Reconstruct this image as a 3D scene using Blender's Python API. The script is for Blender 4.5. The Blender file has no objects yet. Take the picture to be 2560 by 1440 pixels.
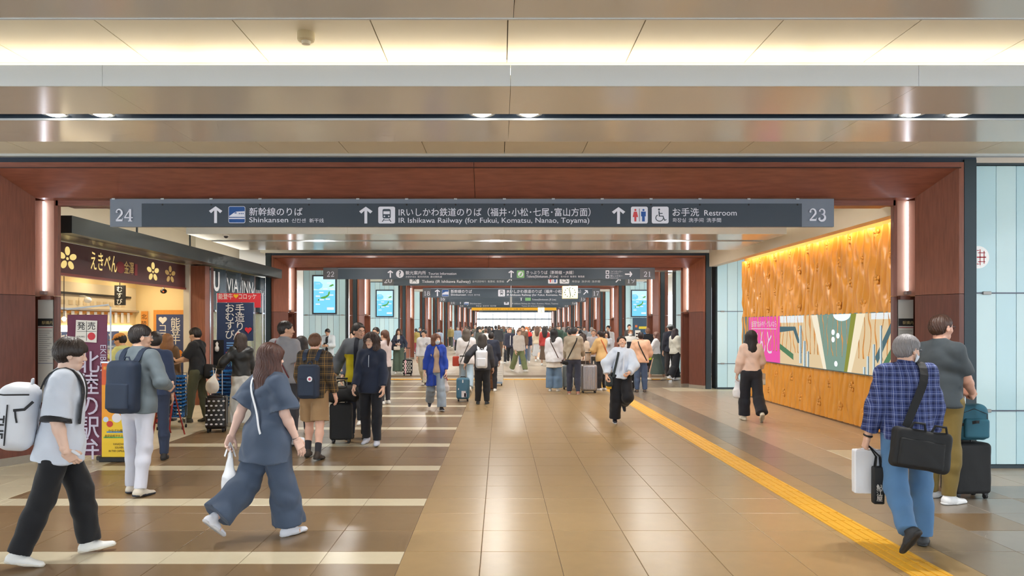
import bpy, bmesh, math, random
import numpy as np
from mathutils import Vector, Matrix, Euler
random.seed(7)
PI = math.pi
scene = bpy.context.scene
C = scene.collection

# ---------------------------------------------------------------- camera, world, exposure
F, CX, CY, H = 1866.0, 1250.0, 815.0, 1.77
cam_d = bpy.data.cameras.new('camera'); cam = bpy.data.objects.new('camera', cam_d); C.objects.link(cam)
cam.location = (0, 0, H); cam.rotation_euler = (PI / 2, 0, 0)
cam_d.sensor_width = 36.0; cam_d.lens = F / 2560 * 36.0
cam_d.shift_x = (1280 - CX) / 2560; cam_d.shift_y = (CY - 720) / 2560
cam_d.clip_start = 0.05; cam_d.clip_end = 400
scene.camera = cam
world = bpy.data.worlds.new('World'); scene.world = world; world.use_nodes = True
bg = world.node_tree.nodes['Background']
bg.inputs['Color'].default_value = (0.86, 0.94, 1.0, 1); bg.inputs['Strength'].default_value = 3.2
vs = scene.view_settings
vs.view_transform = 'Standard'; vs.look = 'None'; vs.gamma = 1.0; vs.use_curve_mapping = False
vs.exposure = -0.05
scene.cycles.use_denoising = True
scene.cycles.max_bounces = 4; scene.cycles.diffuse_bounces = 3; scene.cycles.glossy_bounces = 2; scene.cycles.adaptive_threshold = 0.12; scene.cycles.adaptive_min_samples = 8
scene.cycles.transparent_max_bounces = 5; scene.cycles.sample_clamp_indirect = 6.0

# ---------------------------------------------------------------- helpers
def lin(c):
    return tuple(((v / 255) / 12.92 if v / 255 <= 0.04045 else (((v / 255) + 0.055) / 1.055) ** 2.4) for v in c)
MATS = {}
def M(name, rgb=None, rough=0.6, metal=0.0, emit=0.0, spec=0.5, noise=0.0, nscale=20.0, stretch=(1, 1, 1), bump=0.0, coat=0.0, alpha=1.0, trans=0.0, rand=0.0, sheen=0.0):
    """cached procedural material; rgb is sRGB 0-255"""
    if name in MATS: return MATS[name]
    m = bpy.data.materials.new(name); m.use_nodes = True
    nt = m.node_tree; b = nt.nodes['Principled BSDF']
    col = (*lin(rgb), 1)
    b.inputs['Base Color'].default_value = col
    b.inputs['Roughness'].default_value = rough; b.inputs['Metallic'].default_value = metal
    b.inputs['Specular IOR Level'].default_value = spec
    if coat: b.inputs['Coat Weight'].default_value = coat; b.inputs['Coat Roughness'].default_value = 0.12
    if sheen: b.inputs['Sheen Weight'].default_value = sheen
    if trans: b.inputs['Transmission Weight'].default_value = trans
    if alpha < 1: b.inputs['Alpha'].default_value = alpha
    if emit:
        b.inputs['Emission Color'].default_value = col; b.inputs['Emission Strength'].default_value = emit
    if noise or bump:
        tc = nt.nodes.new('ShaderNodeTexCoord'); mp = nt.nodes.new('ShaderNodeMapping'); nz = nt.nodes.new('ShaderNodeTexNoise')
        mp.inputs['Scale'].default_value = stretch; nz.inputs['Scale'].default_value = nscale; nz.inputs['Detail'].default_value = 5
        nt.links.new(tc.outputs['Object'], mp.inputs['Vector']); nt.links.new(mp.outputs['Vector'], nz.inputs['Vector'])
        if noise:
            mx = nt.nodes.new('ShaderNodeMix'); mx.data_type = 'RGBA'
            mx.inputs['A'].default_value = (*[v * (1 - noise) for v in col[:3]], 1)
            mx.inputs['B'].default_value = (*[min(1, v * (1 + noise)) for v in col[:3]], 1)
            nt.links.new(nz.outputs['Fac'], mx.inputs['Factor']); last = mx.outputs['Result']
            if rand:
                oi = nt.nodes.new('ShaderNodeObjectInfo'); hs = nt.nodes.new('ShaderNodeHueSaturation'); mr = nt.nodes.new('ShaderNodeMapRange')
                mr.inputs['To Min'].default_value = 1 - rand; mr.inputs['To Max'].default_value = 1 + rand
                nt.links.new(oi.outputs['Random'], mr.inputs['Value']); nt.links.new(mr.outputs['Result'], hs.inputs['Value'])
                nt.links.new(last, hs.inputs['Color']); last = hs.outputs['Color']
            nt.links.new(last, b.inputs['Base Color'])
        if bump:
            bp = nt.nodes.new('ShaderNodeBump'); bp.inputs['Strength'].default_value = bump; bp.inputs['Distance'].default_value = 0.01
            nt.links.new(nz.outputs['Fac'], bp.inputs['Height']); nt.links.new(bp.outputs['Normal'], b.inputs['Normal'])
    MATS[name] = m; return m
def E(name, rgb, strength):
    if name in MATS: return MATS[name]
    m = bpy.data.materials.new(name); m.use_nodes = True; nt = m.node_tree
    for n in list(nt.nodes): nt.nodes.remove(n)
    o = nt.nodes.new('ShaderNodeOutputMaterial'); e = nt.nodes.new('ShaderNodeEmission')
    e.inputs['Color'].default_value = (*lin(rgb), 1); e.inputs['Strength'].default_value = strength
    nt.links.new(e.outputs[0], o.inputs[0]); MATS[name] = m; return m

class MB:
    """collects shapes into one mesh"""
    def __init__(s): s.v = []; s.f = []; s.m = []; s.mi = 0
    def add(s, vs_, fs):
        o = len(s.v); s.v += [tuple(v) for v in vs_]; s.f += [tuple(i + o for i in f) for f in fs]; s.m += [s.mi] * len(fs); return s
    def box(s, x0, x1, y0, y1, z0, z1, ch=0.0):
        if x0 > x1: x0, x1 = x1, x0
        if ch <= 0:
            v = [(x0,y0,z0),(x1,y0,z0),(x1,y1,z0),(x0,y1,z0),(x0,y0,z1),(x1,y0,z1),(x1,y1,z1),(x0,y1,z1)]
            return s.add(v, [(0,3,2,1),(4,5,6,7),(0,1,5,4),(1,2,6,5),(2,3,7,6),(3,0,4,7)])
        c = min(ch, (x1-x0)/2.01, (y1-y0)/2.01, (z1-z0)/2.01)
        bm = bmesh.new(); bmesh.ops.create_cube(bm, size=1)
        for w in bm.verts: w.co = ((x0+x1)/2 + w.co.x*(x1-x0), (y0+y1)/2 + w.co.y*(y1-y0), (z0+z1)/2 + w.co.z*(z1-z0))
        bmesh.ops.bevel(bm, geom=bm.edges[:], offset=c, segments=2, affect='EDGES', profile=0.5)
        return s.bm(bm)
    def bm(s, bm):
        bm.verts.index_update()
        s.add([w.co[:] for w in bm.verts], [[w.index for w in f.verts] for f in bm.faces]); bm.free(); return s
    def prism(s, poly, z0, z1, axis='z'):
        n = len(poly)
        def p(a, b, c): return {'z': (a, b, c), 'y': (a, c, b), 'x': (c, a, b)}[axis]
        v = [p(a, b, z0) for a, b in poly] + [p(a, b, z1) for a, b in poly]
        area = sum(poly[i][0]*poly[(i+1)%n][1]-poly[(i+1)%n][0]*poly[i][1] for i in range(n))
        fs = [tuple(range(n))[::-1], tuple(range(n, 2*n))] + [(i, (i+1) % n, n+(i+1) % n, n+i) for i in range(n)]
        flip = (area < 0) != (axis == 'y')
        if flip: fs = [f[::-1] for f in fs]
        return s.add(v, fs)
    def quad(s, a, b, c, d): return s.add([a, b, c, d], [(0, 1, 2, 3)])
    def tube(s, pts, r, n=8, cap=True):
        pts = [Vector(p) for p in pts]; k = len(pts)
        rs = r if isinstance(r, (list, tuple)) else [r]*k
        up = None; rings = []
        for i, p in enumerate(pts):
            t = (pts[min(i+1, k-1)] - pts[max(i-1, 0)]).normalized()
            if up is None:
                up = Vector((0, 0, 1)) if abs(t.z) < 0.9 else Vector((1, 0, 0))
            a = t.cross(up).normalized(); up = a.cross(t).normalized()
            rings.append([p + (a*math.cos(2*PI*j/n) + up*math.sin(2*PI*j/n))*rs[i] for j in range(n)])
        v = [q for rg in rings for q in rg]
        fs = [(i*n+j, i*n+(j+1) % n, (i+1)*n+(j+1) % n, (i+1)*n+j) for i in range(k-1) for j in range(n)]
        if cap: fs += [tuple(range(n))[::-1], tuple(range((k-1)*n, k*n))]
        return s.add(v, fs)
    def strap(s, pts, nrm, w, t=0.004):
        """flat band along pts; nrm: list of outward normals"""
        pts = [Vector(p) for p in pts]; k = len(pts); v = []
        for i, p in enumerate(pts):
            tg = (pts[min(i+1, k-1)] - pts[max(i-1, 0)]).normalized(); nn = Vector(nrm[i]).normalized()
            sd = tg.cross(nn).normalized(); nn = sd.cross(tg).normalized()
            for a, b in ((-1, 0), (1, 0), (1, 1), (-1, 1)): v.append(p + sd*a*w/2 + nn*b*t)
        fs = [(i*4+j, i*4+(j+1) % 4, (i+1)*4+(j+1) % 4, (i+1)*4+j) for i in range(k-1) for j in range(4)]
        fs += [(3, 2, 1, 0), tuple(range((k-1)*4, k*4))]
        return s.add(v, fs)
    def lathe(s, prof, c=(0, 0, 0), n=16, axis='z'):
        v = []; k = len(prof)
        for r, z in prof:
            for j in range(n):
                a = 2*PI*j/n; p = (r*math.cos(a), r*math.sin(a), z)
                if axis == 'x': p = (p[2], p[0], p[1])
                elif axis == 'y': p = (p[1], p[2], p[0])
                v.append((c[0]+p[0], c[1]+p[1], c[2]+p[2]))
        fs = [(i*n+j, i*n+(j+1) % n, (i+1)*n+(j+1) % n, (i+1)*n+j) for i in range(k-1) for j in range(n)]
        fs += [tuple(range(n))[::-1], tuple(range((k-1)*n, k*n))]
        return s.add(v, fs)
    def ball(s, c, r, n=10, m=7):
        rx, ry, rz = (r, r, r) if not isinstance(r, (tuple, list)) else r
        v = [(c[0], c[1], c[2]-rz)]; 
        for i in range(1, m):
            t = PI*i/m
            for j in range(n): v.append((c[0]+rx*math.sin(t)*math.cos(2*PI*j/n), c[1]+ry*math.sin(t)*math.sin(2*PI*j/n), c[2]-rz*math.cos(t)))
        v.append((c[0], c[1], c[2]+rz)); L = len(v)-1
        fs = [(0, 1+(j+1) % n, 1+j) for j in range(n)]
        for i in range(m-2):
            for j in range(n): a = 1+i*n; fs.append((a+j, a+(j+1) % n, a+n+(j+1) % n, a+n+j))
        a = 1+(m-2)*n; fs += [(a+j, a+(j+1) % n, L) for j in range(n)]
        return s.add(v, fs)
    def mesh(s, name, mats=None, smooth=False):
        me = bpy.data.meshes.new(name); me.from_pydata(s.v, [], s.f)
        if mats:
            for m in (mats if isinstance(mats, (list, tuple)) else [mats]): me.materials.append(m)
        if any(s.m): me.polygons.foreach_set('material_index', s.m)
        if smooth: me.polygons.foreach_set('use_smooth', [True]*len(s.f))
        me.update(); return me
    def build(s, name, mats, parent=None, smooth=False, **tags):
        return obj(name, s.mesh(name, mats, smooth), parent, **tags)
def obj(name, me, parent=None, loc=None, rot=None, **tags):
    o = bpy.data.objects.new(name, me); C.objects.link(o)
    if parent is not None: o.parent = parent
    if loc is not None: o.location = loc
    if rot is not None: o.rotation_euler = rot
    for k, v in tags.items():
        if v is not None: o[k] = v
    return o
def thing(name, label, category, loc=(0, 0, 0), rz=0.0, group=None):
    return obj(name, None, None, loc, (0, 0, rz), label=label, category=category, group=group)
def tag(o, label, category, group=None):
    o['label'] = label; o['category'] = category
    if group: o['group'] = group
    return o
def px(x, y, Y):
    return Vector(((x-CX)*Y/F, Y, H+(CY-y)*Y/F))
def fl(x, y):
    """floor point seen at pixel (x, y)"""
    Y = F*H/(y-CY); return Vector(((x-CX)*Y/F, Y, 0))
def dup(o, parent=None):
    c = o.copy(); C.objects.link(c); c.parent = parent
    for ch in o.children: dup(ch, c)
    return c
TMP = bpy.data.scenes.new('text_scratch')
def text_mesh(s, size, mat, bold=0.0, width=None, extr=0.0015):
    cu = bpy.data.curves.new('lettering', 'FONT'); cu.body = s; cu.size = 1.0; cu.align_x = 'LEFT'; cu.resolution_u = 3
    cu.offset = bold
    o = bpy.data.objects.new('t', cu); TMP.collection.objects.link(o)
    vl = TMP.view_layers[0]; vl.update(); dg = vl.depsgraph; me = bpy.data.meshes.new_from_object(o.evaluated_get(dg))
    bpy.data.objects.remove(o); bpy.data.curves.remove(cu)
    n = len(me.vertices); co = np.empty(n*3); me.vertices.foreach_get('co', co); co = co.reshape(-1, 3)
    if n:
        mn, mx = co.min(0), co.max(0); co[:, 0] -= mn[0]; 
        k = size; co *= k
        if width: co[:, 0] *= width/max(1e-6, (mx[0]-mn[0])*k)
        me.vertices.foreach_set('co', co.ravel()); me.update()
    me.materials.clear(); me.materials.append(mat); me.name = 'lettering'
    return me
def text(parent, s, loc, size, mat, rot=(PI/2, 0, 0), bold=0.0, width=None, center=False, name='lettering'):
    """flat lettering; loc = left end of the baseline; default faces -Y (towards the camera)"""
    me = text_mesh(s, size, mat, bold, width)
    o = obj(name, me, parent); o.rotation_euler = rot
    loc = Vector(loc)
    if center and len(me.vertices):
        xs = [v.co.x for v in me.vertices]; w = max(xs)+min(xs)
        loc = loc - Euler(rot).to_matrix() @ Vector((w/2, 0, 0))
    o.location = loc; return o
# ---------------------------------------------------------------- materials of the place
def wood_mat(name, rgb, horiz):
    m = M(name, rgb, rough=0.42, noise=0.42, nscale=3.0, stretch=(1.2, 1.2, 14) if horiz else (14, 14, 1.2), coat=0.12)
    return m
WOODH = wood_mat('wood_header', (146, 86, 68), True)
WOODV = wood_mat('wood_post', (140, 82, 60), False)
WOODL = wood_mat('wood_lower', (108, 60, 46), False)
STEEL = M('dark_steel', (52, 66, 74), 0.45, 0.2)
SLOT = M('slot_blue', (44, 60, 80), 0.5)
CREAM = M('cream_panel', (226, 216, 198), 0.5, noise=0.03, nscale=2)
GLOSSY = M('soffit_gloss', (228, 222, 212), 0.17, 0.0, spec=0.5, coat=0.25)
EDGEW = M('edge_white', (226, 232, 236), 0.4)
COVE = M('cove_panel', (240, 230, 208), 0.55, noise=0.03, nscale=3)
SILVER = M('brushed_silver', (196, 200, 204), 0.3, 0.8)
CHROME = M('chrome', (215, 220, 225), 0.12, 1.0)
BLACKM = M('black_matte', (22, 22, 24), 0.55)
WHITEM = M('white_matte', (236, 236, 234), 0.55)
STONE = M('grey_stone', (148, 140, 128), 0.55, noise=0.08, nscale=30)
GLASSP = M('lit_glass', (190, 216, 220), 0.12, emit=0.2, coat=0.3)
GLASSD = M('lit_glass_blue', (180, 212, 220), 0.12, emit=0.18, coat=0.3)
LEDW = E('led_tube', (232, 240, 255), 7.0)
COVEL = E('cove_lamp', (255, 250, 236), 14.0); COVEN = E('cove_lamp_near', (255, 246, 226), 9.0)
WARML = E('warm_strip', (255, 224, 165), 42.0)
DOWNL = E('downlight_lens', (255, 244, 225), 22.0)
PINKW = M('pale_wood_recess', (206, 158, 134), 0.5, noise=0.08, nscale=4, stretch=(10, 10, 1))

# ---------------------------------------------------------------- floor
TJY, TJX = 5.856, -0.147
FB = M('tile_brown', (162, 136, 96), 0.29, noise=0.10, nscale=7, rand=0.035)
FD = M('tile_dark_brown', (130, 107, 78), 0.29, noise=0.10, nscale=7, rand=0.03)
FLT = M('tile_cream', (206, 195, 168), 0.29, noise=0.06, nscale=9, rand=0.02)
FG = M('tile_greige', (134, 121, 104), 0.29, noise=0.08, nscale=7, rand=0.03)
FP = M('tile_rose_beige', (172, 152, 128), 0.29, noise=0.07, nscale=7, rand=0.03)
FS = M('tile_slate', (134, 124, 112), 0.29, noise=0.10, nscale=7, rand=0.05)
FGY = M('tile_grey', (178, 168, 154), 0.29, noise=0.06, nscale=7, rand=0.03)
GROUT = M('grout', (104, 84, 62), 0.7)
floor = MB().box(-14, 14, -9, 27, -0.12, -0.004).build('floor', GROUT, kind='structure')
def zone(x, y, stripe):
    if y > 24.9: return FGY
    if x < -5.05: return FLT
    if x < -0.747: return FLT if stripe else FD
    if x < 3.2: return FB
    if x < 4.1: return FG
    if y < 8.2: return FS if (int(x*1.67)+int(y*1.67)) % 3 else FD
    if abs(y-10.1) < 0.4 or abs(y-20.9) < 0.7: return FLT if x > 4.7 else FP
    return FP if y < 20 else FG
cells = []
k = -8
while True:
    base = TJY + 1.8*k
    if base > 27: break
    rows = [(base-0.3, base, True), (base-0.6, base-0.3, False), (base-1.2, base-0.6, False), (base-1.8, base-1.2, False)]
    for (y0, y1, st) in rows:
        if y1 > 26.9 or y0 < 3.0: continue
        i = -24
        while i < 22:
            x0 = TJX + 0.6*i; x1 = x0+0.6
            cells.append((x0, x1, y0, y1, st)); i += 1
    # middle and right zones use the 0.6 tile across the stripe row
    k += 1
merged = {}
for (x0, x1, y0, y1, st) in cells:
    xc = (x0+x1)/2
    in_left = -5.05 < xc < -0.747
    if not in_left:
        if st: y0 = y0-0.3
        elif abs((y1-y0)-0.3) < 0.01: continue
    # clip the tile at the tile-zone borders
    for (a, b) in ([(x0, -5.05), (-5.05, x1)] if x0 < -5.05 < x1 else [(x0, x1)]):
        if b-a < 0.04: continue
        merged[(round(a, 3), round(b, 3), round(y0, 3), round(y1, 3))] = st
tiles = []
for (a, b, y0, y1), st in merged.items():
    xc, yc = (a+b)/2, (y0+y1)/2
    u0 = CX+F*a/yc if yc > 0.5 else -1; u1 = CX+F*b/yc if yc > 0.5 else -1; v = CY+F*H/y1
    seen = y1 > 4 and u1 > 0 and u0 < 2560 and v < 1440 and abs(xc) < 7.6
    tiles.append((0 if seen else 1, yc, a, b, y0, y1, zone(xc, yc, st)))
tiles.sort(key=lambda t: (t[0], t[1]))
tmesh = {}; rest = {}
G = 0.002
def tile_mb(w, d):
    c = 0.0025; mb = MB(); x, y = w/2-G, d/2-G
    v = [(-x,-y,-0.02),(x,-y,-0.02),(x,y,-0.02),(-x,y,-0.02),(-x,-y,-c),(x,-y,-c),(x,y,-c),(-x,y,-c),(-x+c,-y+c,0),(x-c,-y+c,0),(x-c,y-c,0),(-x+c,y-c,0)]
    return mb.add(v, [(8,9,10,11)]+[(i,(i+1)%4,4+(i+1)%4,4+i) for i in range(4)]+[(4+i,4+(i+1)%4,8+(i+1)%4,8+i) for i in range(4)])
for n, (us, yc, a, b, y0, y1, m) in enumerate(tiles):
    if n < 300:
        key = (round(b-a, 3), round(y1-y0, 3), m.name)
        if key not in tmesh: tmesh[key] = tile_mb(b-a, y1-y0).mesh('floor_tile', m)
        obj('floor_tile', tmesh[key], floor, ((a+b)/2, (y0+y1)/2, 0))
    else:
        mb = rest.setdefault(m.name, MB())
        t = tile_mb(b-a, y1-y0); mb.add([(p[0]+(a+b)/2, p[1]+(y0+y1)/2, p[2]) for p in t.v], t.f)
for nm, mb in rest.items(): mb.build('floor_tiles_far', MATS[nm], floor, kind='stuff')
# far floor: tiles too small to tell apart
def tiled_floor_mat():
    m = M('far_floor', (176, 164, 148), 0.34); nt = m.node_tree; b = nt.nodes['Principled BSDF']
    tc = nt.nodes.new('ShaderNodeTexCoord'); br = nt.nodes.new('ShaderNodeTexBrick')
    br.offset = 0; br.inputs['Scale'].default_value = 1; br.inputs['Brick Width'].default_value = 0.6; br.inputs['Row Height'].default_value = 0.6
    br.inputs['Mortar Size'].default_value = 0.003
    br.inputs['Color1'].default_value = (*lin((182, 170, 154)), 1); br.inputs['Color2'].default_value = (*lin((172, 158, 140)), 1); br.inputs['Mortar'].default_value = (*lin((120, 105, 90)), 1)
    nt.links.new(tc.outputs['Object'], br.inputs['Vector']); nt.links.new(br.outputs['Color'], b.inputs['Base Color']); return m
MB().box(-14, 14, 26.85, 130, -0.12, 0.0).build('floor_paving', tiled_floor_mat(), floor)
# guide strips for the blind
YEL = M('tactile_yellow', (226, 170, 40), 0.5, noise=0.08, nscale=12, rand=0.03)
def tactile_mesh():
    mb = MB().box(-0.148, 0.148, -0.148, 0.148, -0.002, 0.003)
    for i in range(4): mb.box(-0.118+i*0.075, -0.088+i*0.075, -0.14, 0.14, 0.003, 0.008)
    return mb.mesh('tactile_tile', YEL)
tm = tactile_mesh()
y = 4.2
while y < 24.6:
    obj('tactile_tile', tm, floor, (3.06, y, 0.002)); y += 0.3
x = -6.0
while x < 7.5:
    obj('tactile_tile', tm, floor, (x, 24.75, 0.002), (0, 0, PI/2)); x += 0.3
MB().box(-6.5, 7.5, 25.25, 25.4, -0.01, 0.004).build('threshold_strip', FLT, floor)

# ---------------------------------------------------------------- wooden portal frames with lit glass walls beside them
XC1 = -0.325
FRAMES = [  # front Y, centre X, half inner, header bottom / top, sign numbers
    (9.25, XC1, 5.745, 3.445, 3.80), (20.9, XC1, 5.745, 3.452, 3.745), (28.0, 0.33, 5.5, 3.80, 4.05), (39.0, 0.64, 5.38, 3.80, 4.1),
    (47.5, 0.80, 5.4, 3.8, 4.1), (55.0, 0.95, 5.4, 3.8, 4.1), (63.0, 1.15, 5.4, 3.8, 4.1), (73.5, 1.4, 5.4, 3.8, 4.1), (81.0, 1.55, 5.4, 3.8, 4.1), (91.0, 1.8, 5.4, 3.8, 4.1), (104.0, 2.0, 5.4, 3.8, 4.1)]
FNAMES = ['nearest reddish wooden portal frame around the hall mouth, above the 24 sign', 'second wooden portal frame, framing the 22 sign', 'third wooden portal frame, behind the sign numbered 20', 'fourth wooden portal frame, holding the sign numbered 18',
          'fifth wooden portal frame, holding the sign numbered 16', 'sixth wooden portal frame down the hall', 'seventh wooden portal frame down the hall', 'eighth wooden portal frame, by the yellow banner', 'ninth wooden portal frame, just past the yellow banner', 'tenth wooden portal frame, last but one before the far window', 'last wooden portal frame before the bright far window']
def mir(poly, xc, s): return [(xc+s*a, b) for a, b in poly]
PLINTH = STONE
for fi, (Yf, xc, hi, zb, zt) in enumerate(FRAMES):
    near = fi < 2
    t = thing('portal_frame', FNAMES[fi], 'portal frame', (0, 0, 0))
    sp = 0.27 if near else 0.12; dep = 0.5
    ho = hi+sp; hn = hi-0.175
    for s in (-1, 1):
        ow = hi+0.5 if not near else ho+0.22
        poly = [(ho+0.06, Yf), (ho, Yf), (hi, Yf+dep), (hi+0.03, Yf+dep+0.05), (hi+0.2, Yf+dep+0.25), (hn+0.05, Yf+dep+0.25), (hn+0.05, Yf+dep+0.2), (hn, Yf+dep+0.2), (hn, Yf+dep+0.27), (hi+0.1, Yf+dep+0.34), (ow, Yf+1.0), (ow, Yf+0.12), (ho+0.06, Yf+0.12)]
        MB().prism(mir(poly, xc, s), 2.172, zt).build('upper_post_panel', WOODV, t)
        MB().prism(mir(poly, xc, s), 0.10, 2.166).build('lower_post_panel', WOODL if near else WOODV, t)
        MB().prism(mir([(a, b-0.01) if b < Yf+0.01 else (a-0.006, b) for a, b in poly], xc, s), 0.0, 0.10).build('stone_plinth', STONE, t)
        # bright recess with light tube
        x = xc+s*(hi+0.005)
        MB().box(xc+s*(hn+0.055), xc+s*(hi+0.15), Yf+dep+0.22, Yf+dep+0.249, 2.17, zb).build('recess_back', PINKW, t)
        MB().tube([(x, Yf+dep+0.19, 2.24), (x, Yf+dep+0.19, zb-0.02)], 0.015, 8).build('light_tube', LEDW, t, smooth=True)
        MB().box(x-0.03, x+0.03, Yf+dep+0.15, Yf+dep+0.22, 2.19, 2.235).build('tube_socket', SILVER, t)
        # dark steel column beside the wood
        MB().box(xc+s*(ho+0.085), xc+s*(ho+0.235), Yf+0.03, Yf+0.6, 0, zt+0.04).build('steel_column', STEEL, t)
        if not near or True:
            MB().box(xc+s*(hn+0.055), xc+s*(hi+0.01), Yf+dep+0.13, Yf+dep+0.2, 2.12, 2.17).build('recess_sill', WOODL, t)
    # splayed header, in two panels with a joint at the centre
    for (xa, xb) in ((-1, 0), (0, 1)):
        g = 0.003
        def q(u, out): return xc + u*(ho if out else hi)
        l_out, r_out = (q(-1, 1), xc-g) if xa < 0 else (xc+g, q(1, 1))
        l_in, r_in = (q(-1, 0), xc-g) if xa < 0 else (xc+g, q(1, 0))
        zo = zt-0.06
        mb = MB(); v = [(l_out, Yf, zo), (r_out, Yf, zo), (r_in, Yf+dep, zb), (l_in, Yf+dep, zb), (l_out, Yf, zt), (r_out, Yf, zt), (r_in, Yf+1.4, zb), (l_in, Yf+1.4, zb), (r_out, Yf+1.4, zt), (l_out, Yf+1.4, zt)]
        mb.add(v, [(0, 1, 5, 4), (3, 2, 1, 0), (7, 6, 2, 3), (4, 5, 8, 9), (9, 8, 6, 7), (1, 2, 6, 8, 5), (0, 4, 9, 7, 3)])
        mb.build('header_panel', WOODH, t)
    MB().box(xc-ho-0.02, xc+ho+0.02, Yf-0.012, Yf, zt-0.075, zt-0.062).build('header_joint', M('joint_dark', (70, 34, 26), 0.6), t)
    MB().box(xc-hn-0.03, xc+hn+0.03, Yf+dep+0.2, Yf+dep+0.3, zb-0.07, zb).build('inner_header', WOODH, t)
    MB().box(xc-ho-0.25, xc+ho+0.25, Yf+0.06, Yf+0.8, zt, zt+0.075).build('steel_head_rail', SLOT, t)

# lit glass walls
GLAB = {}
def glass_wall(Yg, x0, x1, z1, pane, label, bars=(2.18, 0.715), screen=None, logo=False):
    t = thing('glass_light_wall', label, 'glass wall', (0, 0, 0))
    n = max(1, round((x1-x0)/pane)); w = (x1-x0)/n
    zs = [0.04, bars[1], bars[0], z1]
    MB().box(x0-0.02, x1+0.02, Yg+0.05, Yg+0.5, 0.0, z1+0.03).build('lamp_box', M('lamp_box', (70, 84, 90), 0.6), t)
    for i in range(n):
        for j in range(3):
            MB().box(x0+i*w+0.005, x0+(i+1)*w-0.005, Yg, Yg+0.015, zs[j]+0.008, zs[j+1]-0.008).build('pane', GLASSP if (i+j) % 2 else GLASSD, t)
    for z in bars: MB().box(x0, x1, Yg-0.012, Yg+0.02, z-0.008, z+0.008).build('crossbar', M('bar_slate', (86, 92, 104), 0.4, 0.4), t)
    for z in bars:
        for q in ((x0+w*0.5,) if n < 4 else (x0+w*0.5, x1-w*0.5)):
            MB().box(q-0.05, q+0.05, Yg-0.03, Yg, z-0.02, z+0.02, 0.004).build('clamp', M('clamp_metal', (150, 146, 142), 0.35, 0.6), t)
    MB().box(x0, x1, Yg-0.02, Yg+0.03, 0.0, 0.04).build('bottom_rail', STEEL, t)
    MB().box(x0, x1, Yg-0.01, Yg+0.03, z1, z1+0.03).build('top_rail', STEEL, t)
    return t
gw = glass_wall(9.30, 5.93, 8.95, 3.77, 0.2515, 'tall backlit glass wall at right edge, beside the nearest portal frame')
# round emblem on the glass
c0 = px(2446, 643, 9.29); em = MB(); WRED = M('emblem_white', (240, 240, 240), 0.4, emit=0.25); RED = M('emblem_red', (196, 60, 70), 0.5)
def disc_clip(mb, cx, cz, r, y, xmin, n=32):
    pts = [(max(xmin, cx+r*math.cos(2*PI*i/n)), cz+r*math.sin(2*PI*i/n)) for i in range(n)]
    mb.prism(pts, y-0.001, y, 'y')
disc_clip(em, c0.x, c0.z, 0.14, 9.298, 5.937)
e = em.build('emblem', WRED, gw)
er = MB()
for (a, b, h0, h1) in ((-0.04, 0.10, -0.008, 0.008), (0.0, 0.09, 0.05, 0.06), (0.0, 0.09, -0.06, -0.05), (0.02, 0.03, -0.1, 0.1), (0.07, 0.08, -0.08, 0.08), (-0.03, 0.01, 0.08, 0.09), (-0.03, 0.01, -0.09, -0.08)):
    er.box(max(5.94, c0.x+a), c0.x+b, 9.2955, 9.2965, c0.z+h0, c0.z+h1)
er.build('emblem_lines', RED, e)
glass_wall(20.95, 6.1, 6.95, 3.72, 0.3, 'backlit glass wall past the golden wall, beside the second portal frame')
glass_wall(9.30, -9.6, -6.6, 3.77, 0.25, 'backlit glass wall left of the nearest portal frame')
gl3 = glass_wall(27.9, -7.35, -5.78, 4.0, 0.24, 'backlit glass wall with a map screen behind the man with a phone')
glass_wall(27.9, 6.58, 7.9, 4.0, 0.24, 'backlit glass wall right of the third portal frame')
gl4 = glass_wall(38.9, -6.75, -5.3, 4.05, 0.24, 'backlit glass wall with a map screen left of the fourth portal frame')
gr4 = glass_wall(38.9, 6.55, 8.0, 4.05, 0.24, 'backlit glass wall with a map screen and a blue poster, right of the fourth portal frame')
for i, fi in enumerate(range(4, 11)):
    Yf, xc, hi, zb, zt = FRAMES[fi]
    for s, sd in ((-1, 'left'), (1, 'right')):
        a, b = sorted((xc+s*(hi+0.5), xc+s*(hi+1.5)))
        glass_wall(Yf-0.1, a, b, 4.05, 0.5, 'narrow backlit glass wall %s of the %s portal frame' % (sd, ['fifth', 'sixth', 'seventh', 'eighth', 'ninth', 'tenth', 'last'][i]))

# ---------------------------------------------------------------- ceiling
ceil = MB().box(-14, 14, -4.2, 112.2, 4.32, 4.5).build('ceiling', M('ceiling_upper', (220, 212, 198), 0.7), kind='structure')
ZS, ZC = 3.596, 3.90
def soffit(y0, y1, x0=-7.5, x1=7.5, z=ZS, zt=3.75, joint0=0.08, step=3.1):
    # beam built of box segments with fine joints
    x = joint0
    xs = [x0]; k = -4
    while k < 5:
        q = joint0+k*step
        if x0 < q < x1: xs.append(q)
        k += 1
    xs.append(x1)
    for a, b in zip(xs[:-1], xs[1:]):
        mb = MB().box(a+0.0015, b-0.0015, y0, y1, z, zt); mb.mi = 1
        mb.box(a+0.0015, b-0.0015, y0-0.012, y0, z-0.004, zt+0.002)
        mb.build('beam_panel', [GLOSSY, EDGEW], ceil)
def cove(y0, y1, x0=-7.5, x1=7.5, z=ZC, step=0.96, joint0=0.055):
    xs = [x0]; k = -12
    while k < 12:
        q = joint0+k*step
        if x0 < q < x1: xs.append(q)
        k += 1
    xs.append(x1)
    for a, b in zip(xs[:-1], xs[1:]): MB().box(a+0.004, b-0.004, y0, y1, z, z+0.02).build('cove_panel', COVE, ceil)
    MB().box(x0, x1, y0, y1, z+0.022, z+0.05).build('cove_backing', M('cove_back', (120, 104, 84), 0.7), ceil)
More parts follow.
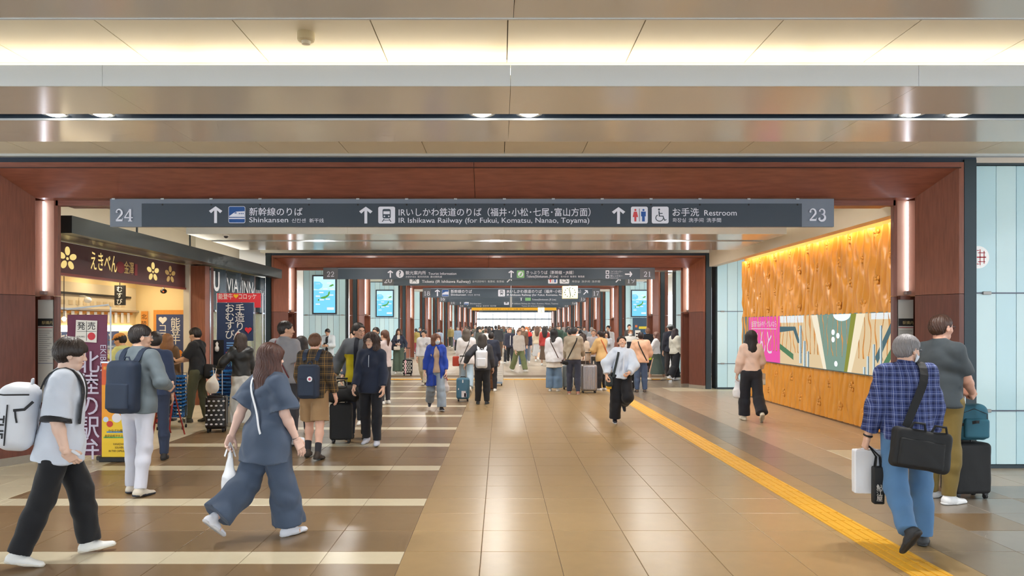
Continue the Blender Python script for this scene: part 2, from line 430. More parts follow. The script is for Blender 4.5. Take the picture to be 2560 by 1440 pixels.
def cove_lamp(y, x0=-7.4, x1=7.4, z=3.80):
    L = thing('cove_lamp', 'long hidden light trough in the ceiling, bay %d from the camera' % (int(y/9)+1), 'light')
    return L
LAMPS = []
def lamp_strip(y, x0, x1, z, mat=None, n=6):
    o = ceil
    for i in range(n):
        a = x0+(x1-x0)*i/n; b = x0+(x1-x0)*(i+1)/n
        MB().box(a+0.03, b-0.03, y-0.02, y+0.02, z-0.02, z+0.02).build('cove_light_tube', mat or COVEL, ceil)
# bay before the first frame
soffit(0.2, 4.425); 
MB().box(-7.5, 7.5, 4.425, 4.445, ZS-0.004, 3.74).build('metal_lip', EDGEW, ceil)
cove(4.2, 6.03)
soffit(5.68, 6.43)
MB().box(-7.5, 7.5, 6.05, 6.10, 3.75, 3.95).build('cove_end', COVE, ceil)
lamp_strip(5.93, -7.4, 7.4, 3.79, COVEN)
MB().box(-7.5, 7.5, 6.43, 6.62, 3.66, 3.74).build('light_slot', SLOT, ceil)
MB().box(-7.5, 7.5, 6.596, 6.607, ZS-0.006, ZS+0.010).build('slot_edge', EDGEW, ceil); MB().box(-7.5, 7.5, 6.598, 6.606, ZS+0.011, 3.74).build('slot_side', SLOT, ceil)
soffit(6.62, 7.39)
cove(7.2, 9.24)
MB().box(-7.5, 7.5, 9.22, 9.31, 3.872, 3.93).build('cove_edge', EDGEW, ceil)
# earlier bay behind the camera, so that light and reflections carry on
cove(-1.6, 0.2); lamp_strip(-0.2, -7.4, 7.4, 3.79); soffit(-4.0, -1.6)
# bay between the first and second frame
xa, xb = -6.22, 5.68
soffit(10.75, 11.5, xa, xb); cove(10.7, 14.9, xa, xb); soffit(14.8, 15.85, xa, xb)
MB().box(xa, xb, 15.85, 16.1, 3.66, 3.74).build('light_slot', SLOT, ceil)
soffit(16.1, 17.9, xa, xb); cove(17.6, 20.9, xa, xb)
lamp_strip(15.1, xa, xb, 3.80); lamp_strip(17.6, xa, xb, 3.80); lamp_strip(11.3, xa, xb, 3.80)
for y0 in (14.8, 17.9, 10.8): pass
MB().box(-9.5, xa, 10.6, 20.95, 3.98, 4.05).build('side_ceiling', CREAM, ceil)
MB().box(xb, 7.2, 10.6, 20.95, 3.98, 4.05).build('side_ceiling', GLOSSY, ceil)
# further bays
for i in range(1, len(FRAMES)):
    Y0 = FRAMES[i][0]+1.4; Y1 = FRAMES[i+1][0] if i+1 < len(FRAMES) else 116
    xc = FRAMES[min(i+1, len(FRAMES)-1)][1]; zc = 4.08 if i > 1 else 3.95
    MB().box(xc-7.5, xc+7.5, Y0, Y1, zc+0.02, zc+0.1).build('bay_ceiling', COVE, ceil)
    ym = (Y0+Y1)/2
    for yy in (Y0+0.3, ym+0.9):
        MB().box(xc-6.2, xc+6.2, yy, yy+1.0, zc-0.22, zc-0.08).build('beam_panel', [GLOSSY], ceil)
        lamp_strip(yy+1.15, xc-6.1, xc+6.1, zc-0.1, n=3)
# downlights in the slot
def downlight(x, y, z, label, group):
    t = thing('downlight', label, 'downlight', (x, y, z), 0, group)
    MB().lathe([(0.105, 0.0), (0.115, -0.012), (0.085, -0.016), (0.08, 0.0)], n=20).build('trim_ring', SILVER, t, smooth=True)
    MB().lathe([(0.0, -0.030), (0.05, -0.026), (0.082, -0.008), (0.082, 0.01)], n=20).build('lens', DOWNL, t, smooth=True)
    ld = bpy.data.lights.new('downlight_lamp', 'AREA'); ld.shape = 'DISK'; ld.size = 0.14; ld.energy = 30; ld.color = (1, 0.98, 0.94); ld.spread = math.radians(150)
    lo = bpy.data.objects.new('lamp', ld); C.objects.link(lo); lo.parent = t; lo.location = (0, 0, -0.04)
dl = [(-3.88, 'leftmost round downlight in the dark ceiling slot'), (-3.47, 'second round downlight from the left in the ceiling slot'), (-0.157, 'left one of the middle pair of ceiling downlights'), (0.254, 'right one of the middle pair of ceiling downlights'), (3.59, 'left one of the right pair of ceiling downlights'), (4.0, 'rightmost round downlight in the dark ceiling slot')]
for x, lb in dl: downlight(x, 6.5, 3.628, lb, 'downlights in the ceiling slot')
# extra downlights added to brighten the further bays (parts of the ceiling)
dlm = MB().lathe([(0.0, -0.02), (0.07, -0.016), (0.085, 0.0)], n=16).mesh('downlight_lens', DOWNL, True)
def fill_downlight(x, y, z, en):
    o = obj('downlight_lens', dlm, ceil, (x, y, z)); ld = bpy.data.lights.new('downlight_lamp', 'AREA'); ld.shape = 'DISK'; ld.size = 0.3; ld.energy = en; ld.color = (1, 0.98, 0.94)
    lo = bpy.data.objects.new('downlight_lamp', ld); C.objects.link(lo); lo.parent = ceil; lo.location = (x, y, z-0.03)
for x in (-3.9, -0.1, 3.7): fill_downlight(x, 15.97, 3.65, 75); fill_downlight(x, 11.9, 3.88, 60); fill_downlight(x, 19.2, 3.88, 75)
for i in range(1, len(FRAMES)-1):
    Y0, Y1 = FRAMES[i][0]+1.4, FRAMES[i+1][0]; zc = 4.08 if i > 1 else 3.95
    for q in ((0.3, 0.75) if i < 5 else (0.5,)):
        for x in (-3.2, 0.6, 4.2): fill_downlight(x+(0.8 if i > 3 else 0), Y0+(Y1-Y0)*q, zc-0.23 if False else zc+0.015, 90 if i < 5 else 130)
# smoke detector in the cove, small dome on the soffit
sd = thing('smoke_detector', 'cream smoke detector on the lit cove ceiling', 'detector', px(765, 80, 5.42))
sd.location.z = ZC
MB().lathe([(0.0, 0.0), (0.062, 0.0), (0.062, -0.055), (0.055, -0.062), (0.0, -0.062)][::-1], n=20).build('body', M('det_cream', (226, 210, 170), 0.5), sd, smooth=False)
MB().lathe([(0.0, -0.062), (0.034, -0.062), (0.03, -0.085), (0.0, -0.09)][::-1], n=16).build('sensor_head', M('det_cream2', (232, 222, 196), 0.5), sd)
cm = thing('dome_camera', 'small white dome camera under the ceiling by the left canopy', 'camera', px(565, 592, 14.9)); cm.location.z = 3.595
MB().lathe([(0.0, 0.0), (0.06, 0.0), (0.06, -0.03), (0.0, -0.03)][::-1], n=16).build('mount', WHITEM, cm)
MB().ball((0, 0, -0.035), (0.045, 0.045, 0.04), 14, 8).build('dome', M('dome_dark', (70, 72, 78), 0.1), cm, smooth=True)

# ---------------------------------------------------------------- far end: bright glazed wall
win = MB()
for xx in np.arange(-4.2, 9.0, 1.05): win.box(xx-0.03, xx+0.03, 112, 112.1, 0, 4.2)
for zz in (2.75, 2.85, 4.1): win.box(-4.2, 9, 112, 112.1, zz-0.05, zz+0.05)
wo = win.build('window_1', M('mullion', (150, 160, 172), 0.4), kind='structure')
PANE = M('window_pane', (235, 245, 250), 0.02, alpha=0.12)
for i in range(12):
    for (z0, z1) in ((0.05, 2.7), (2.9, 4.05)):
        MB().box(-4.17+i*1.05+0.03, -3.15+i*1.05-0.03, 112.04, 112.055, z0, z1).build('pane', PANE, wo)
MB().box(-60, 80, 112, 160, -0.3, -0.12).build('floor_outside', M('outside_paving', (200, 200, 198), 0.8), kind='structure')

# side walls between the second and third frame
wl2 = MB().box(-9.2, -9.0, 21.9, 27.8, 0, 4.0).build('wall_left', CREAM, kind='structure')
for yy_ in (22.6, 24.4, 26.2): MB().box(-9.0, -8.93, yy_, yy_+0.5, 0, 3.6).build('wall_pilaster', WOODV, wl2)
wr2 = MB().box(9.0, 9.2, 21.9, 27.8, 0, 4.0).build('wall_right_far', CREAM, kind='structure')
for yy_ in (22.6, 24.4, 26.2): MB().box(8.93, 9.0, yy_, yy_+0.5, 0, 3.6).build('wall_pilaster', WOODV, wr2)
# ---------------------------------------------------------------- hanging signs
SB = M('sign_slate', (62, 78, 94), 0.45); SG = M('sign_grey', (124, 134, 150), 0.45); SGD = M('sign_grey_dark', (96, 100, 108), 0.45); SDK = M('sign_dark', (58, 70, 84), 0.45)
LW = M('letter_white', (226, 228, 240), 0.5, emit=0.12); LGY = M('letter_grey', (205, 208, 222), 0.5, emit=0.08)
BLU = M('picto_blue', (20, 84, 160), 0.5); PRED = M('picto_red', (226, 84, 92), 0.5); PBL = M('picto_person_blue', (40, 96, 180), 0.5); PGR = M('picto_green', (130, 190, 130), 0.5)
class Sign:
    """sign in its own plane; u, v in metres from the left / bottom edge"""
    def __init__(s, label, x0, x1, y, z0, z1, name='overhead_sign', cat='sign'):
        s.t = thing(name, label, cat, (x0, y, z0)); s.w = x1-x0; s.h = z1-z0
    def rect(s, name, u0, u1, v0, v1, mat, d=0.004, lift=0.0, parent=None):
        return MB().box(u0, u1, -lift-d, -lift, v0, v1).build(name, mat, parent or s.t)
    def rrect(s, name, u0, u1, v0, v1, mat, r=0.02, lift=0.0, parent=None):
        pts = []
        for (cx, cz, a0) in ((u1-r, v1-r, 0), (u0+r, v1-r, 90), (u0+r, v0+r, 180), (u1-r, v0+r, 270)):
            for k in range(5): a = math.radians(a0+22.5*k); pts.append((cx+r*math.cos(a), cz+r*math.sin(a)))
        return MB().prism(pts, -lift-0.003, -lift, 'y').build(name, mat, parent or s.t)
    def poly(s, name, pts, mat, lift=0.0, parent=None, th=0.0015):
        return MB().prism(pts, -lift-th, -lift, 'y').build(name, mat, parent or s.t)
    def txt(s, st, u, v, size, mat=None, lift=0.012, bold=0.0, width=None, parent=None, center=False):
        return text(parent or s.t, st, (u, -lift, v), size, mat or LW, bold=bold, width=width, center=center)
    def arrow(s, cu, cv, h, mat=None, lift=0.012, rot=0.0):
        w = h*0.38; a = h/2; t = h*0.085
        pts = [(-t, -a), (t, -a), (t, a-h*0.2), (w-t*0.9, a-w*0.98), (w, a-w*0.8+t*0.2), (0, a), (-w, a-w*0.8+t*0.2), (-w+t*0.9, a-w*0.98), (-t, a-h*0.2)]
        pts = [(-t, -a), (t, -a), (t, a-h*0.24), (w-t*1.3, a-w-h*0.03), (w+t*0.2, a-w+t*1.2), (0, a), (-w-t*0.2, a-w+t*1.2), (-w+t*1.3, a-w-h*0.03), (-t, a-h*0.24)]
        c, sn = math.cos(rot), math.sin(rot)
        return s.poly('arrow', [(cu+c*x-sn*z, cv+sn*x+c*z) for x, z in pts], mat or LW, lift)
def disc(cx, cz, r, n=24): return [(cx+r*math.cos(2*PI*i/n), cz+r*math.sin(2*PI*i/n)) for i in range(n)]
def bullet_train(S, u, v, h):
    a = S.rrect('picto_plate', u, u+h, v, v+h, LW, h*0.1, 0.010); S.rrect('picto_field', u+h*.03, u+h*.97, v+h*.03, v+h*.97, BLU, h*0.08, 0.0135, a)
    S.poly('train_nose', [(u+h*.04, v+h*.40), (u+h*.35, v+h*.62), (u+h*.5, v+h*.68), (u+h*.97, v+h*.70), (u+h*.97, v+h*.36), (u+h*.1, v+h*.36)], LW, 0.017, a)
    S.poly('train_stripe', [(u+h*.04, v+h*.24), (u+h*.97, v+h*.24), (u+h*.97, v+h*.31), (u+h*.04, v+h*.31)], LW, 0.017, a)
    S.poly('train_window', [(u+h*.34, v+h*.57), (u+h*.42, v+h*.63), (u+h*.5, v+h*.63), (u+h*.5, v+h*.57)], BLU, 0.019, a)
    for k in range(3): S.poly('train_window', disc(u+h*(.66+.11*k), v+h*.56, h*.035, 10), BLU, 0.019, a)
def train_front(S, u, v, h):
    a = S.rrect('picto_plate', u, u+h, v, v+h, LW, h*0.1, 0.010); D = SB
    S.rrect('train_body', u+h*.26, u+h*.74, v+h*.30, v+h*.86, D, h*.09, 0.0135, a)
    S.poly('train_window', [(u+h*.31, v+h*.55), (u+h*.69, v+h*.55), (u+h*.69, v+h*.72), (u+h*.31, v+h*.72)], LW, 0.017, a)
    for q in (.37, .63): S.poly('headlamp', disc(u+h*q, v+h*.42, h*.045, 10), LW, 0.017, a)
    for sg in (-1, 1): S.poly('rail', [(u+h*(.5+sg*.12), v+h*.27), (u+h*(.5+sg*.17), v+h*.27), (u+h*(.5+sg*.29), v+h*.1), (u+h*(.5+sg*.23), v+h*.1)], D, 0.0135, a)
    S.poly('rail_tie', [(u+h*.33, v+h*.18), (u+h*.67, v+h*.18), (u+h*.67, v+h*.215), (u+h*.33, v+h*.215)], D, 0.0135, a)
def restroom(S, u, v, h):
    a = S.rrect('picto_plate', u, u+h, v, v+h, LW, h*0.1, 0.010)
    for q, m, sk in ((.26, PRED, True), (.74, PBL, False)):
        S.poly('head', disc(u+h*q, v+h*.80, h*.065, 12), m, 0.0135, a)
        if sk: S.poly('figure', [(u+h*(q-.09), v+h*.70), (u+h*(q+.09), v+h*.70), (u+h*(q+.16), v+h*.38), (u+h*(q+.06), v+h*.38), (u+h*(q+.06), v+h*.12), (u+h*(q-.06), v+h*.12), (u+h*(q-.06), v+h*.38), (u+h*(q-.16), v+h*.38)], m, 0.0135, a)
        else: S.poly('figure', [(u+h*(q-.14), v+h*.71), (u+h*(q+.14), v+h*.71), (u+h*(q+.14), v+h*.42), (u+h*(q+.08), v+h*.42), (u+h*(q+.08), v+h*.12), (u+h*(q-.08), v+h*.12), (u+h*(q-.08), v+h*.42), (u+h*(q-.14), v+h*.42)], m, 0.0135, a)
    S.poly('divider', [(u+h*.485, v+h*.12), (u+h*.515, v+h*.12), (u+h*.515, v+h*.88), (u+h*.485, v+h*.88)], SB, 0.0135, a)
def wheelchair(S, u, v, h):
    a = S.rrect('picto_plate', u, u+h, v, v+h, LW, h*0.1, 0.010); D = SB
    S.poly('head', disc(u+h*.43, v+h*.83, h*.06, 12), D, 0.0135, a)
    n = 16; arc = [math.radians(120+i*235/n) for i in range(n+1)]
    pts = [(u+h*(.46+.25*math.cos(q)), v+h*(.33+.22*math.sin(q))) for q in arc]+[(u+h*(.46+.20*math.cos(q)), v+h*(.33+.17*math.sin(q))) for q in arc[::-1]]
    S.poly('wheel', pts, D, 0.0135, a)
    S.poly('figure', [(u+h*.39, v+h*.73), (u+h*.46, v+h*.73), (u+h*.47, v+h*.62), (u+h*.64, v+h*.62), (u+h*.64, v+h*.57), (u+h*.475, v+h*.57), (u+h*.48, v+h*.46), (u+h*.68, v+h*.46), (u+h*.78, v+h*.22), (u+h*.86, v+h*.25), (u+h*.88, v+h*.21), (u+h*.75, v+h*.15), (u+h*.64, v+h*.41), (u+h*.42, v+h*.41)], D, 0.0135, a)
# digits with serifs: stroke polygons on a 1 x 1.45 cell
def stroke(pts, ws):
    L, R = [], []
    n = len(pts)
    for i, (x, z) in enumerate(pts):
        dx = pts[min(i+1, n-1)][0]-pts[max(i-1, 0)][0]; dz = pts[min(i+1, n-1)][1]-pts[max(i-1, 0)][1]; l = math.hypot(dx, dz) or 1
        L.append((x-dz/l*ws[i]/2, z+dx/l*ws[i]/2)); R.append((x+dz/l*ws[i]/2, z-dx/l*ws[i]/2))
    return L, R
def arcp(cx, cz, rx, rz, a0, a1, n): return [(cx+rx*math.cos(math.radians(a0+(a1-a0)*i/n)), cz+rz*math.sin(math.radians(a0+(a1-a0)*i/n))) for i in range(n+1)]
def thick(a, b, n): return [a+(b-a)*math.sin(PI*i/n) for i in range(n+1)]
DIG = {
 '0': [(arcp(.5, .7, .36, .62, 90, 450, 28), [.07+.17*abs(math.cos(math.radians(90+360*i/28))) for i in range(29)])],
 '1': [([(.52, .08), (.52, 1.36)], [.22, .22]), ([(.25, 1.12), (.5, 1.3)], [.07, .12]), ([(.25, .05), (.8, .05)], [.09, .09])],
 '2': [(arcp(.48, .95, .31, .38, 165, -20, 14)+[(.6, .6), (.2, .16)], [.14]+[.1+.11*i/13 for i in range(14)]+[.18, .08]), ([(.14, .12), (.86, .12)], [.22, .2]), ([(.83, .05), (.88, .36)], [.07, .05]), (disc(.22, 1.02, .1, 10), None)],
 '3': [(arcp(.46, 1.0, .29, .32, 165, -75, 12), [.1+.1*i/12 for i in range(13)]), (arcp(.45, .39, .36, .36, 95, -165, 14), [.07]+[.1+.15*math.sin(PI*i/13) for i in range(14)]), (disc(.2, .3, .1, 10), None), (disc(.23, 1.1, .09, 10), None)],
 '4': [([(.68, .05), (.68, 1.36)], [.22, .22]), ([(.05, .42), (.98, .42)], [.12, .12]), ([(.08, .44), (.66, 1.34)], [.09, .1]), ([(.46, .05), (.9, .05)], [.09, .09])],
 '5': [(arcp(.42, .44, .36, .38, 125, -165, 14), [.08]+[.1+.15*math.sin(PI*i/13) for i in range(14)]), ([(.24, .7), (.26, 1.34)], [.07, .08]), ([(.22, 1.27), (.82, 1.27)], [.17, .15]), (disc(.17, .3, .1, 10), None)],
 '6': [(arcp(.5, .42, .35, .38, 0, 360, 22), [.09+.14*abs(math.cos(math.radians(360*i/22))) for i in range(23)]), ([(.16, .5), (.28, .95), (.5, 1.22), (.8, 1.36)], [.22, .2, .12, .05])],
 '7': [([(.12, 1.26), (.9, 1.26)], [.2, .2]), ([(.86, 1.2), (.55, .7), (.4, .02)], [.07, .16, .24]), ([(.14, 1.3), (.1, .98)], [.06, .05])],
 '8': [(arcp(.5, 1.02, .28, .3, 0, 360, 20), [.08+.13*abs(math.cos(math.radians(360*i/20))) for i in range(21)]), (arcp(.5, .4, .35, .36, 0, 360, 20), [.09+.15*abs(math.cos(math.radians(360*i/20))) for i in range(21)])],
 '9': [(arcp(.5, .96, .35, .38, 0, 360, 22), [.09+.14*abs(math.cos(math.radians(360*i/22))) for i in range(23)]), ([(.84, .88), (.72, .43), (.5, .16), (.2, .02)], [.22, .2, .12, .05])]}
def number(S, st, u, v, h, mat):
    k = h/1.4; mb = MB(); y0, y1 = -0.016, -0.012
    for ch in st:
        for pts, ws in DIG[ch]:
            if ws is None: mb.prism([(u+x*k, v+z*k) for x, z in pts], y0, y1, 'y'); continue
            L, R = stroke(pts, ws)
            for i in range(len(pts)-1):
                q = [L[i], R[i], R[i+1], L[i+1]]; mb.prism([(u+x*k, v+z*k) for x, z in q], y0, y1, 'y')
        u += k*1.02
    return mb.build('number', mat, S.t)
# --- sign 24 / 23
def U(x, Y, x0): return (x-CX)*Y/F-x0
YS = 9.70
x0, x1 = (275-CX)*YS/F, (2085-CX)*YS/F
z1 = H+(CY-497)*YS/F; z0 = H+(CY-567)*YS/F
S = Sign('long dark overhead sign numbered 24 and 23, first portal frame', x0, x1, YS, z0, z1)
def u1(x): return (x-CX)*YS/F-x0
def v1(y): return H+(CY-y)*YS/F-z0
S.rect('backing', 0, S.w, 0, S.h, SG, 0.06, -0.06)
S.rect('board_panel', u1(355), u1(1090), 0.0, v1(509), SDK, 0.008, 0.0)
S.rect('board_panel', u1(1091), u1(2004), 0.0, v1(509), SDK, 0.008, 0.0)
for xx in range(285, 2080, 122):
    S.rect('clip', u1(xx)-0.02, u1(xx)+0.02, S.h-0.012, S.h+0.004, SILVER, 0.02, 0.0)
    if 360 < xx < 2000: S.poly('screw', disc(u1(xx), v1(512), 0.012, 10), BLACKM, 0.009)
number(S, '24', u1(288), v1(554), 0.165, LW); number(S, '23', u1(2020), v1(553), 0.165, LW)
hh = v1(516)-v1(558)
S.arrow(u1(540), v1(537), hh); bullet_train(S, u1(572), v1(558), hh)
S.txt('新幹線のりば', u1(624), v1(538), 0.115, bold=0.004, width=u1(757)-u1(624)); S.txt('Shinkansen', u1(624), v1(556), 0.093, bold=0.004, width=u1(721)-u1(624)); S.txt('신칸센', u1(730), v1(556), 0.06, width=u1(765)-u1(730)); S.txt('新干线', u1(774), v1(556), 0.06, width=u1(810)-u1(774))
S.arrow(u1(915), v1(538), hh); train_front(S, u1(946), v1(559), hh)
S.txt('IRいしかわ鉄道のりば（福井･小松･七尾･富山方面）', u1(997), v1(539), 0.115, bold=0.004, width=u1(1476)-u1(997)); S.txt('IR Ishikawa Railway (for Fukui, Komatsu, Nanao, Toyama)', u1(997), v1(557), 0.093, bold=0.004, width=u1(1473)-u1(997))
S.arrow(u1(1546), v1(539), hh); restroom(S, u1(1577), v1(559), hh); wheelchair(S, u1(1629), v1(559), hh)
S.txt('お手洗', u1(1681), v1(539), 0.115, bold=0.004, width=u1(1747)-u1(1681)); S.txt('Restroom', u1(1760), v1(539), 0.1, bold=0.004, width=u1(1841)-u1(1760))
S.txt('화장실', u1(1681), v1(555), 0.06, width=u1(1714)-u1(1681)); S.txt('洗手间', u1(1721), v1(555), 0.06, width=u1(1758)-u1(1721)); S.txt('洗手間', u1(1766), v1(555), 0.06, width=u1(1802)-u1(1766))

def far_sign(label, Y, xl, xr, yt, yb, nums, nl, board=SB, plate=SGD):
    x0, x1 = (xl-CX)*Y/F, (xr-CX)*Y/F; z0, z1 = H+(CY-yb)*Y/F, H+(CY-yt)*Y/F
    S = Sign(label, x0, x1, Y, z0, z1)
    S.u = lambda x: (x-CX)*Y/F-x0; S.v = lambda y: H+(CY-y)*Y/F-z0
    S.rect('backing', 0, S.w, 0, S.h, SG, 0.06, -0.06)
    pw = S.u(xl+nl)
    S.rect('board_panel', pw, S.w-pw, 0.0, S.h*0.9, board, 0.008)
    S.rect('number_plate', 0, pw, 0, S.h*0.96, plate, 0.008); S.rect('number_plate', S.w-pw, S.w, 0, S.h*0.96, plate, 0.008)
    hN = S.h*0.48; wN = hN/1.4*1.02*2
    if nums[0]: number(S, nums[0], (pw-wN)/2, S.h*0.2, hN, LGY)
    if nums[1]: number(S, nums[1], S.w-pw+(pw-wN)/2, S.h*0.2, hN, LGY)
    return S
S = far_sign('overhead sign numbered 22 and 21 with a question mark', 21.46, 808, 1637, 669.5, 698, ('22', '21'), 37)
u, v = S.u, S.v; hh = 18.5*21.35/F
S.arrow(u(976), v(685), hh); 
q = S.poly('question_disc', disc(u(1000), v(685), hh*.53), LW, 0.012); S.txt('?', u(1000), v(691), 0.23, SB, 0.016, 0.02, parent=S.t, center=True)
S.txt('観光案内所', u(1014), v(686), 0.12, bold=0.004, width=u(1065)-u(1014)); S.txt('Tourist Information', u(1071), v(687), 0.10, bold=0.004, width=u(1141)-u(1071)); S.txt('관광안내소  观光问讯处  觀光問訊處', u(1014), v(694), 0.06, width=u(1105)-u(1014))
S.arrow(u(1278), v(685), hh); pl = S.rrect('picto_plate', u(1292), u(1311), v(695), v(676), PGR, 0.02, 0.010)
S.poly('green_disc', disc(u(1301.5), v(685.5), hh*.36), LW, 0.0135, pl); S.poly('seat', [(u(1297), v(690)), (u(1303), v(690)), (u(1306), v(682)), (u(1303), v(681)), (u(1300), v(686))], PGR, 0.017, pl)
S.txt('きっぷうりば（新幹線・JR線）', u(1316), v(685), 0.115, bold=0.004, width=u(1434)-u(1316)); S.txt('Tickets(Shinkansen, JR Line)', u(1316), v(694), 0.1, bold=0.004, width=u(1395)-u(1316)); S.txt('표사는곳  售票处  售票處', u(1402), v(693.5), 0.06, width=u(1461)-u(1402))
for yy, a, b in ((676, 'コインロッカー', 'Coin Lockers'), (687, '駅レンタカー', 'Rent-a-car')):
    p_ = S.rrect('picto_plate', u(1514), u(1523), v(yy+9), v(yy), LGY, 0.012, 0.010); S.poly('picto_mark', disc(u(1518.5), v(yy+5), 0.03, 10), SDK, 0.0135, p_)
    S.txt(a, u(1526), v(yy+5), 0.065, LGY, width=u(1556)-u(1526)); S.txt(b, u(1526), v(yy+9), 0.04, LGY, width=u(1546)-u(1526))
S.arrow(u(1571.5), v(685.5), hh, rot=-PI/2)
S = far_sign('overhead sign numbered 20 and 19, half hidden behind the 22 sign', 28.55, 956, 1591, 684, 714, ('20', '19'), 28)
u, v = S.u, S.v
train_front(S, u(1024), v(709), 24*28.4/F); S.txt('Tickets (IR Ishikawa Railway)', u(1055), v(707), 0.15, bold=0.004, width=u(1176)-u(1055)); S.txt('승차권판매기  售票机  售票機', u(1181), v(706), 0.09, LGY, width=u(1260)-u(1181))
S.arrow(u(1273), v(700), 16*28.4/F, rot=-PI/4); restroom(S, u(1370), v(709), 24*28.4/F); wheelchair(S, u(1399), v(709), 24*28.4/F); S.txt('화장실  洗手间  洗手間', u(1430), v(706), 0.09, LGY, width=u(1500)-u(1430)); S.arrow(u(1545), v(700), 16*28.4/F, rot=-PI/4)
S = far_sign('overhead sign numbered 18 and 17 behind the clock', 39.6, 1057, 1500, 720, 744, ('18', '17'), 20)
u, v = S.u, S.v; hh = 17*39.4/F
S.arrow(u(1093.5), v(732), hh); bullet_train(S, u(1105), v(741), hh); S.txt('新幹線のりば', u(1127), v(732), 0.2, bold=0.004, width=u(1180)-u(1127)); S.txt('Shinkansen', u(1127), v(739), 0.14, bold=0.004, width=u(1165)-u(1127)); S.txt('신칸센  新干线', u(1169), v(739), 0.09, LGY, width=u(1200)-u(1169))
train_front(S, u(1245.5), v(741), hh); S.txt('IRいしかわ鉄道のりば（福井･小松･七尾･富山）', u(1267), v(732), 0.2, bold=0.004, width=u(1452)-u(1267)); S.txt('IR Ishikawa Railway (for Fukui, Komatsu, Nanao)', u(1267), v(739.5), 0.14, bold=0.004, width=u(1420)-u(1267)); S.arrow(u(1464), v(731), hh*.85, rot=-PI/4)
S = far_sign('dark overhead sign with a green ticket symbol, hung in the fifth portal frame', 48.1, 1098, 1465, 737, 755, ('16', '15'), 16)
S.txt('Tickets(Shinkansen, JR Line)', S.u(1330), S.v(751), 0.16, LGY, width=S.u(1390)-S.u(1330)); S.rrect('picto_plate', S.u(1313), S.u(1327), S.v(752), S.v(738), PGR, 0.03, 0.01); S.arrow(S.u(1303), S.v(746), 0.3)
S = far_sign('overhead sign with bullet-train and railway symbols, hung in the sixth portal frame', 55.6, 1125, 1441, 748, 763, ('14', '13'), 13)
S.arrow(S.u(1151), S.v(755), 0.3); bullet_train(S, S.u(1160), S.v(762), 0.36); S.txt('Shinkansen', S.u(1175), S.v(760.5), 0.14, LGY, width=S.u(1203)-S.u(1175)); S.txt('IR Ishikawa Railway (for Fukui, Komatsu, Nanao, Toyama)', S.u(1280), S.v(760.5), 0.14, LGY, width=S.u(1395)-S.u(1280)); train_front(S, S.u(1260), S.v(762), 0.36)
S = far_sign('overhead sign for tickets without symbols, hung in the seventh portal frame', 63.6, 1148, 1422, 756, 768.5, ('12', '11'), 12)
S.arrow(S.u(1169), S.v(760), 0.3); S.txt('화장실  洗手间  洗手間', S.u(1190), S.v(766.5), 0.14, LGY, width=S.u(1240)-S.u(1190)); S.txt('Tickets (IR Ishikawa Railway)', S.u(1304), S.v(766.5), 0.14, LGY, width=S.u(1360)-S.u(1304))
S = far_sign('plain dark overhead sign right behind the yellow banner', 74.1, 1168, 1404, 765, 772, ('10', '09'), 10)
S = far_sign('overhead sign nearest the far window, below the yellow banner', 91.4, 1198, 1380, 774, 781, ('', ''), 9)
yb = thing('ceiling_banner', 'long yellow banner across the hall near the far window', 'banner', px(1285, 776, 73.0))
wd = 212*73/F; MB().box(-wd*.5, wd*.5, -0.01, 0.01, 0, 7*73/F).build('cloth', M('banner_yellow', (232, 176, 40), 0.6, emit=0.1), yb)
text(yb, '百万石まつり 金沢  いしかわ  加賀  能登', (-wd*.38, -0.012, 0.06), 0.16, M('banner_ink', (150, 100, 40), 0.6), width=wd*.5)
for q in (-0.4, 0.4): MB().tube([(wd*q, 0, 0.27), (wd*q, 0, 1.4)], 0.01, 6).build('hanger', SILVER, yb)
# hanging clocks
def clock(label, cpx, Y, wpx, hpx):
    p = px(*cpx, Y); w, h = wpx*Y/F, hpx*Y/F; t = thing('hanging_clock', label, 'clock', p)
    MB().box(-w/2, w/2, 0, 0.12, -h/2, h/2, 0.02).build('case', M('clock_case', (226, 214, 176), 0.5), t)
    MB().box(-w*.46, w*.46, -0.004, 0, -h*.45, h*.45).build('face', M('clock_face', (236, 240, 216), 0.4, emit=0.55), t)
    hm = M('clock_ink', (70, 76, 84), 0.5)
    for k in range(12):
        a = 2*PI*k/12; r = min(w, h)*.36; MB().box(r*1.15*math.sin(a)-0.02, r*1.15*math.sin(a)+0.02, -0.008, -0.004, r*math.cos(a)-0.025, r*math.cos(a)+0.025).build('hour_mark', hm, t)
    MB().tube([(0, -0.012, 0), (-0.05, -0.012, h*.33)], 0.014, 5).build('hand', hm, t); MB().tube([(0, -0.012, 0), (0.03, -0.012, -h*.3)], 0.018, 5).build('hand', hm, t)
    MB().box(-0.05, 0.05, 0.02, 0.08, h/2, h/2+1.5).build('hanger', SILVER, t)
clock('lit square clock hanging in front of the 17 sign', (1425, 731), 36.5, 39, 32)
clock('small lit clock hanging in front of the yellow banner', (1353, 775), 72.0, 17, 14)
ps = thing('speaker_pole', 'thin grey pole with a speaker hanging in the middle of the hall', 'speaker', px(1277.5, 768, 36.0))
MB().box(-0.05, 0.05, -0.05, 0.05, 0, 0.5, 0.01).build('speaker_box', M('spk_grey', (170, 170, 172), 0.5), ps); MB().tube([(0, 0, 0.5), (0, 0, 2.2)], 0.012, 6).build('rod', SILVER, ps)

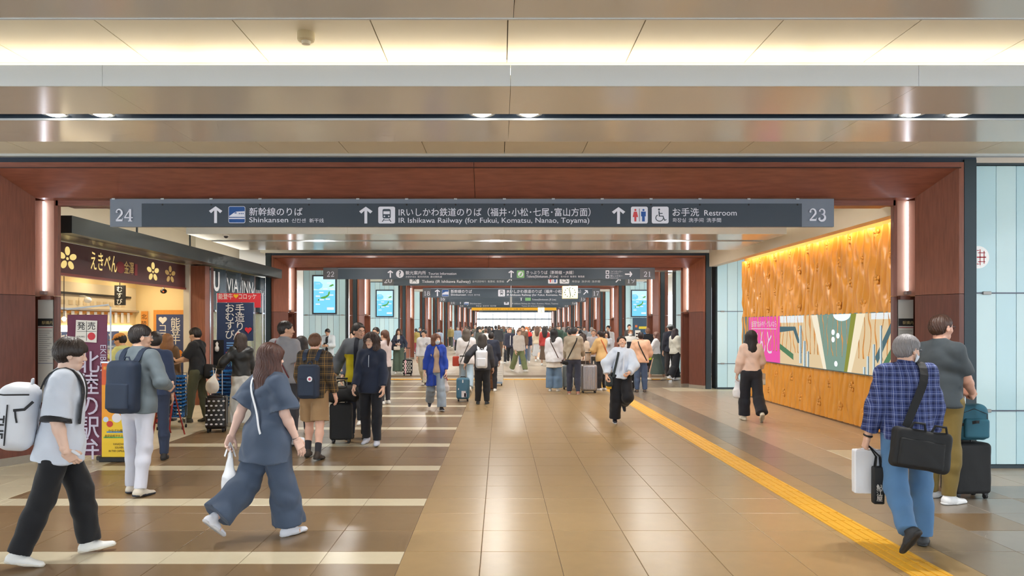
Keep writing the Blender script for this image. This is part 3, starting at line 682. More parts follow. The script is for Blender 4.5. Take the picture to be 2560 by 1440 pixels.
# ---------------------------------------------------------------- map screens on the glass walls
SCB = E('screen_cyan', (120, 204, 234), 1.3); SCL = E('screen_pale', (190, 230, 246), 1.3); SCG = E('screen_green', (120, 200, 90), 0.75); SCW = E('screen_white', (236, 244, 246), 1.1); BEZ = M('bezel', (48, 56, 66), 0.3)
def map_screen(label, xl, xr, yt, yb, Y):
    a, b = px(xl, yb, Y), px(xr, yt, Y); w, h = b.x-a.x, b.z-a.z; t = thing('map_screen', label, 'screen', a)
    m = w*0.07
    MB().box(-m, w+m, 0, 0.035, -m, h+m).build('bezel', BEZ, t)
    MB().box(0, w, -0.004, 0, 0, h*.62).build('display', SCB, t); MB().box(0, w, -0.0041, -0.0005, h*.62, h).build('display', SCL, t)
    def P(pts, mt): return MB().prism([(x*w, z*h) for x, z in pts], -0.009, -0.006, 'y').build('map_shape', mt, t)
    P([(.02, .66), (.22, .64), (.40, .70), (.42, .78), (.3, .85), (.02, .86)], SCB)
    P([(.3, .42), (.42, .44), (.55, .46), (.66, .5), (.7, .58), (.76, .59), (.74, .5), (.66, .44), (.52, .39), (.36, .39)], SCG)
    P([(.7, .72), (.82, .72), (.95, .76), (.88, .79), (.78, .76)], SCG); P([(.2, .33), (.26, .33), (.26, .38), (.2, .37)], SCG)
    for (x, z) in ((.1, .78), (.62, .8), (.45, .64), (.76, .63), (.26, .54), (.72, .47), (.1, .44), (.28, .34), (.56, .36), (.1, .22)): P([(x, z), (x+.2, z), (x+.2, z+.035), (x, z+.035)], SCW)
    P([(.62, .08), (.95, .08), (.95, .15), (.62, .15)], SCW)
map_screen('largest blue map screen, left of the 22 sign post', 784, 838, 691, 782, 27.84)
map_screen('blue map screen on the left glass wall under the 20 sign', 942, 982, 727, 790, 38.84)
map_screen('blue map screen on the right glass wall under the 19 sign', 1580, 1617, 727, 790, 38.84)
map_screen('narrow map screen at the left fifth portal', 1026, 1034, 741, 792, 47.35)
map_screen('narrow map screen at the right fifth portal', 1527, 1535, 741, 792, 47.35)
po = thing('blue_poster', 'dark blue poster under the right map screen', 'poster', px(1582, 905, 38.8)); w = 38*38.8/F
MB().box(0, w, 0, 0.03, 0.4, 2.3).build('panel', M('poster_navy', (52, 78, 100), 0.4), po)
for (a, b, c, d, mt) in ((.15, .5, 1.2, 1.65, (232, 224, 214)), (.55, .9, 1.15, 1.5, (40, 96, 150)), (.4, .9, 1.72, 1.85, (224, 200, 60)), (.15, .3, 1.8, 1.92, (220, 120, 70)), (.2, .45, 1.3, 1.36, (220, 70, 60)), (.2, .45, 1.45, 1.51, (220, 70, 60))):
    MB().prism([(w*a, c), (w*b, c), (w*b, d), (w*a, d)], -0.004, -0.001, 'y').build('print', M('pr%d_%d_%d' % mt, mt, 0.5), po)

# ---------------------------------------------------------------- golden wall on the right
XG = 6.26; GOLD = M('gold_relief', (222, 154, 58), 0.36, 0.0, noise=0.05, nscale=5, spec=0.6)
YA, YB_, ZT = 10.9, 19.1, 3.41
FLW = [(12.33+0.91*i-0.91*2, z) for i in range(10) for z in (3.31, 2.54)]+[(12.78+0.91*i-0.91*2, z) for i in range(9) for z in (2.93, 2.16)]+[(12.33+0.91*i-.91*2, .69) for i in range(10)]+[(12.78+.91*i-.91*2, .3) for i in range(9)]
FLW = [p for p in FLW if YA+0.1 < p[0] < YB_-0.05]
ny, nz = 900, 84
yy = np.linspace(YA, YB_, ny); zz = np.linspace(0.03, ZT, nz); Yg, Zg = np.meshgrid(yy, zz, indexing='ij')
ph = 2*PI*Yg/0.2+1.5*np.sin(2*PI*Zg/0.78+2*PI*Yg/0.91)*np.cos(2*PI*Yg/0.455)+0.8*np.sin(2*PI*Zg/1.3+3*Yg)
dep = 0.075*np.abs(np.sin(ph*0.5))**0.75*np.where(Zg > 1.2, 1.0, 0.5)
for (fy, fz) in FLW: dep *= 1-0.3*np.exp(-(((Yg-fy)/0.09)**2+((Zg-fz)/0.1)**2))
vv = np.stack([XG-dep, Yg, Zg], -1).reshape(-1, 3)
ii = (np.arange(ny-1)[:, None]*nz+np.arange(nz-1)[None, :]).ravel(); ff = np.stack([ii, ii+1, ii+nz+1, ii+nz], 1)
me = bpy.data.meshes.new('wall_right'); me.from_pydata(vv.tolist(), [], ff.tolist()); me.materials.append(GOLD); me.polygons.foreach_set('use_smooth', [True]*len(ff))
gwall = obj('wall_right', me, kind='structure')
MB().box(XG+0.005, XG+0.3, 10.65, YB_+0.02, 0, 3.9).build('wall_core', M('wall_core', (170, 120, 60), 0.6), gwall)
MB().box(XG-0.02, XG+0.01, YA, YB_, 0, 0.03).build('wall_foot', M('foot_dark', (120, 84, 50), 0.5), gwall)
fm = MB()
for k in range(5):
    a = 2*PI*k/5+PI/2; fm.ball((0, 0.062*math.cos(a), 0.062*math.sin(a)), (0.018, 0.038, 0.038), 8, 6)
fm.ball((-0.006, 0, 0), (0.026, 0.02, 0.02), 8, 6)
fme = fm.mesh('flower_boss', GOLD, True)
for (fy, fz) in FLW: obj('flower_boss', fme, gwall, (XG-(0.042 if fz > 1 else 0.022), fy, fz))
# overhanging fascia with the warm light behind it
fa = MB()
for (a, b) in ((10.65, 14.0), (14.0, 17.0), (17.0, 20.9)): fa.box(5.86, 6.02, a+.002, b-.002, 3.415, 3.99)
MB().box(5.86, 6.02, 10.65, 14.998, 3.43, 3.98).build('fascia_panel', CREAM, gwall); MB().box(5.86, 6.02, 15.002, 20.9, 3.43, 3.98).build('fascia_panel', CREAM, gwall)
MB().box(6.02, 6.06, 10.7, 20.88, 3.43, 3.46).build('light_ledge', CREAM, gwall)
for i in range(6): MB().box(6.07, 6.095, 10.7+i*1.4, 12.04+i*1.4, 3.455, 3.475).build('light_strip', WARML, gwall)
# video screen
vs_ = thing('video_wall', 'long video screen on the golden wall, pink end panel', 'screen', (XG-0.06, 0, 0))
MB().box(0, 0.06, 11.0, 19.1, 0.93, 2.0).build('housing', M('housing_grey', (96, 120, 124), 0.4), vs_)
VY0, VY1, VZ0, VZ1 = 10.98, 19.0, 0.95, 1.985
def VP(name, pts, mat, lift=0.0):   # pts: (distance along the wall from the camera end, height 0..1)
    return MB().prism([(y, VZ0+z*(VZ1-VZ0)) for y, z in pts], -0.012-lift, -0.010-lift, 'x').build(name, mat, vs_)
VE = lambda n, c, s=0.95: E('vid_'+n, c, s*1.05)
yp = 6.2*F/(1951-CX); ye = 6.2*F/(1873-CX)
VP('pink_panel', [(yp, 0), (ye, 0), (ye, 1), (yp, 1)], VE('pink', (228, 88, 164), 1.1))
VP('picture', [(VY0, 0), (yp-.01, 0), (yp-.01, 1), (VY0, 1)], VE('tan', (232, 206, 164)))
vy = lambda x: 6.2*F/(x-CX)
VP('picture_shape', [(vy(2068), 0), (vy(2120), 0), (vy(2143), 1), (vy(2045), 1)], VE('sage', (134, 160, 146)), 0.002)
VP('picture_shape', [(vy(2112), 0), (vy(2120), 0), (vy(2143), 1), (vy(2130), 1)], VE('moss', (146, 150, 70)), 0.004)
VP('picture_shape', [(vy(2045), 1), (vy(2068), 0), (vy(2060), 0), (vy(2030), 1)], VE('cream', (252, 240, 214)), 0.003)
VP('picture_shape', [(vy(2143), 1), (vy(2120), 0), (vy(2130), 0), (vy(2165), 1)], VE('cream2', (252, 238, 206)), 0.003)
for a, b, c, d in ((1951, 2010, .86, 1), (2180, 2228, .9, 1)): VP('picture_shape', [(vy(a), c), (vy(b), c), (vy(b), d), (vy(a), d)], VE('white', (240, 244, 244)), 0.002)
VP('picture_shape', [(vy(1951), .78), (vy(1990), .78), (vy(2002), .45), (vy(1996), .45), (vy(1985), .7), (vy(1951), .66)], VE('slate', (84, 110, 116), 1.0), 0.003)
VP('picture_shape', [(vy(1951), .42), (vy(1985), .22), (vy(1985), .1), (vy(1951), .3)], VE('grn', (90, 130, 96), 1.0), 0.003)
VP('picture_shape', [(vy(2195), .02), (vy(2230), .45), (vy(2230), .3), (vy(2210), .02)], VE('grn', (90, 130, 96), 1.0), 0.003)
VP('picture_shape', [(vy(2190), .3), (vy(2230), .85), (vy(2230), .7), (vy(2196), .2)], VE('slate', (84, 110, 116), 1.0), 0.003)
for xx, h0, h1 in ((2003, .05, .8), (2013, .0, .5), (2022, 0, .3), (2163, 0, .12), (2172, 0, .3), (2187, 0, .5), (2205, 0, .8)):
    VP('picture_column', [(vy(xx-3), h0), (vy(xx+3), h0), (vy(xx+3), h1), (vy(xx-3), h1)], VE('silver', (190, 205, 210), 1.2), 0.005)
    VP('picture_column', [(vy(xx+1), h0), (vy(xx+2.6), h0), (vy(xx+2.6), h1), (vy(xx+1), h1)], VE('dark', (70, 90, 90), 0.9), 0.007)
VP('picture_shape', [(vy(2107+22*math.cos(PI+PI*i/12)), 1+.12*math.sin(PI+PI*i/12)) for i in range(13)], VE('sky', (214, 236, 248), 1.4), 0.006)
for a, z in ((2085, .68), (2085, .55), (2097, .62), (2092, .12)): VP('picture_shape', [(vy(a+4*math.cos(2*PI*i/10)), z+.05*math.sin(2*PI*i/10)) for i in range(10)], VE('glow', (244, 250, 255), 1.5), 0.006)
rx = (PI/2, 0, -PI/2)
VWT = E('vid_letter', (250, 236, 246), 0.85)
text(vs_, '金沢駅でおみやげ・グルメなら', (-0.016, vy(1880), VZ0+.78*(VZ1-VZ0)), 0.16, VWT, rx, 0.004, width=abs(vy(1880)-vy(1942)))
VP('rule', [(vy(1880), .72), (vy(1942), .72), (vy(1942), .735), (vy(1880), .735)], VWT, 0.004)
text(vs_, 'あんと', (-0.016, vy(1884), VZ0+.2*(VZ1-VZ0)), 0.62, VWT, rx, 0.0, width=abs(vy(1884)-vy(1931)))

# ---------------------------------------------------------------- notice boards in the first frame's recesses
for s, lb in ((-1, 'framed notice with black heading on the left portal post'), (1, 'framed notice with black heading on the right portal post')):
    xm = XC1+s*5.735; t = thing('notice_board', lb, 'notice', (xm, 9.25+0.70, 0))
    MB().box(-0.10, 0.10, 0, 0.02, 0.75, 2.12).build('panel', M('notice_grey', (188, 186, 180), 0.4), t)
    MB().box(-0.098, 0.098, -0.003, 0, 1.77, 1.87).build('heading_band', BLACKM, t); MB().box(-0.098, 0.098, -0.003, 0, 1.745, 1.753).build('red_rule', M('rule_red', (170, 50, 60), 0.5), t)
    text(t, '駅構内', (-0.045, -0.005, 1.795), 0.05, M('notice_gold', (190, 170, 120), 0.5)); 
    for k in range(15): MB().box(-0.085, 0.085-0.03*(k % 3), -0.002, 0, 1.70-k*0.028, 1.706-k*0.028).build('text_line', M('notice_ink', (110, 110, 112), 0.5), t)
    MB().box(-0.098, 0.098, -0.003, 0, 1.27, 1.276).build('blue_rule', M('rule_blue', (70, 80, 120), 0.5), t)

# ---------------------------------------------------------------- lunch-box shop on the left: canopy, signboard, walls
ST = M('canopy_metal', (74, 84, 86), 0.35, 0.5); 
cn = thing('shop_canopy', 'long dark metal canopy over the shops on the left', 'canopy')
MB().box(-6.30, -6.08, 10.6, 20.8, 3.09, 3.34).build('fascia', ST, cn); MB().box(-7.3, -6.3, 10.6, 20.8, 3.2, 3.34).build('canopy_top', ST, cn)
MB().box(-7.2, -6.3, 10.6, 20.8, 3.16, 3.2).build('soffit', M('soffit_warm', (226, 210, 178), 0.4, coat=0.3), cn); MB().box(-6.95, -6.3, 10.6, 20.8, 3.14, 3.155).build('soffit_rail', SILVER, cn)
for i in range(6): MB().box(-6.98, -6.94, 10.8+i*1.65, 12.4+i*1.65, 3.345, 3.375).build('fill_strip', COVEN, cn)  # glowing strips added on the canopy to brighten the cream wall above
# upper cream wall above the canopy, with dark joints
uw = MB().box(-7.6, -7.4, 10.6, 20.95, 3.3, 3.98).build('wall_left_upper', CREAM, kind='structure')
for yj in (12.4, 15.2, 17.8): MB().box(-7.4, -7.385, yj-0.03, yj+0.03, 3.3, 3.98).build('wall_joint', STEEL, uw)
MB().box(-7.4, -7.3, 17.9, 20.9, 3.3, 3.98).build('wall_panel', M('cream_light', (232, 226, 212), 0.5), uw)
# signboard
sb = thing('shop_signboard', 'dark red shop signboard with golden flowers and lettering', 'signboard', (-7.0, 0, 0))
MB().box(-0.08, 0, 10.7, 16.6, 2.62, 3.12).build('board', M('board_maroon', (84, 34, 30), 0.45), sb)
MB().box(-0.08, 0.02, 10.7, 16.6, 2.58, 2.62).build('lower_lip', M('lip_red', (140, 60, 48), 0.4), sb)
GL = E('gold_letters', (250, 220, 140), 1.0); GLD = M('gold_letters_dim', (196, 164, 96), 0.4, emit=0.2); SR = M('seal_red', (150, 36, 44), 0.5)
def sbflower(Yc, zc, r, mt):
    for k in range(5):
        a = 2*PI*k/5+PI/2; cy, cz = Yc+r*0.62*math.cos(a)*1.35, zc+r*0.62*math.sin(a)
        pts = [(cy+(r*.36*math.cos(q)*math.cos(a)-r*.25*math.sin(q)*math.sin(a))*1.35, cz+r*.36*math.cos(q)*math.sin(a)+r*.25*math.sin(q)*math.cos(a)) for q in [2*PI*i/14 for i in range(14)]]
        MB().prism(pts, 0.002, 0.008, 'x').build('petal', mt, sb)
    MB().prism([(Yc+r*.12*math.cos(2*PI*i/10)*1.35, zc+r*.12*math.sin(2*PI*i/10)) for i in range(10)], 0.002, 0.008, 'x').build('flower_centre', mt, sb)
Ys = lambda x: 7.0*F/(CX-x)
sbflower(Ys(168), 2.86, 0.20, GL); sbflower(Ys(382), 2.86, 0.20, GL); sbflower(Ys(425), 2.86, 0.19, GLD)
ry = (PI/2, 0, PI/2)
text(sb, 'えきべん', (0.006, Ys(226), 2.76), 0.36, GL, ry, 0.006, width=Ys(292)-Ys(226)); text(sb, '金澤', (0.006, Ys(309), 2.77), 0.25, GLD, ry, 0.01, width=Ys(334)-Ys(309))
MB().prism([(Ys(301)+.16*math.cos(2*PI*i/16), 2.85+.11*math.sin(2*PI*i/16)) for i in range(16)], 0.002, 0.006, 'x').build('red_seal', SR, sb)
MB().box(0.002, 0.006, Ys(336), Ys(343), 2.74, 2.96).build('red_seal', SR, sb)
# shop walls
SWALL = M('shop_wall', (238, 214, 160), 0.6)
XBW = -8.3
wl = MB().box(XBW-0.1, XBW, 10.4, 17.1, 0, 3.2).build('wall_shop_back', SWALL, kind='structure')
we = MB().box(XBW, -7.02, 17.0, 17.15, 0, 3.2).build('wall_shop_end', SWALL, kind='structure')
wn = MB().box(XBW, -6.6, 10.42, 10.55, 0, 3.2).build('wall_shop_near', SWALL, kind='structure')
MB().box(-7.05, -6.92, 16.62, 17.15, 0, 3.14).build('trim_1', M('post_white', (214, 206, 190), 0.5), kind='structure')
sc = MB().box(XBW, -7.08, 10.5, 17.0, 2.95, 3.0).build('ceiling_shop', M('shop_ceiling', (240, 228, 196), 0.6), kind='structure')
for i, yq in enumerate((11.6, 13.2, 14.8, 16.2)):
    t = thing('shop_lamp', 'warm ceiling lamp in the lunch-box shop, %s from the camera' % ['nearest', 'second', 'third', 'farthest'][i], 'lamp', (-7.7, yq, 2.95), 0, 'lamps in the lunch-box shop ceiling')
    MB().lathe([(0.09, 0.0), (0.09, -0.02), (0.0, -0.03)][::-1], n=14).build('lens', E('shop_lens', (255, 226, 170), 20), t)
    ld = bpy.data.lights.new('shop_light', 'AREA'); ld.shape = 'DISK'; ld.size = 0.25; ld.energy = 12; ld.color = (1, 0.84, 0.6)
    lo = bpy.data.objects.new('lamp', ld); C.objects.link(lo); lo.parent = t; lo.location = (0, 0, -0.05)
# ---------------------------------------------------------------- inside the lunch-box shop
DK = M('dark_wood_counter', (92, 70, 52), 0.5); ORW = M('orange_wood', (222, 148, 62), 0.5, noise=0.1, nscale=4, stretch=(8, 8, 1)); NAVY = M('noren_navy', (48, 56, 88), 0.8); INKW = M('ink_white', (238, 234, 226), 0.7)
ct = thing('shop_counter', 'pale shop counter under the dark red signboard', 'counter', (-7.5, 0, 0))
MB().box(-0.25, 0.25, 10.75, 16.0, 0.0, 0.92).build('base', M('counter_pale', (214, 196, 160), 0.6), ct); MB().box(-0.28, 0.28, 10.72, 16.05, 0.92, 0.97, 0.008).build('worktop', DK, ct)
gc = thing('glass_case', 'glass display case standing on the shop counter', 'display case', (-7.45, 13.2, 0.97))
MB().box(-0.2, 0.2, -0.9, 0.9, 0, 0.03).build('tray', SILVER, gc)
for z in (0.2, 0.4): MB().box(-0.2, 0.2, -0.9, 0.9, z, z+0.012).build('shelf', SILVER, gc)
PANE2 = M('case_glass', (225, 240, 240), 0.03, alpha=0.15)
MB().box(0.2, 0.208, -0.9, 0.9, 0.03, 0.45).build('front_pane', PANE2, gc); MB().box(-0.2, 0.2, -0.908, -0.9, 0.03, 0.45).build('side_pane', PANE2, gc)
for a in (-0.9, 0.9): MB().box(0.19, 0.21, a-0.01, a+0.01, 0, 0.46).build('corner_post', CHROME, gc)
for i in range(12):
    col = [(196, 60, 50), (230, 190, 90), (60, 90, 60), (236, 226, 200)][i % 4]
    o = MB().box(-0.07, 0.07, -0.055, 0.055, 0, 0.06, 0.006).build('lunch_box', M('lb_%d' % (i % 4), col, 0.5)); o.location = (-7.45, 12.42+0.145*i, 0.97+[0.032, 0.214][i % 2])
    tag(o, 'small %s lunch box in the glass display case, %s from the camera' % (['red', 'yellow', 'green', 'cream'][i % 4], ['first', 'second', 'third', 'fourth', 'fifth', 'sixth', 'seventh', 'eighth', 'ninth', 'tenth', 'eleventh', 'twelfth'][i]), 'lunch box', 'lunch boxes in the display case')
# back wall fittings
bk = thing('menu_shelf', 'pale menu panel with a dark rail on the shop back wall', 'menu panel', (XBW+0.01, 0, 0))
MB().box(0, 0.05, 12.5, 16.9, 2.12, 2.62).build('panel', M('menu_pale', (210, 196, 166), 0.6), bk); MB().box(0.05, 0.09, 12.7, 16.6, 2.38, 2.42).build('rail', BLACKM, bk); MB().box(0, 0.07, 12.4, 17.0, 2.08, 2.12).build('ledge', SILVER, bk)
for i in range(10): MB().box(0.05, 0.056, 14.0+i*0.25, 14.14+i*0.25, 2.18, 2.27).build('menu_card', M('menu_card', (196, 176, 140), 0.6), bk)
MB().box(0.0, 0.02, 12.4, 16.8, 1.66, 1.78).build('shelf_light', E('shelf_light', (255, 232, 190), 6.0), bk)
for i in range(16): MB().box(0.02, 0.03, 12.5+i*0.27, 12.6+i*0.27, 1.84, 2.06).build('white_tab', INKW, bk)
MB().box(0.0, 0.02, 12.4, 16.8, 2.02, 2.07).build('bamboo_rod', ORW, bk)
MB().box(0.005, 0.02, 13.6, 16.2, 1.28, 1.66).build('blue_band', M('noren_blue', (96, 112, 150), 0.8), bk); text(bk, 'おいしい', (0.025, 13.9, 1.40), 0.30, INKW, ry, 0.01, width=2.0)
for r in range(3):
    for i in range(9):
        col = [(214, 70, 60), (236, 220, 190), (60, 60, 70), (222, 170, 70)][(i+r) % 4]
        MB().lathe([(0.0, 0), (0.04, 0), (0.04, 0.1), (0.015, 0.14), (0.0, 0.15)][::-1], (0.12, 13.1+i*0.36, 0.62+r*0.24), 8).build('jar', M('jar_%d' % ((i+r) % 4), col, 0.4), bk)
for z in (0.6, 0.84, 1.08): MB().box(0, 0.22, 12.9, 16.4, z, z+0.02).build('shelf', DK, bk)
ms = thing('hanging_black_sign', 'small black sign with white lettering above the shop counter', 'sign', px(286, 763, 15.0)); 
MB().box(0, 0.21, 0, 0.04, 0, 0.40).build('board', BLACKM, ms)
for i, ch in enumerate('むすび'): text(ms, ch, (0.105, -0.004, 0.275-0.125*i), 0.125, INKW, center=True, bold=0.004)
MB().tube([(0.1, 0.02, 0.4), (0.1, 0.02, 0.765)], 0.008, 6).build('hanger', BLACKM, ms)
# framed poster on the end wall
fp = thing('framed_poster', 'blue croquette poster in an orange frame on the shop end wall', 'poster', (0, 16.97, 0))
a, b = px(380, 970, 16.9), px(462, 775, 16.9)
MB().box(a.x, b.x, 0, 0.03, a.z, b.z).build('frame', ORW, fp); MB().box(a.x+0.07, b.x-0.05, -0.012, 0, a.z+0.12, b.z-0.10).build('print', M('poster_blue', (62, 76, 122), 0.6), fp)
for i, ch in enumerate('能登牛'): text(fp, ch, ((436-CX)*16.9/F, -0.016, px(0, 815+22*i, 16.9).z), 0.23, INKW, center=True, bold=0.006)
for i, ch in enumerate('コロッ'): text(fp, ch, ((404-CX)*16.9/F, -0.016, px(0, 828+19*i, 16.9).z), 0.20, INKW, center=True, bold=0.006)
def heart(cx, cz, r, y0, y1, mb):
    pts = [(cx+r*0.06*16*math.sin(t)**3, cz+r*0.06*(13*math.cos(t)-5*math.cos(2*t)-2*math.cos(3*t)-math.cos(4*t))) for t in [2*PI*i/24 for i in range(24)]]
    return mb.prism(pts, y0, y1, 'y')
heart((404-CX)*16.9/F, px(0, 800, 16.9).z, 0.10, -0.016, -0.012, MB()).build('white_heart', INKW, fp); heart((436-CX)*16.9/F, px(0, 888, 16.9).z, 0.17, -0.016, -0.012, MB()).build('orange_heart', M('croq', (226, 140, 50), 0.7), fp)
text(fp, 'ちょい', ((425-CX)*16.9/F, -0.016, a.z+0.16), 0.12, INKW)
hb = thing('hokuriku_board', 'narrow orange wooden board with black writing beside the blue poster', 'board', (0, 16.95, 0)); a, b = px(350, 870, 16.9), px(366, 778, 16.9)
MB().box(a.x, b.x, 0, 0.03, a.z, b.z).build('plank', ORW, hb)
for i, ch in enumerate('北陸肉'): text(hb, ch, ((a.x+b.x)/2, -0.004, b.z-0.17-0.16*i), 0.13, BLACKM, center=True)
bulb = thing('bare_bulb', 'bare glowing bulb at the left end of the shop', 'lamp', px(160, 797, 12.4)); MB().ball((0, 0, 0), 0.035, 12, 8).build('bulb', E('bulb_glow', (255, 236, 200), 18), bulb, smooth=True); MB().tube([(0, 0, 0.03), (0, 0, 1.065)], 0.006, 6).build('cord', BLACKM, bulb)
sc_ = thing('security_camera', 'dark security camera below the right end of the signboard', 'camera', px(409, 728, 16.4)); MB().ball((0, 0, 0), (0.07, 0.07, 0.055), 12, 8).build('dome', M('cam_dark', (40, 36, 36), 0.2), sc_, smooth=True); MB().ball((0.02, -0.055, -0.01), 0.018, 8, 6).build('lens', M('cam_lens', (220, 90, 40), 0.2, emit=1.0), sc_); MB().lathe([(0.015, 0), (0.015, 0.39)], (0, 0, 0.03), 10).build('mount', WHITEM, sc_)
sl = thing('spotlight', 'white clip spotlight on the menu panel', 'spotlight', px(219, 750, 14.6)); MB().lathe([(0.02, 0), (0.055, 0.02), (0.06, 0.09), (0.05, 0.12)], (0, -0.06, 0), 14, 'y').build('head', WHITEM, sl, smooth=True); MB().tube([(0, 0, 0.05), (-0.08, 0.02, 0.08), (-0.19, 0.02, 0.08)], 0.012, 6).build('arm', WHITEM, sl)

# ---------------------------------------------------------------- hotel front beyond the shop
vf = thing('glass_storefront', 'glass storefront with dark sign band and chrome mullions before the second portal', 'storefront', (-6.6, 0, 0))
DKT = M('band_teal', (34, 52, 60), 0.25)
MB().box(-0.36, 0, 16.7, 16.95, 0, 3.12).build('wood_pier', WOODV, vf); MB().box(-0.2, 0.01, 16.96, 17.02, 0, 3.12).build('mullion', CHROME, vf); MB().box(-0.25, -0.02, 17.02, 17.25, 0, 3.12).build('wood_pier', WOODL, vf)
yv = [17.27, 17.9, 18.95, 20.0, 20.85]
for i in range(4):
    a, b = yv[i], yv[i+1]
    MB().box(-0.06, -0.03, a, b, 2.13, 3.12).build('sign_band', DKT, vf); MB().box(-0.045, -0.035, a, b, 0.05, 2.10).build('pane', M('store_glass', (200, 225, 222), 0.04, alpha=0.25), vf)
    MB().box(-0.06, 0.035, b-0.03, b+0.03, 0, 3.12).build('mullion', CHROME, vf); MB().box(-0.07, 0.01, a, b, 2.10, 2.14).build('transom', CHROME, vf)
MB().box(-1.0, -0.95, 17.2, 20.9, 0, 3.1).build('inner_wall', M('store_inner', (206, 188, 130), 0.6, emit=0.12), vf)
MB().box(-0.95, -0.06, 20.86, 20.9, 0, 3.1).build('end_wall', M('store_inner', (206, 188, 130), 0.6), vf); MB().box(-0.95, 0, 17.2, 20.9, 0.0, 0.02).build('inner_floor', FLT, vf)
VW = M('via_white', (226, 228, 230), 0.5, emit=0.2)
YV = lambda x: 6.63*F/(CX-x)
text(vf, 'U', (-0.02, YV(533), 2.60), 0.62, VW, ry, 0.03, width=YV(548)-YV(533)); text(vf, 'VIA', (-0.02, YV(566), 2.60), 0.50, VW, ry, 0.0, width=YV(595)-YV(566)); text(vf, 'INN', (-0.02, YV(605), 2.60), 0.50, VW, ry, 0.0, width=YV(631)-YV(605)); text(vf, 'KANAZAWA', (-0.02, YV(639), 2.62), 0.2, VW, ry, 0.0, width=YV(661)-YV(639))
# ---------------------------------------------------------------- things set out in front of the shops
nb = thing('standing_banner', 'tall purple standing banner with white lettering beside the left portal post', 'banner', px(218, 815, 9.86)); nb.location.z = 0
PUR = M('banner_purple', (122, 66, 92), 0.75, noise=0.08, nscale=4); INKL = M('ink_lavender', (206, 200, 222), 0.7)
mb = MB(); n = 14; w2 = 0.275
vsn = []
for j in range(21):
    z = 0.06+1.86*j/20
    for i in range(n+1):
        x = -w2+2*w2*i/n; vsn.append((x, 0.018*math.sin(7*x+2*z)+0.006*math.sin(17*x-3*z), z))
mb.add(vsn, [(j*(n+1)+i, j*(n+1)+i+1, (j+1)*(n+1)+i+1, (j+1)*(n+1)+i) for j in range(20) for i in range(n)])
o = mb.build('cloth', PUR, nb, smooth=True)
for i, ch in enumerate('北陸の駅弁'): text(nb, ch, (0.03, -0.03, 1.18-0.285*i), 0.31, INKL, center=True, bold=0.006)
t_ = text(nb, 'EKIBEN', (0.19, -0.03, 1.52), 0.11, INKL, rot=(PI/2, PI/2, 0), bold=0.004)
lp = MB().prism([(-0.14, 1.57), (0.14, 1.55), (0.15, 1.84), (-0.13, 1.85)], -0.032, -0.028, 'y').build('label_plate', INKW, nb)
MB().prism(disc(0.075, 1.635, 0.05, 20), -0.036, -0.033, 'y').build('red_disc', M('disc_red', (214, 60, 70), 0.6), lp); text(lp, '発', (-0.06, -0.036, 1.73), 0.11, BLACKM, center=True, bold=0.004); text(lp, '売', (0.075, -0.036, 1.73), 0.11, BLACKM, center=True, bold=0.004); text(lp, 'HOKURIKU', (-0.12, -0.036, 1.62), 0.03, BLACKM, width=0.11)
for (a, b, c, d) in ((-0.12, 0.14, 1.697, 1.701), (0.008, 0.012, 1.575, 1.83)): MB().box(a, b, -0.035, -0.033, c, d).build('label_rule', BLACKM, lp)
MB().tube([(0.31, 0.0, 0), (0.31, 0.0, 2.02), (0.28, 0, 2.05), (-0.27, 0, 1.99)], 0.011, 8).build('pole', M('pole_white', (214, 222, 230), 0.4), nb); MB().lathe([(0.2, 0), (0.2, 0.04), (0.04, 0.08)], (0.28, 0.12, 0), 16).build('water_base', M('base_grey', (70, 70, 74), 0.6), nb)
ob = thing('roll_up_banner', 'orange and yellow roll-up banner in front of the purple one', 'banner', px(286, 815, 9.75)); ob.location.z = 0
MB().box(-0.165, 0.165, 0, 0.006, 0.06, 0.55).build('lower_print', M('ru_yellow', (236, 196, 40), 0.5), ob); MB().box(-0.165, 0.165, 0, 0.006, 0.55, 1.0).build('middle_print', M('ru_amber', (240, 160, 30), 0.5), ob); MB().box(-0.165, 0.165, 0, 0.006, 1.0, 1.29).build('upper_print', M('ru_orange', (224, 96, 44), 0.5), ob)
MB().box(-0.18, 0.18, -0.05, 0.06, 0.0, 0.06, 0.01).build('cassette', BLACKM, ob); MB().box(-0.17, 0.17, -0.008, 0.012, 1.285, 1.305).build('top_rail', SILVER, ob); MB().tube([(0, 0.03, 0.05), (0, 0.03, 1.29)], 0.008, 6).build('support', SILVER, ob)
IB = M('ru_ink', (60, 44, 20), 0.6)
MB().box(-0.10, 0.15, -0.003, 0, 0.375, 0.395).build('blue_stripe', M('ru_blue', (90, 150, 200), 0.5), ob); MB().box(-0.14, 0.15, -0.003, 0, 0.305, 0.325).build('green_stripe', M('ru_green', (110, 180, 90), 0.5), ob)
for s_, z, w in (('かなざわ福付', 0.385, 0.22), ('金沢名所アクスタ', 0.315, 0.27)): text(ob, s_, (0.145-w, -0.006, z), 0.045, IB, width=w, bold=0.004)
for s_, z, w in (('KANAZAWA', 0.215, 0.16), ('SOUVENIR', 0.17, 0.14), ('IN THE CAPSULE', 0.125, 0.22)): text(ob, s_, (0.15-w, -0.006, z), 0.038, IB, width=w, bold=0.004)
for (cx, cz, r, c) in ((-0.11, 0.55, 0.035, (200, 214, 236)), (-0.06, 0.49, 0.04, (206, 60, 50)), (0.03, 0.57, 0.06, (226, 222, 226))): MB().prism(disc(cx, cz, r), -0.005, -0.001, 'y').build('capsule_print', M('cap_%d' % c[0], c, 0.5), ob)
text(ob, 'ガチャ', (-0.08, -0.006, 0.78), 0.12, IB, width=0.2, bold=0.006); text(ob, '期間限定', (-0.14, -0.006, 1.2), 0.05, M('ru_gold', (250, 210, 90), 0.5), width=0.14)
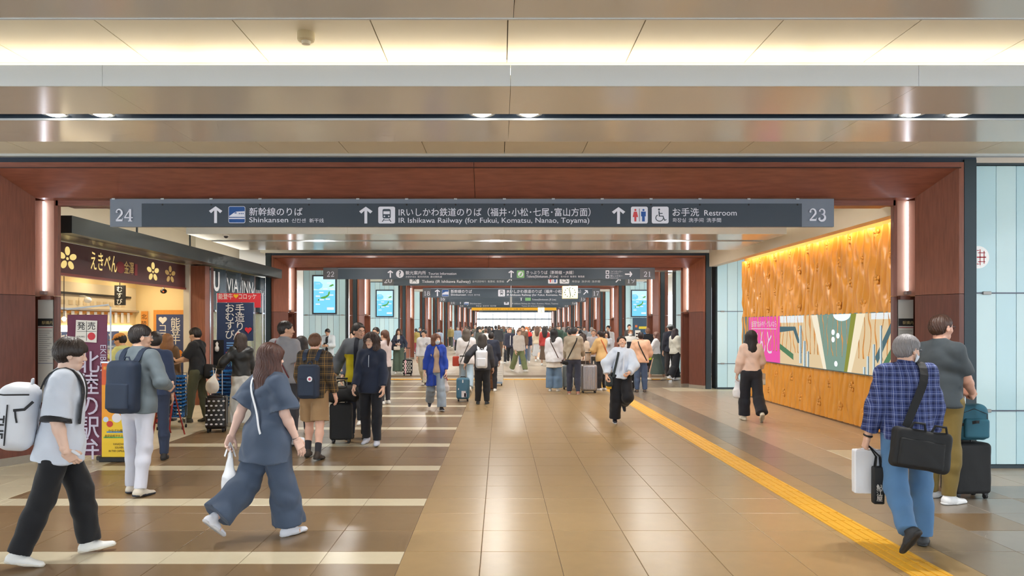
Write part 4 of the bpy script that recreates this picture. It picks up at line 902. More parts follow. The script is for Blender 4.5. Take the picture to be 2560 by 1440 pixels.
# menu easel
es = thing('menu_easel', 'small red wooden menu easel with photo cards by the blue baskets', 'easel', fl(418, 1088), math.radians(-28)); RW = M('easel_red', (150, 46, 40), 0.5)
for sx in (-0.16, 0.16):
    MB().tube([(sx*1.15, -0.13, 0), (sx, 0.0, 0.72)], 0.016, 6).build('front_leg', RW, es); MB().tube([(sx*1.05, 0.2, 0), (sx*0.95, 0.01, 0.70)], 0.013, 6).build('rear_leg', RW, es)
MB().tube([(-0.16, 0, 0.71), (0.16, 0, 0.71)], 0.016, 6).build('top_bar', RW, es); MB().tube([(-0.175, -0.09, 0.2), (0.175, -0.09, 0.2)], 0.014, 6).build('lower_bar', RW, es)
def tilt(name, x0, x1, s0, s1, mat, lift):
    def P(x, s): return (x, -0.10*(1-s)-lift-0.01, 0.16+0.54*s)
    return MB().quad(P(x0, s0), P(x1, s0), P(x1, s1), P(x0, s1)).build(name, mat, es)
tilt('board', -0.15, 0.15, 0.05, 1.0, M('easel_board', (40, 36, 40), 0.6), 0.0)
for i, (a, b, c, d, col) in enumerate(((-.14, .0, .62, .95, (180, 60, 60)), (.01, .14, .55, .93, (60, 60, 70)), (-.14, -.01, .25, .58, (200, 130, 70)), (.0, .14, .1, .5, (226, 222, 214)), (.02, .12, .3, .46, (200, 160, 60)), (-.13, 0, .1, .2, (200, 50, 60)))): tilt('menu_card', a, b, c, d, M('mc_%d' % i, col, 0.5), 0.004+0.002*(i % 3))
# basket trolleys
BLB = M('basket_blue', (34, 110, 176), 0.45)
def basket_mesh(w=0.40, d=0.28, h=0.20):
    mb = MB(); t = 0.008
    for k in range(4):
        z = h*k/3.2; f = 0.86+0.14*k/3
        a, b = w/2*f, d/2*f
        for (x0, x1, y0, y1) in ((-a, a, -b, -b+t), (-a, a, b-t, b), (-a, -a+t, -b, b), (a-t, a, -b, b)): mb.box(x0, x1, y0, y1, z, z+0.016)
    a, b = w/2, d/2
    for i in range(9):
        x = -a*0.93+1.86*a*i/8
        for sy in (-1, 1): mb.box(x-0.004, x+0.004, sy*b*0.93-0.004, sy*b*0.93+0.004, 0, h)
    for i in range(6):
        y = -b*0.93+1.86*b*i/5
        for sx in (-1, 1): mb.box(sx*a*0.93-0.004, sx*a*0.93+0.004, y-0.004, y+0.004, 0, h)
    mb.box(-a-0.015, a+0.015, -b-0.015, b+0.015, h-0.02, h-0.012); mb.box(-a*.86, a*.86, -b*.86, b*.86, 0, 0.006)
    return mb.mesh('shopping_basket', BLB)
bme = basket_mesh()
def trolley(loc, rz, n, which, dz=0.062):
    t = thing('basket_trolley', 'chrome trolley under the stack of blue baskets %s' % which, 'trolley', (loc[0], loc[1], 0), math.radians(rz))
    for sx in (-1, 1):
        for sy in (-1, 1):
            MB().tube([(sx*0.2, sy*0.14, 0.06), (sx*0.2, sy*0.14, 0.2)], 0.011, 6).build('leg', CHROME, t); MB().lathe([(0.03, -0.012), (0.03, 0.012)], (sx*0.2, sy*0.14, 0.03), 12, 'x').build('caster', BLACKM, t)
    MB().box(-0.22, 0.22, -0.16, 0.16, 0.2, 0.215).build('deck', CHROME, t); MB().tube([(-0.21, 0.16, 0.21), (-0.21, 0.16, 0.95), (0.21, 0.16, 0.95), (0.21, 0.16, 0.21)], 0.011, 6).build('push_rail', CHROME, t)
    for k in range(n):
        o = obj('shopping_basket', bme, None, (loc[0], loc[1], 0.218+k*dz), (0, 0, math.radians(rz)))
        tag(o, 'blue basket, %s from the bottom, stack %s' % (['lowest', 'second', 'third', 'fourth', 'fifth', 'sixth', 'seventh', 'eighth', 'ninth', 'tenth', 'eleventh'][k], which), 'basket', 'blue baskets stacked '+which)
trolley(fl(430, 1072), 12, 9, 'by the menu easel'); trolley(fl(562, 1062), 5, 10, 'behind the woman in the long white skirt')
# tarp banners on a stand
tb = thing('banner_stand', 'banner stand with red strip and dark blue rice-ball banner', 'banner', px(590, 815, 14.3)); tb.location.z = 0
def TX(x): return (x-590)*14.3/F
def TZ(y): return H+(CY-y)*14.3/F
for x in (541, 655): MB().tube([(TX(x), 0.03, 0), (TX(x), 0.03, TZ(733))], 0.012, 8).build('pole', SILVER, tb)
MB().box(TX(540), TX(656), 0.0, 0.03, 0.0, 0.03).build('foot_bar', BLACKM, tb)
REDB = M('strip_red', (222, 50, 62), 0.6); MB().box(TX(543), TX(652), 0, 0.006, TZ(756), TZ(733)).build('red_strip', REDB, tb); MB().box(TX(636), TX(652), 0, 0.006, TZ(769), TZ(756)).build('red_tail', REDB, tb)
text(tb, '能登牛', (TX(546), -0.004, TZ(747)), 0.12, INKW, bold=0.006, width=TX(582)-TX(546)); text(tb, 'コロッケ', (TX(597), -0.004, TZ(747)), 0.12, INKW, bold=0.006, width=TX(641)-TX(597)); heart(TX(590), TZ(740), 0.05, -0.005, -0.002, MB()).build('yellow_heart', M('hy', (240, 190, 40), 0.6), tb)
mb = MB(); vv_ = []; nx_, nz_ = 12, 10
for j in range(nz_+1):
    for i in range(nx_+1): u_, v_ = i/nx_, j/nz_; vv_.append((TX(543)+(TX(634)-TX(543))*u_, -0.012-0.012*math.sin(5*u_+4*v_)*math.sin(PI*u_), TZ(852)+(TZ(757)-TZ(852))*v_))
mb.add(vv_, [(j*(nx_+1)+i, j*(nx_+1)+i+1, (j+1)*(nx_+1)+i+1, (j+1)*(nx_+1)+i) for j in range(nz_) for i in range(nx_)]); mb.build('blue_tarp', M('tarp_navy', (44, 62, 98), 0.5), tb, smooth=True)
for i, ch in enumerate('手造り'): text(tb, ch, (TX(601), -0.03, TZ(781+22*i)), 0.19, INKW, center=True, bold=0.006)
for i, ch in enumerate('おむすび'): text(tb, ch, (TX(576), -0.03, TZ(779+22*i)), 0.19, INKW, center=True, bold=0.006)
MB().prism([(TX(585), TZ(849)), (TX(609), TZ(849)), (TX(606), TZ(835)), (TX(597), TZ(826)), (TX(589), TZ(835))], -0.032, -0.028, 'y').build('rice_ball_print', INKW, tb); MB().prism(disc(TX(597), TZ(836), 0.03, 14), -0.036, -0.033, 'y').build('red_dot', REDB, tb); heart(TX(622), TZ(825), 0.07, -0.034, -0.03, MB()).build('red_heart', REDB, tb)
vp_ = thing('upright_menu_stand', 'black and blue upright menu panel by the rice-ball banner', 'panel', px(563, 815, 14.0)); vp_.location.z = 0
def QX(x): return (x-563)*14.0/F
def QZ(y): return H+(CY-y)*14.0/F
MB().box(QX(533), QX(560), 0, 0.04, 0.05, QZ(850)).build('black_panel', BLACKM, vp_); MB().box(QX(560), QX(592), -0.01, 0.03, QZ(988), QZ(850)).build('blue_panel', M('vp_blue', (32, 50, 92), 0.5), vp_)
for z, c, w in ((856, (120, 170, 220), 18), (862, (120, 170, 220), 18), (868, (120, 170, 220), 18), (880, (200, 60, 110), 22), (940, (200, 60, 110), 20), (956, (120, 170, 220), 20)): MB().box(QX(576-w/2), QX(576+w/2), -0.014, -0.011, QZ(z+3), QZ(z)).build('print', M('vp_%d' % c[0], c, 0.5), vp_)
text(vp_, 'おむすび', (QX(562), -0.014, QZ(915)), 0.13, M('vp_cy', (110, 190, 230), 0.5), width=QX(590)-QX(562), bold=0.004)
MB().lathe([(0.0, 0), (0.035, 0.02), (0.04, 0.08), (0.02, 0.12), (0.03, 0.16), (0.0, 0.2)][::-1], (QX(544), -0.03, QZ(880)), 10).build('white_sign_figure', INKW, vp_, smooth=True)
# ---------------------------------------------------------------- figures: smooth distance fields turned into meshes
def V3(*a): return np.array(a, dtype=np.float64)
def unit(v): v = np.asarray(v, float); return v/(np.linalg.norm(v)+1e-12)
class Field:
    def __init__(s): s.ops = []
    def rc(s, a, b, ra, rb, k=0.03, n=None, q=1.0, op='u', flat=False):
        a, b = np.asarray(a, float), np.asarray(b, float); r = max(ra, rb)
        s.ops.append(('rc', op, k, a, b, ra, rb, None if n is None else unit(n), q, np.minimum(a, b)-r, np.maximum(a, b)+r, flat)); return s
    def ell(s, c, rad, R=None, k=0.03, op='u'):
        c = np.asarray(c, float); rad = np.asarray(rad, float); R = np.eye(3) if R is None else R
        m = np.sqrt(((R*rad[:, None])**2).sum(0))
        s.ops.append(('ell', op, k, c, rad, R, None, None, None, c-m, c+m)); return s
    def box(s, c, half, r, R=None, k=0.02, op='u'):
        c = np.asarray(c, float); half = np.asarray(half, float); R = np.eye(3) if R is None else R
        m = (np.abs(R)*half[:, None]).sum(0)
        s.ops.append(('box', op, k, c, half-r, R, r, None, None, c-m, c+m)); return s
    def cut(s, o, n, k=0.0):
        s.ops.append(('cut', 'c', k, np.asarray(o, float), unit(n), None, None, None, None, None, None)); return s
    def _d(s, o, X, Y, Z):
        t = o[0]
        if t == 'rc':
            a, b, ra, rb, n, q = o[3:9]
            px_, py_, pz_ = X-a[0], Y-a[1], Z-a[2]; ba = b-a; cap_ = None
            if o[11]: u_ = unit(ba); cap_ = (X-b[0])*u_[0]+(Y-b[1])*u_[1]+(Z-b[2])*u_[2]
            if n is not None and q != 1.0:
                m = 1/q-1; dn = (px_*n[0]+py_*n[1]+pz_*n[2])*m
                px_, py_, pz_ = px_+n[0]*dn, py_+n[1]*dn, pz_+n[2]*dn; ba = ba+n*(ba@n)*m
            bb = ba@ba
            tt = np.clip((px_*ba[0]+py_*ba[1]+pz_*ba[2])/(bb+1e-12), 0, 1)
            dd = np.sqrt((px_-tt*ba[0])**2+(py_-tt*ba[1])**2+(pz_-tt*ba[2])**2)-(ra+(rb-ra)*tt)
            return dd if cap_ is None else np.maximum(dd, cap_)
        c, h, R = o[3], o[4], o[5]
        dx, dy, dz = X-c[0], Y-c[1], Z-c[2]
        l = [dx*R[i, 0]+dy*R[i, 1]+dz*R[i, 2] for i in range(3)]
        if t == 'ell':
            k0 = np.sqrt(sum((l[i]/h[i])**2 for i in range(3))); k1 = np.sqrt(sum((l[i]/h[i]**2)**2 for i in range(3)))
            return k0*(k0-1)/(k1+1e-9)
        e = [np.abs(l[i])-h[i] for i in range(3)]
        return np.sqrt(sum(np.maximum(v, 0)**2 for v in e))+np.minimum(np.maximum(np.maximum(e[0], e[1]), e[2]), 0)-o[6]
    @staticmethod
    def _mix(D, d, op, k):
        if op == 'u':
            if k <= 0: return np.minimum(D, d)
            h = np.maximum(k-np.abs(D-d), 0)/k; return np.minimum(D, d)-h*h*k*0.25
        d = -d
        if k <= 0: return np.maximum(D, d)
        h = np.maximum(k-np.abs(D-d), 0)/k; return np.maximum(D, d)+h*h*k*0.25
    def at(s, P):
        P = np.atleast_2d(np.asarray(P, float)); X, Y, Z = P[:, 0], P[:, 1], P[:, 2]; D = np.full(len(P), 1.0)
        for o in s.ops:
            if o[1] == 'c': D = np.maximum(D, (X-o[3][0])*o[4][0]+(Y-o[3][1])*o[4][1]+(Z-o[3][2])*o[4][2]); continue
            D = s._mix(D, s._d(o, X, Y, Z), o[1], o[2])
        return D
    def hit(s, p, d, far=0.6, lift=0.0):
        """first surface point coming from p - d*far towards p"""
        d = unit(d); t = np.linspace(-far, far, 241); P = np.asarray(p)[None]+t[:, None]*d[None]; D = s.at(P)
        i = np.argmax(D < 0) if (D < 0).any() else int(np.argmin(D)); return P[i]-d*lift
    def mesh(s, res, zmin=None):
        lo = np.min([o[9] for o in s.ops if o[9] is not None and o[1] == 'u'], 0)-3*res
        hi = np.max([o[10] for o in s.ops if o[10] is not None and o[1] == 'u'], 0)+3*res
        n = np.ceil((hi-lo)/res).astype(int)+1
        ax = [(lo[i]+res*np.arange(n[i])).astype(np.float32) for i in range(3)]
        D = np.full(n, 0.08, np.float32)
        for o in s.ops:
            if o[1] == 'c':
                D = np.maximum(D, ((ax[0]-o[3][0])*o[4][0])[:, None, None]+((ax[1]-o[3][1])*o[4][1])[None, :, None]+((ax[2]-o[3][2])*o[4][2])[None, None, :]).astype(np.float32); continue
            mg = o[2]+2*res+0.02
            sl = tuple(slice(max(0, int((o[9][i]-mg-lo[i])/res)), min(n[i], int((o[10][i]+mg-lo[i])/res)+2)) for i in range(3))
            X, Y, Z = ax[0][sl[0]][:, None, None], ax[1][sl[1]][None, :, None], ax[2][sl[2]][None, None, :]
            D[sl] = s._mix(D[sl], s._d(o, X, Y, Z), o[1], o[2])
        return surface_nets(D, lo, res)
def surface_nets(D, lo, res):
    S = D < 0; nx, ny, nz = [v-1 for v in D.shape]
    cnt = np.zeros((nx, ny, nz), np.int8)
    for i in (0, 1):
        for j in (0, 1):
            for k in (0, 1): cnt += S[i:nx+i, j:ny+j, k:nz+k]
    act = (cnt > 0) & (cnt < 8); idx = np.argwhere(act)
    if len(idx) == 0: return np.zeros((0, 3)), np.zeros((0, 4), int)
    vid = np.full((nx, ny, nz), -1, np.int32); vid[act] = np.arange(len(idx))
    c = {}
    for i in (0, 1):
        for j in (0, 1):
            for k in (0, 1): c[i, j, k] = D[idx[:, 0]+i, idx[:, 1]+j, idx[:, 2]+k].astype(np.float64)
    acc = np.zeros((len(idx), 3)); w = np.zeros(len(idx))
    for axis in range(3):
        for u in (0, 1):
            for v in (0, 1):
                a = [0, 0, 0]; b = [0, 0, 0]; o = [q for q in range(3) if q != axis]
                a[o[0]] = b[o[0]] = u; a[o[1]] = b[o[1]] = v; b[axis] = 1
                da, db = c[tuple(a)], c[tuple(b)]; m = (da < 0) != (db < 0)
                t = np.where(m, da/np.where(np.abs(da-db) < 1e-12, 1e-12, da-db), 0)
                p = np.zeros((len(idx), 3)); p[:, o[0]] = u; p[:, o[1]] = v; p[:, axis] = t
                acc += p*m[:, None]; w += m
    co = lo+res*(idx+acc/np.maximum(w, 1)[:, None])
    F_ = []
    for axis in range(3):
        o = [q for q in range(3) if q != axis]
        A = S; sl0 = [slice(None)]*3; sl1 = [slice(None)]*3; sl0[axis] = slice(0, -1); sl1[axis] = slice(1, None)
        ch = S[tuple(sl0)] != S[tuple(sl1)]; e = np.argwhere(ch)
        ok = np.ones(len(e), bool)
        for q in o: ok &= (e[:, q] > 0) & (e[:, q] < D.shape[q]-1)
        e = e[ok]
        if not len(e): continue
        def g(du, dv):
            t = e.copy(); t[:, o[0]] -= du; t[:, o[1]] -= dv; return vid[t[:, 0], t[:, 1], t[:, 2]]
        qd = np.stack([g(0, 0), g(1, 0), g(1, 1), g(0, 1)], 1)
        inside = S[e[:, 0], e[:, 1], e[:, 2]]
        flip = inside if axis != 1 else ~inside
        qd[~flip] = qd[~flip][:, ::-1]
        F_.append(qd)
    return co, np.concatenate(F_)
def np_mesh(name, parts, mats):
    """parts: list of (co, quads, material index)"""
    o = 0; V, Q, MI = [], [], []
    for co, q, mi in parts:
        V.append(co); Q.append(q+o); MI.append(np.full(len(q), mi)); o += len(co)
    V = np.concatenate(V); Q = np.concatenate(Q); MI = np.concatenate(MI)
    me = bpy.data.meshes.new(name); me.vertices.add(len(V)); me.vertices.foreach_set('co', V.ravel().astype(np.float32))
    me.loops.add(len(Q)*4); me.loops.foreach_set('vertex_index', Q.ravel().astype(np.int32))
    me.polygons.add(len(Q)); me.polygons.foreach_set('loop_start', np.arange(0, len(Q)*4, 4, dtype=np.int32)); me.polygons.foreach_set('loop_total', np.full(len(Q), 4, np.int32))
    me.polygons.foreach_set('use_smooth', np.ones(len(Q), bool)); me.polygons.foreach_set('material_index', MI.astype(np.int32))
    for m in (mats if isinstance(mats, list) else [mats]): me.materials.append(m)
    me.update(calc_edges=True); return me
def folds(co, q, amp, seed=0, fz=9.0):
    """soft cloth folds: push vertices along their normals"""
    if amp <= 0 or not len(co): return co
    a, b, c, d = (co[q[:, i]] for i in range(4)); fn = np.cross(c-a, d-b); n = np.zeros_like(co)
    for i in range(4): np.add.at(n, q[:, i], fn)
    n /= (np.linalg.norm(n, axis=1)[:, None]+1e-12)
    x, y, z = co.T; s = seed*1.7
    w = np.sin(17*x+9*y+fz*1.1*z+s+1.5*np.sin(7*z+s))-1.3*np.abs(np.sin(8*x-10*y+fz*1.6*z+s*1.3+1.4*np.sin(11*x+5*z+s)))**3-0.9*np.abs(np.sin(-12*x+7*y+fz*2.1*z+s*0.7+1.1*np.sin(9*y+8*z+s)))**3+0.7+0.8*np.sin(-13*x+15*y+fz*1.9*z+2*s+1.2*np.sin(9*x+s))+0.5*np.sin(41*x-33*y+fz*1.3*z+3*s)
    return co+n*(amp*1.35*w/2.0)[:, None]

# ---- materials for figures
def cloth(rgb, rough=0.85, noise=0.10): return M('cloth_%d_%d_%d' % tuple(rgb), rgb, rough, noise=noise, nscale=6, bump=0.55, sheen=0.1)
def skin(rgb=(222, 178, 152)): return M('skin_%d_%d_%d' % tuple(rgb), rgb, 0.5, noise=0.04, nscale=14)
def hairm(rgb): return M('hair_%d_%d_%d' % tuple(rgb), rgb, 0.42, noise=0.35, nscale=14, stretch=(9, 9, 1.2), bump=0.5)
def plaid(name, base, l1, l2, p=0.075):
    if name in MATS: return MATS[name]
    m = M(name, base, 0.85, bump=0.1, nscale=60); nt = m.node_tree; b = nt.nodes['Principled BSDF']; tc = nt.nodes.new('ShaderNodeTexCoord'); sp = nt.nodes.new('ShaderNodeSeparateXYZ')
    nt.links.new(tc.outputs['Object'], sp.inputs[0])
    def band(sock, per, lo, hi, off=0.0):
        a = nt.nodes.new('ShaderNodeMath'); a.operation = 'MULTIPLY_ADD'; a.inputs[1].default_value = 1/per; a.inputs[2].default_value = 50+off; nt.links.new(sock, a.inputs[0])
        f = nt.nodes.new('ShaderNodeMath'); f.operation = 'FRACT'; nt.links.new(a.outputs[0], f.inputs[0])
        g = nt.nodes.new('ShaderNodeMath'); g.operation = 'COMPARE'; g.inputs[1].default_value = (lo+hi)/2; g.inputs[2].default_value = (hi-lo)/2; nt.links.new(f.outputs[0], g.inputs[0]); return g.outputs[0]
    def add(x, y):
        a = nt.nodes.new('ShaderNodeMath'); a.operation = 'ADD'; nt.links.new(x, a.inputs[0]); nt.links.new(y, a.inputs[1]); return a.outputs[0]
    def mix(cin, col, fac, amt):
        mm = nt.nodes.new('ShaderNodeMath'); mm.operation = 'MULTIPLY'; mm.inputs[1].default_value = amt; mm.use_clamp = True; nt.links.new(fac, mm.inputs[0])
        mx = nt.nodes.new('ShaderNodeMix'); mx.data_type = 'RGBA'; nt.links.new(mm.outputs[0], mx.inputs['Factor'])
        if cin is None: mx.inputs['A'].default_value = (*lin(base), 1)
        else: nt.links.new(cin, mx.inputs['A'])
        mx.inputs['B'].default_value = (*lin(col), 1); return mx.outputs['Result']
    c = mix(None, l1, add(band(sp.outputs['X'], p, 0.0, 0.4), band(sp.outputs['Z'], p, 0.0, 0.4)), 0.5)
    c = mix(c, l2, add(band(sp.outputs['X'], p, 0.55, 0.64), band(sp.outputs['Z'], p, 0.55, 0.64)), 0.45)
    c = mix(c, l2, add(band(sp.outputs['X'], p*0.5, 0.7, 0.82), band(sp.outputs['Z'], p*0.5, 0.7, 0.82)), 0.22)
    nt.links.new(c, b.inputs['Base Color']); return m

def rotm(yaw=0, pitch=0, roll=0):
    """rows = right, forward, up axes after pitch (look up +), yaw (turn left +), roll; degrees"""
    m = Matrix.Rotation(math.radians(yaw), 3, 'Z') @ Matrix.Rotation(math.radians(pitch), 3, 'X') @ Matrix.Rotation(math.radians(roll), 3, 'Y')
    return np.array(m).T
class Body:
    """joints of a 1.70 m figure that faces +Y; s=-1 left, +1 right"""
    def __init__(s, legs=((0, 0, 0), (0, 0, 0)), arms=None, lean=0, side=0, twist=0, head=(0, 0, 0), fem=False, stance=0.0, build=1.0, footyaw=8):
        s.fem, s.bd = fem, build
        s.TR = rotm(twist, -lean, side)           # torso rows
        s.pel = V3(0, 0, 0); hw = 0.09
        s.hip, s.knee, s.ank, s.toe, s.fdir, s.fup = {}, {}, {}, {}, {}, {}
        for sd, (th, fx, fp) in zip((-1, 1), legs):
            h = V3(sd*hw, 0, -0.02); a = math.radians(th); o = sd*(0.03+stance)
            d1 = unit(V3(o, math.sin(a), -math.cos(a))); b = a-math.radians(fx); d2 = unit(V3(o*0.6, math.sin(b), -math.cos(b)))
            k_ = h+d1*0.425; an = k_+d2*0.395
            f = math.radians(fp); y_ = math.radians(footyaw)*sd
            fd = V3(math.sin(y_)*math.cos(f), math.cos(y_)*math.cos(f), -math.sin(f)); fu = V3(math.sin(y_)*math.sin(f), math.cos(y_)*math.sin(f), math.cos(f))
            s.hip[sd], s.knee[sd], s.ank[sd], s.fdir[sd], s.fup[sd] = h, k_, an, fd, fu
        low = min(min((s.ank[sd]-s.fup[sd]*0.085-s.fdir[sd]*0.06)[2], (s.ank[sd]-s.fup[sd]*0.085+s.fdir[sd]*0.17)[2]) for sd in (-1, 1))
        up = V3(0, 0, -low)
        for dct in (s.hip, s.knee, s.ank):
            for sd in (-1, 1): dct[sd] = dct[sd]+up
        s.pel = s.pel+up
        sw = (0.132 if fem else 0.146)*build
        s.sh = {sd: s.T(sd*sw, -0.01, 0.468) for sd in (-1, 1)}
        s.neck = s.T(0, -0.015, 0.535)
        s.HR = rotm(*head)                        # head rows
        s.hc = s.neck+s.TR.T@V3(0, 0.012, 0.02)+s.HR.T@V3(0, 0.012, 0.115)
        s.elb, s.wri, s.hand = {}, {}, {}
        arms = arms or {}
        for sd, key in ((-1, 'L'), (1, 'R')):
            a = arms.get(key, dict(fwd=4, out=7, flex=12)); S_ = s.sh[sd]; l1, l2 = 0.285, 0.25
            if 'ik' in a:
                T_ = V3(*a['ik']); dv = T_-S_; L = min(np.linalg.norm(dv), (l1+l2)*0.995); dv = unit(dv); T_ = S_+dv*L
                x = (L*L+l1*l1-l2*l2)/(2*L); h = math.sqrt(max(0, l1*l1-x*x)); pole = V3(*a.get('pole', (sd*0.5, -1, -0.3))); pole = unit(pole-dv*(pole@dv))
                s.elb[sd] = S_+dv*x+pole*h; s.wri[sd] = T_
            else:
                f, o, fx = math.radians(a.get('fwd', 0)), math.radians(a.get('out', 7)), math.radians(a.get('flex', 10)); tw = math.radians(a.get('in', 0))
                d1 = V3(sd*math.sin(o), math.sin(f)*math.cos(o), -math.cos(f)*math.cos(o)); b = f+fx
                d2 = unit(V3(sd*math.sin(o)*math.cos(tw)*0.7-sd*math.sin(tw)*math.sin(fx), math.sin(b), -math.cos(b)))
                s.elb[sd] = S_+s.TR.T@unit(d1)*l1; s.wri[sd] = s.elb[sd]+s.TR.T@d2*l2
            d = unit(s.wri[sd]-s.elb[sd]); s.hd = d
            d = unit(d+V3(*a.get('bend', (0, 0, 0))))
            t = V3(*a.get('thumb', (0, 1, 0.25))); t = unit(t-d*(t@d)); pn = np.cross(d, t); 
            ref = V3(*a.get('palm', (-sd, 0, 0)))
            if pn@ref < 0: pn = -pn
            s.hand[sd] = (d, t, pn, a.get('curl', 22))
    def T(s, x, y, z):
        return s.pel+s.TR.T@V3(x, y, z)
    def grip(s, sd, along=0.075, palm=0.03):
        d, t, pn, c = s.hand[sd]; return s.wri[sd]+d*along+pn*palm
    def Hd(s, x, y, z): return s.hc+s.HR.T@V3(x, y, z)
def f_head(B, near=True, jaw=1.0, open_mouth=False):
    f = Field(); P = B.Hd; R = B.HR
    f.ell(P(0, -0.010, 0.028), (0.075, 0.094, 0.085), R, 0.02)
    f.rc(P(0, 0.028, -0.015), P(0, 0.040, -0.070), 0.062*jaw, 0.044*jaw, 0.03)
    f.rc(P(0, 0.058, -0.090), P(0, 0.050, -0.086), 0.024, 0.026, 0.025)
    f.rc(P(-0.03, 0.066, 0.024), P(0.03, 0.066, 0.024), 0.016, 0.016, 0.02)
    if near:
        for sd in (-1, 1):
            f.ell(P(sd*0.034, 0.062, -0.030), (0.024, 0.020, 0.022), R, 0.02)
            f.ell(P(sd*0.031, 0.097, 0.006), (0.015, 0.016, 0.010), R, 0.012, 's')
    f.rc(P(0, 0.086, 0.004), P(0, 0.103, -0.026), 0.009, 0.0125, 0.012)
    if near:
        for sd in (-1, 1): f.ell(P(sd*0.012, 0.095, -0.030), (0.009, 0.010, 0.008), R, 0.008)
        f.ell(P(0, 0.087, -0.052), (0.022, 0.012, 0.006), R, 0.006); f.ell(P(0, 0.085, -0.063), (0.018, 0.012, 0.006), R, 0.006)
        if open_mouth: f.ell(P(0, 0.098, -0.057), (0.024, 0.02, 0.011), R, 0.004, 's')
    for sd in (-1, 1):
        f.ell(P(sd*0.077, -0.004, -0.010), (0.011, 0.021, 0.031), R@rotm(-sd*18, 0, 0) if False else R, 0.008)
        if near: f.ell(P(sd*0.088, 0.001, -0.008), (0.007, 0.012, 0.019), R, 0.005, 's')
    f.rc(P(0, -0.022, -0.055), B.neck-V3(0, 0, 0.03), 0.053, 0.060, 0.03)
    return f
def f_hand(B, sd, near=True):
    d, t, pn, curl = B.hand[sd]; w = B.wri[sd]; f = Field(); R = np.stack([t, d, pn])
    f.rc(w-d*0.03, w+d*0.015, 0.027, 0.026, 0.02, pn, 0.8)
    f.box(w+d*0.055, (0.041, 0.048, 0.016), 0.014, R, 0.02)
    for i in range(4):
        off = (0.030-0.020*i); L = (0.040, 0.045, 0.042, 0.033)[i]; r = (0.0095, 0.0098, 0.0095, 0.0085)[i]
        p = w+d*(0.095-0.004*abs(i-1))+t*off; a = math.radians(curl*(0.6+0.1*i))
        for j, l in enumerate((L, L*0.65, L*0.52)):
            dr = d*math.cos(a)+pn*math.sin(a)+t*(0.06*(1.5-i)/1.5)*(1 if j == 0 else 0.3); q = p+unit(dr)*l
            f.rc(p, q, r*(1-0.06*j), r*(1-0.06*(j+1)), 0.006); p = q; a += math.radians(curl)
    p = w+d*0.022+t*0.028; c = math.radians(curl)
    for j, l in enumerate((0.042, 0.034, 0.026)):
        dr = unit(d*(0.75+0.12*j)+t*(0.62-0.22*j-0.25*math.sin(c))+pn*(0.25+0.35*math.sin(c)+0.1*j)); q = p+dr*l
        f.rc(p, q, 0.0135-0.0015*j, 0.012-0.0015*j, 0.010); p = q
    return f
def f_arms(B, r=1.0, frm=0.0):
    f = Field()
    for sd in (-1, 1):
        if frm <= 0: f.rc(B.sh[sd], B.elb[sd], 0.052*r, 0.042*r, 0.02)
        a = B.elb[sd]+(B.wri[sd]-B.elb[sd])*max(0, frm)
        f.rc(a, B.elb[sd]+(B.wri[sd]-B.elb[sd])*0.35, 0.043*r, 0.043*r, 0.02); f.rc(B.elb[sd]+(B.wri[sd]-B.elb[sd])*0.3, B.wri[sd], 0.043*r, 0.029*r, 0.02)
    return f
def f_legs(B, r=1.0, lo=0.0):
    f = Field()
    for sd in (-1, 1):
        h, k, a = B.hip[sd], B.knee[sd], B.ank[sd]
        f.rc(h, k, 0.085*r, 0.056*r, 0.02); m = k+(a-k)*0.33+unit(np.cross(a-k, V3(1, 0, 0)))*(-0.012)
        f.rc(k, m, 0.054*r, 0.056*r, 0.03); f.rc(m, a, 0.055*r, 0.036*r, 0.03)
    return f
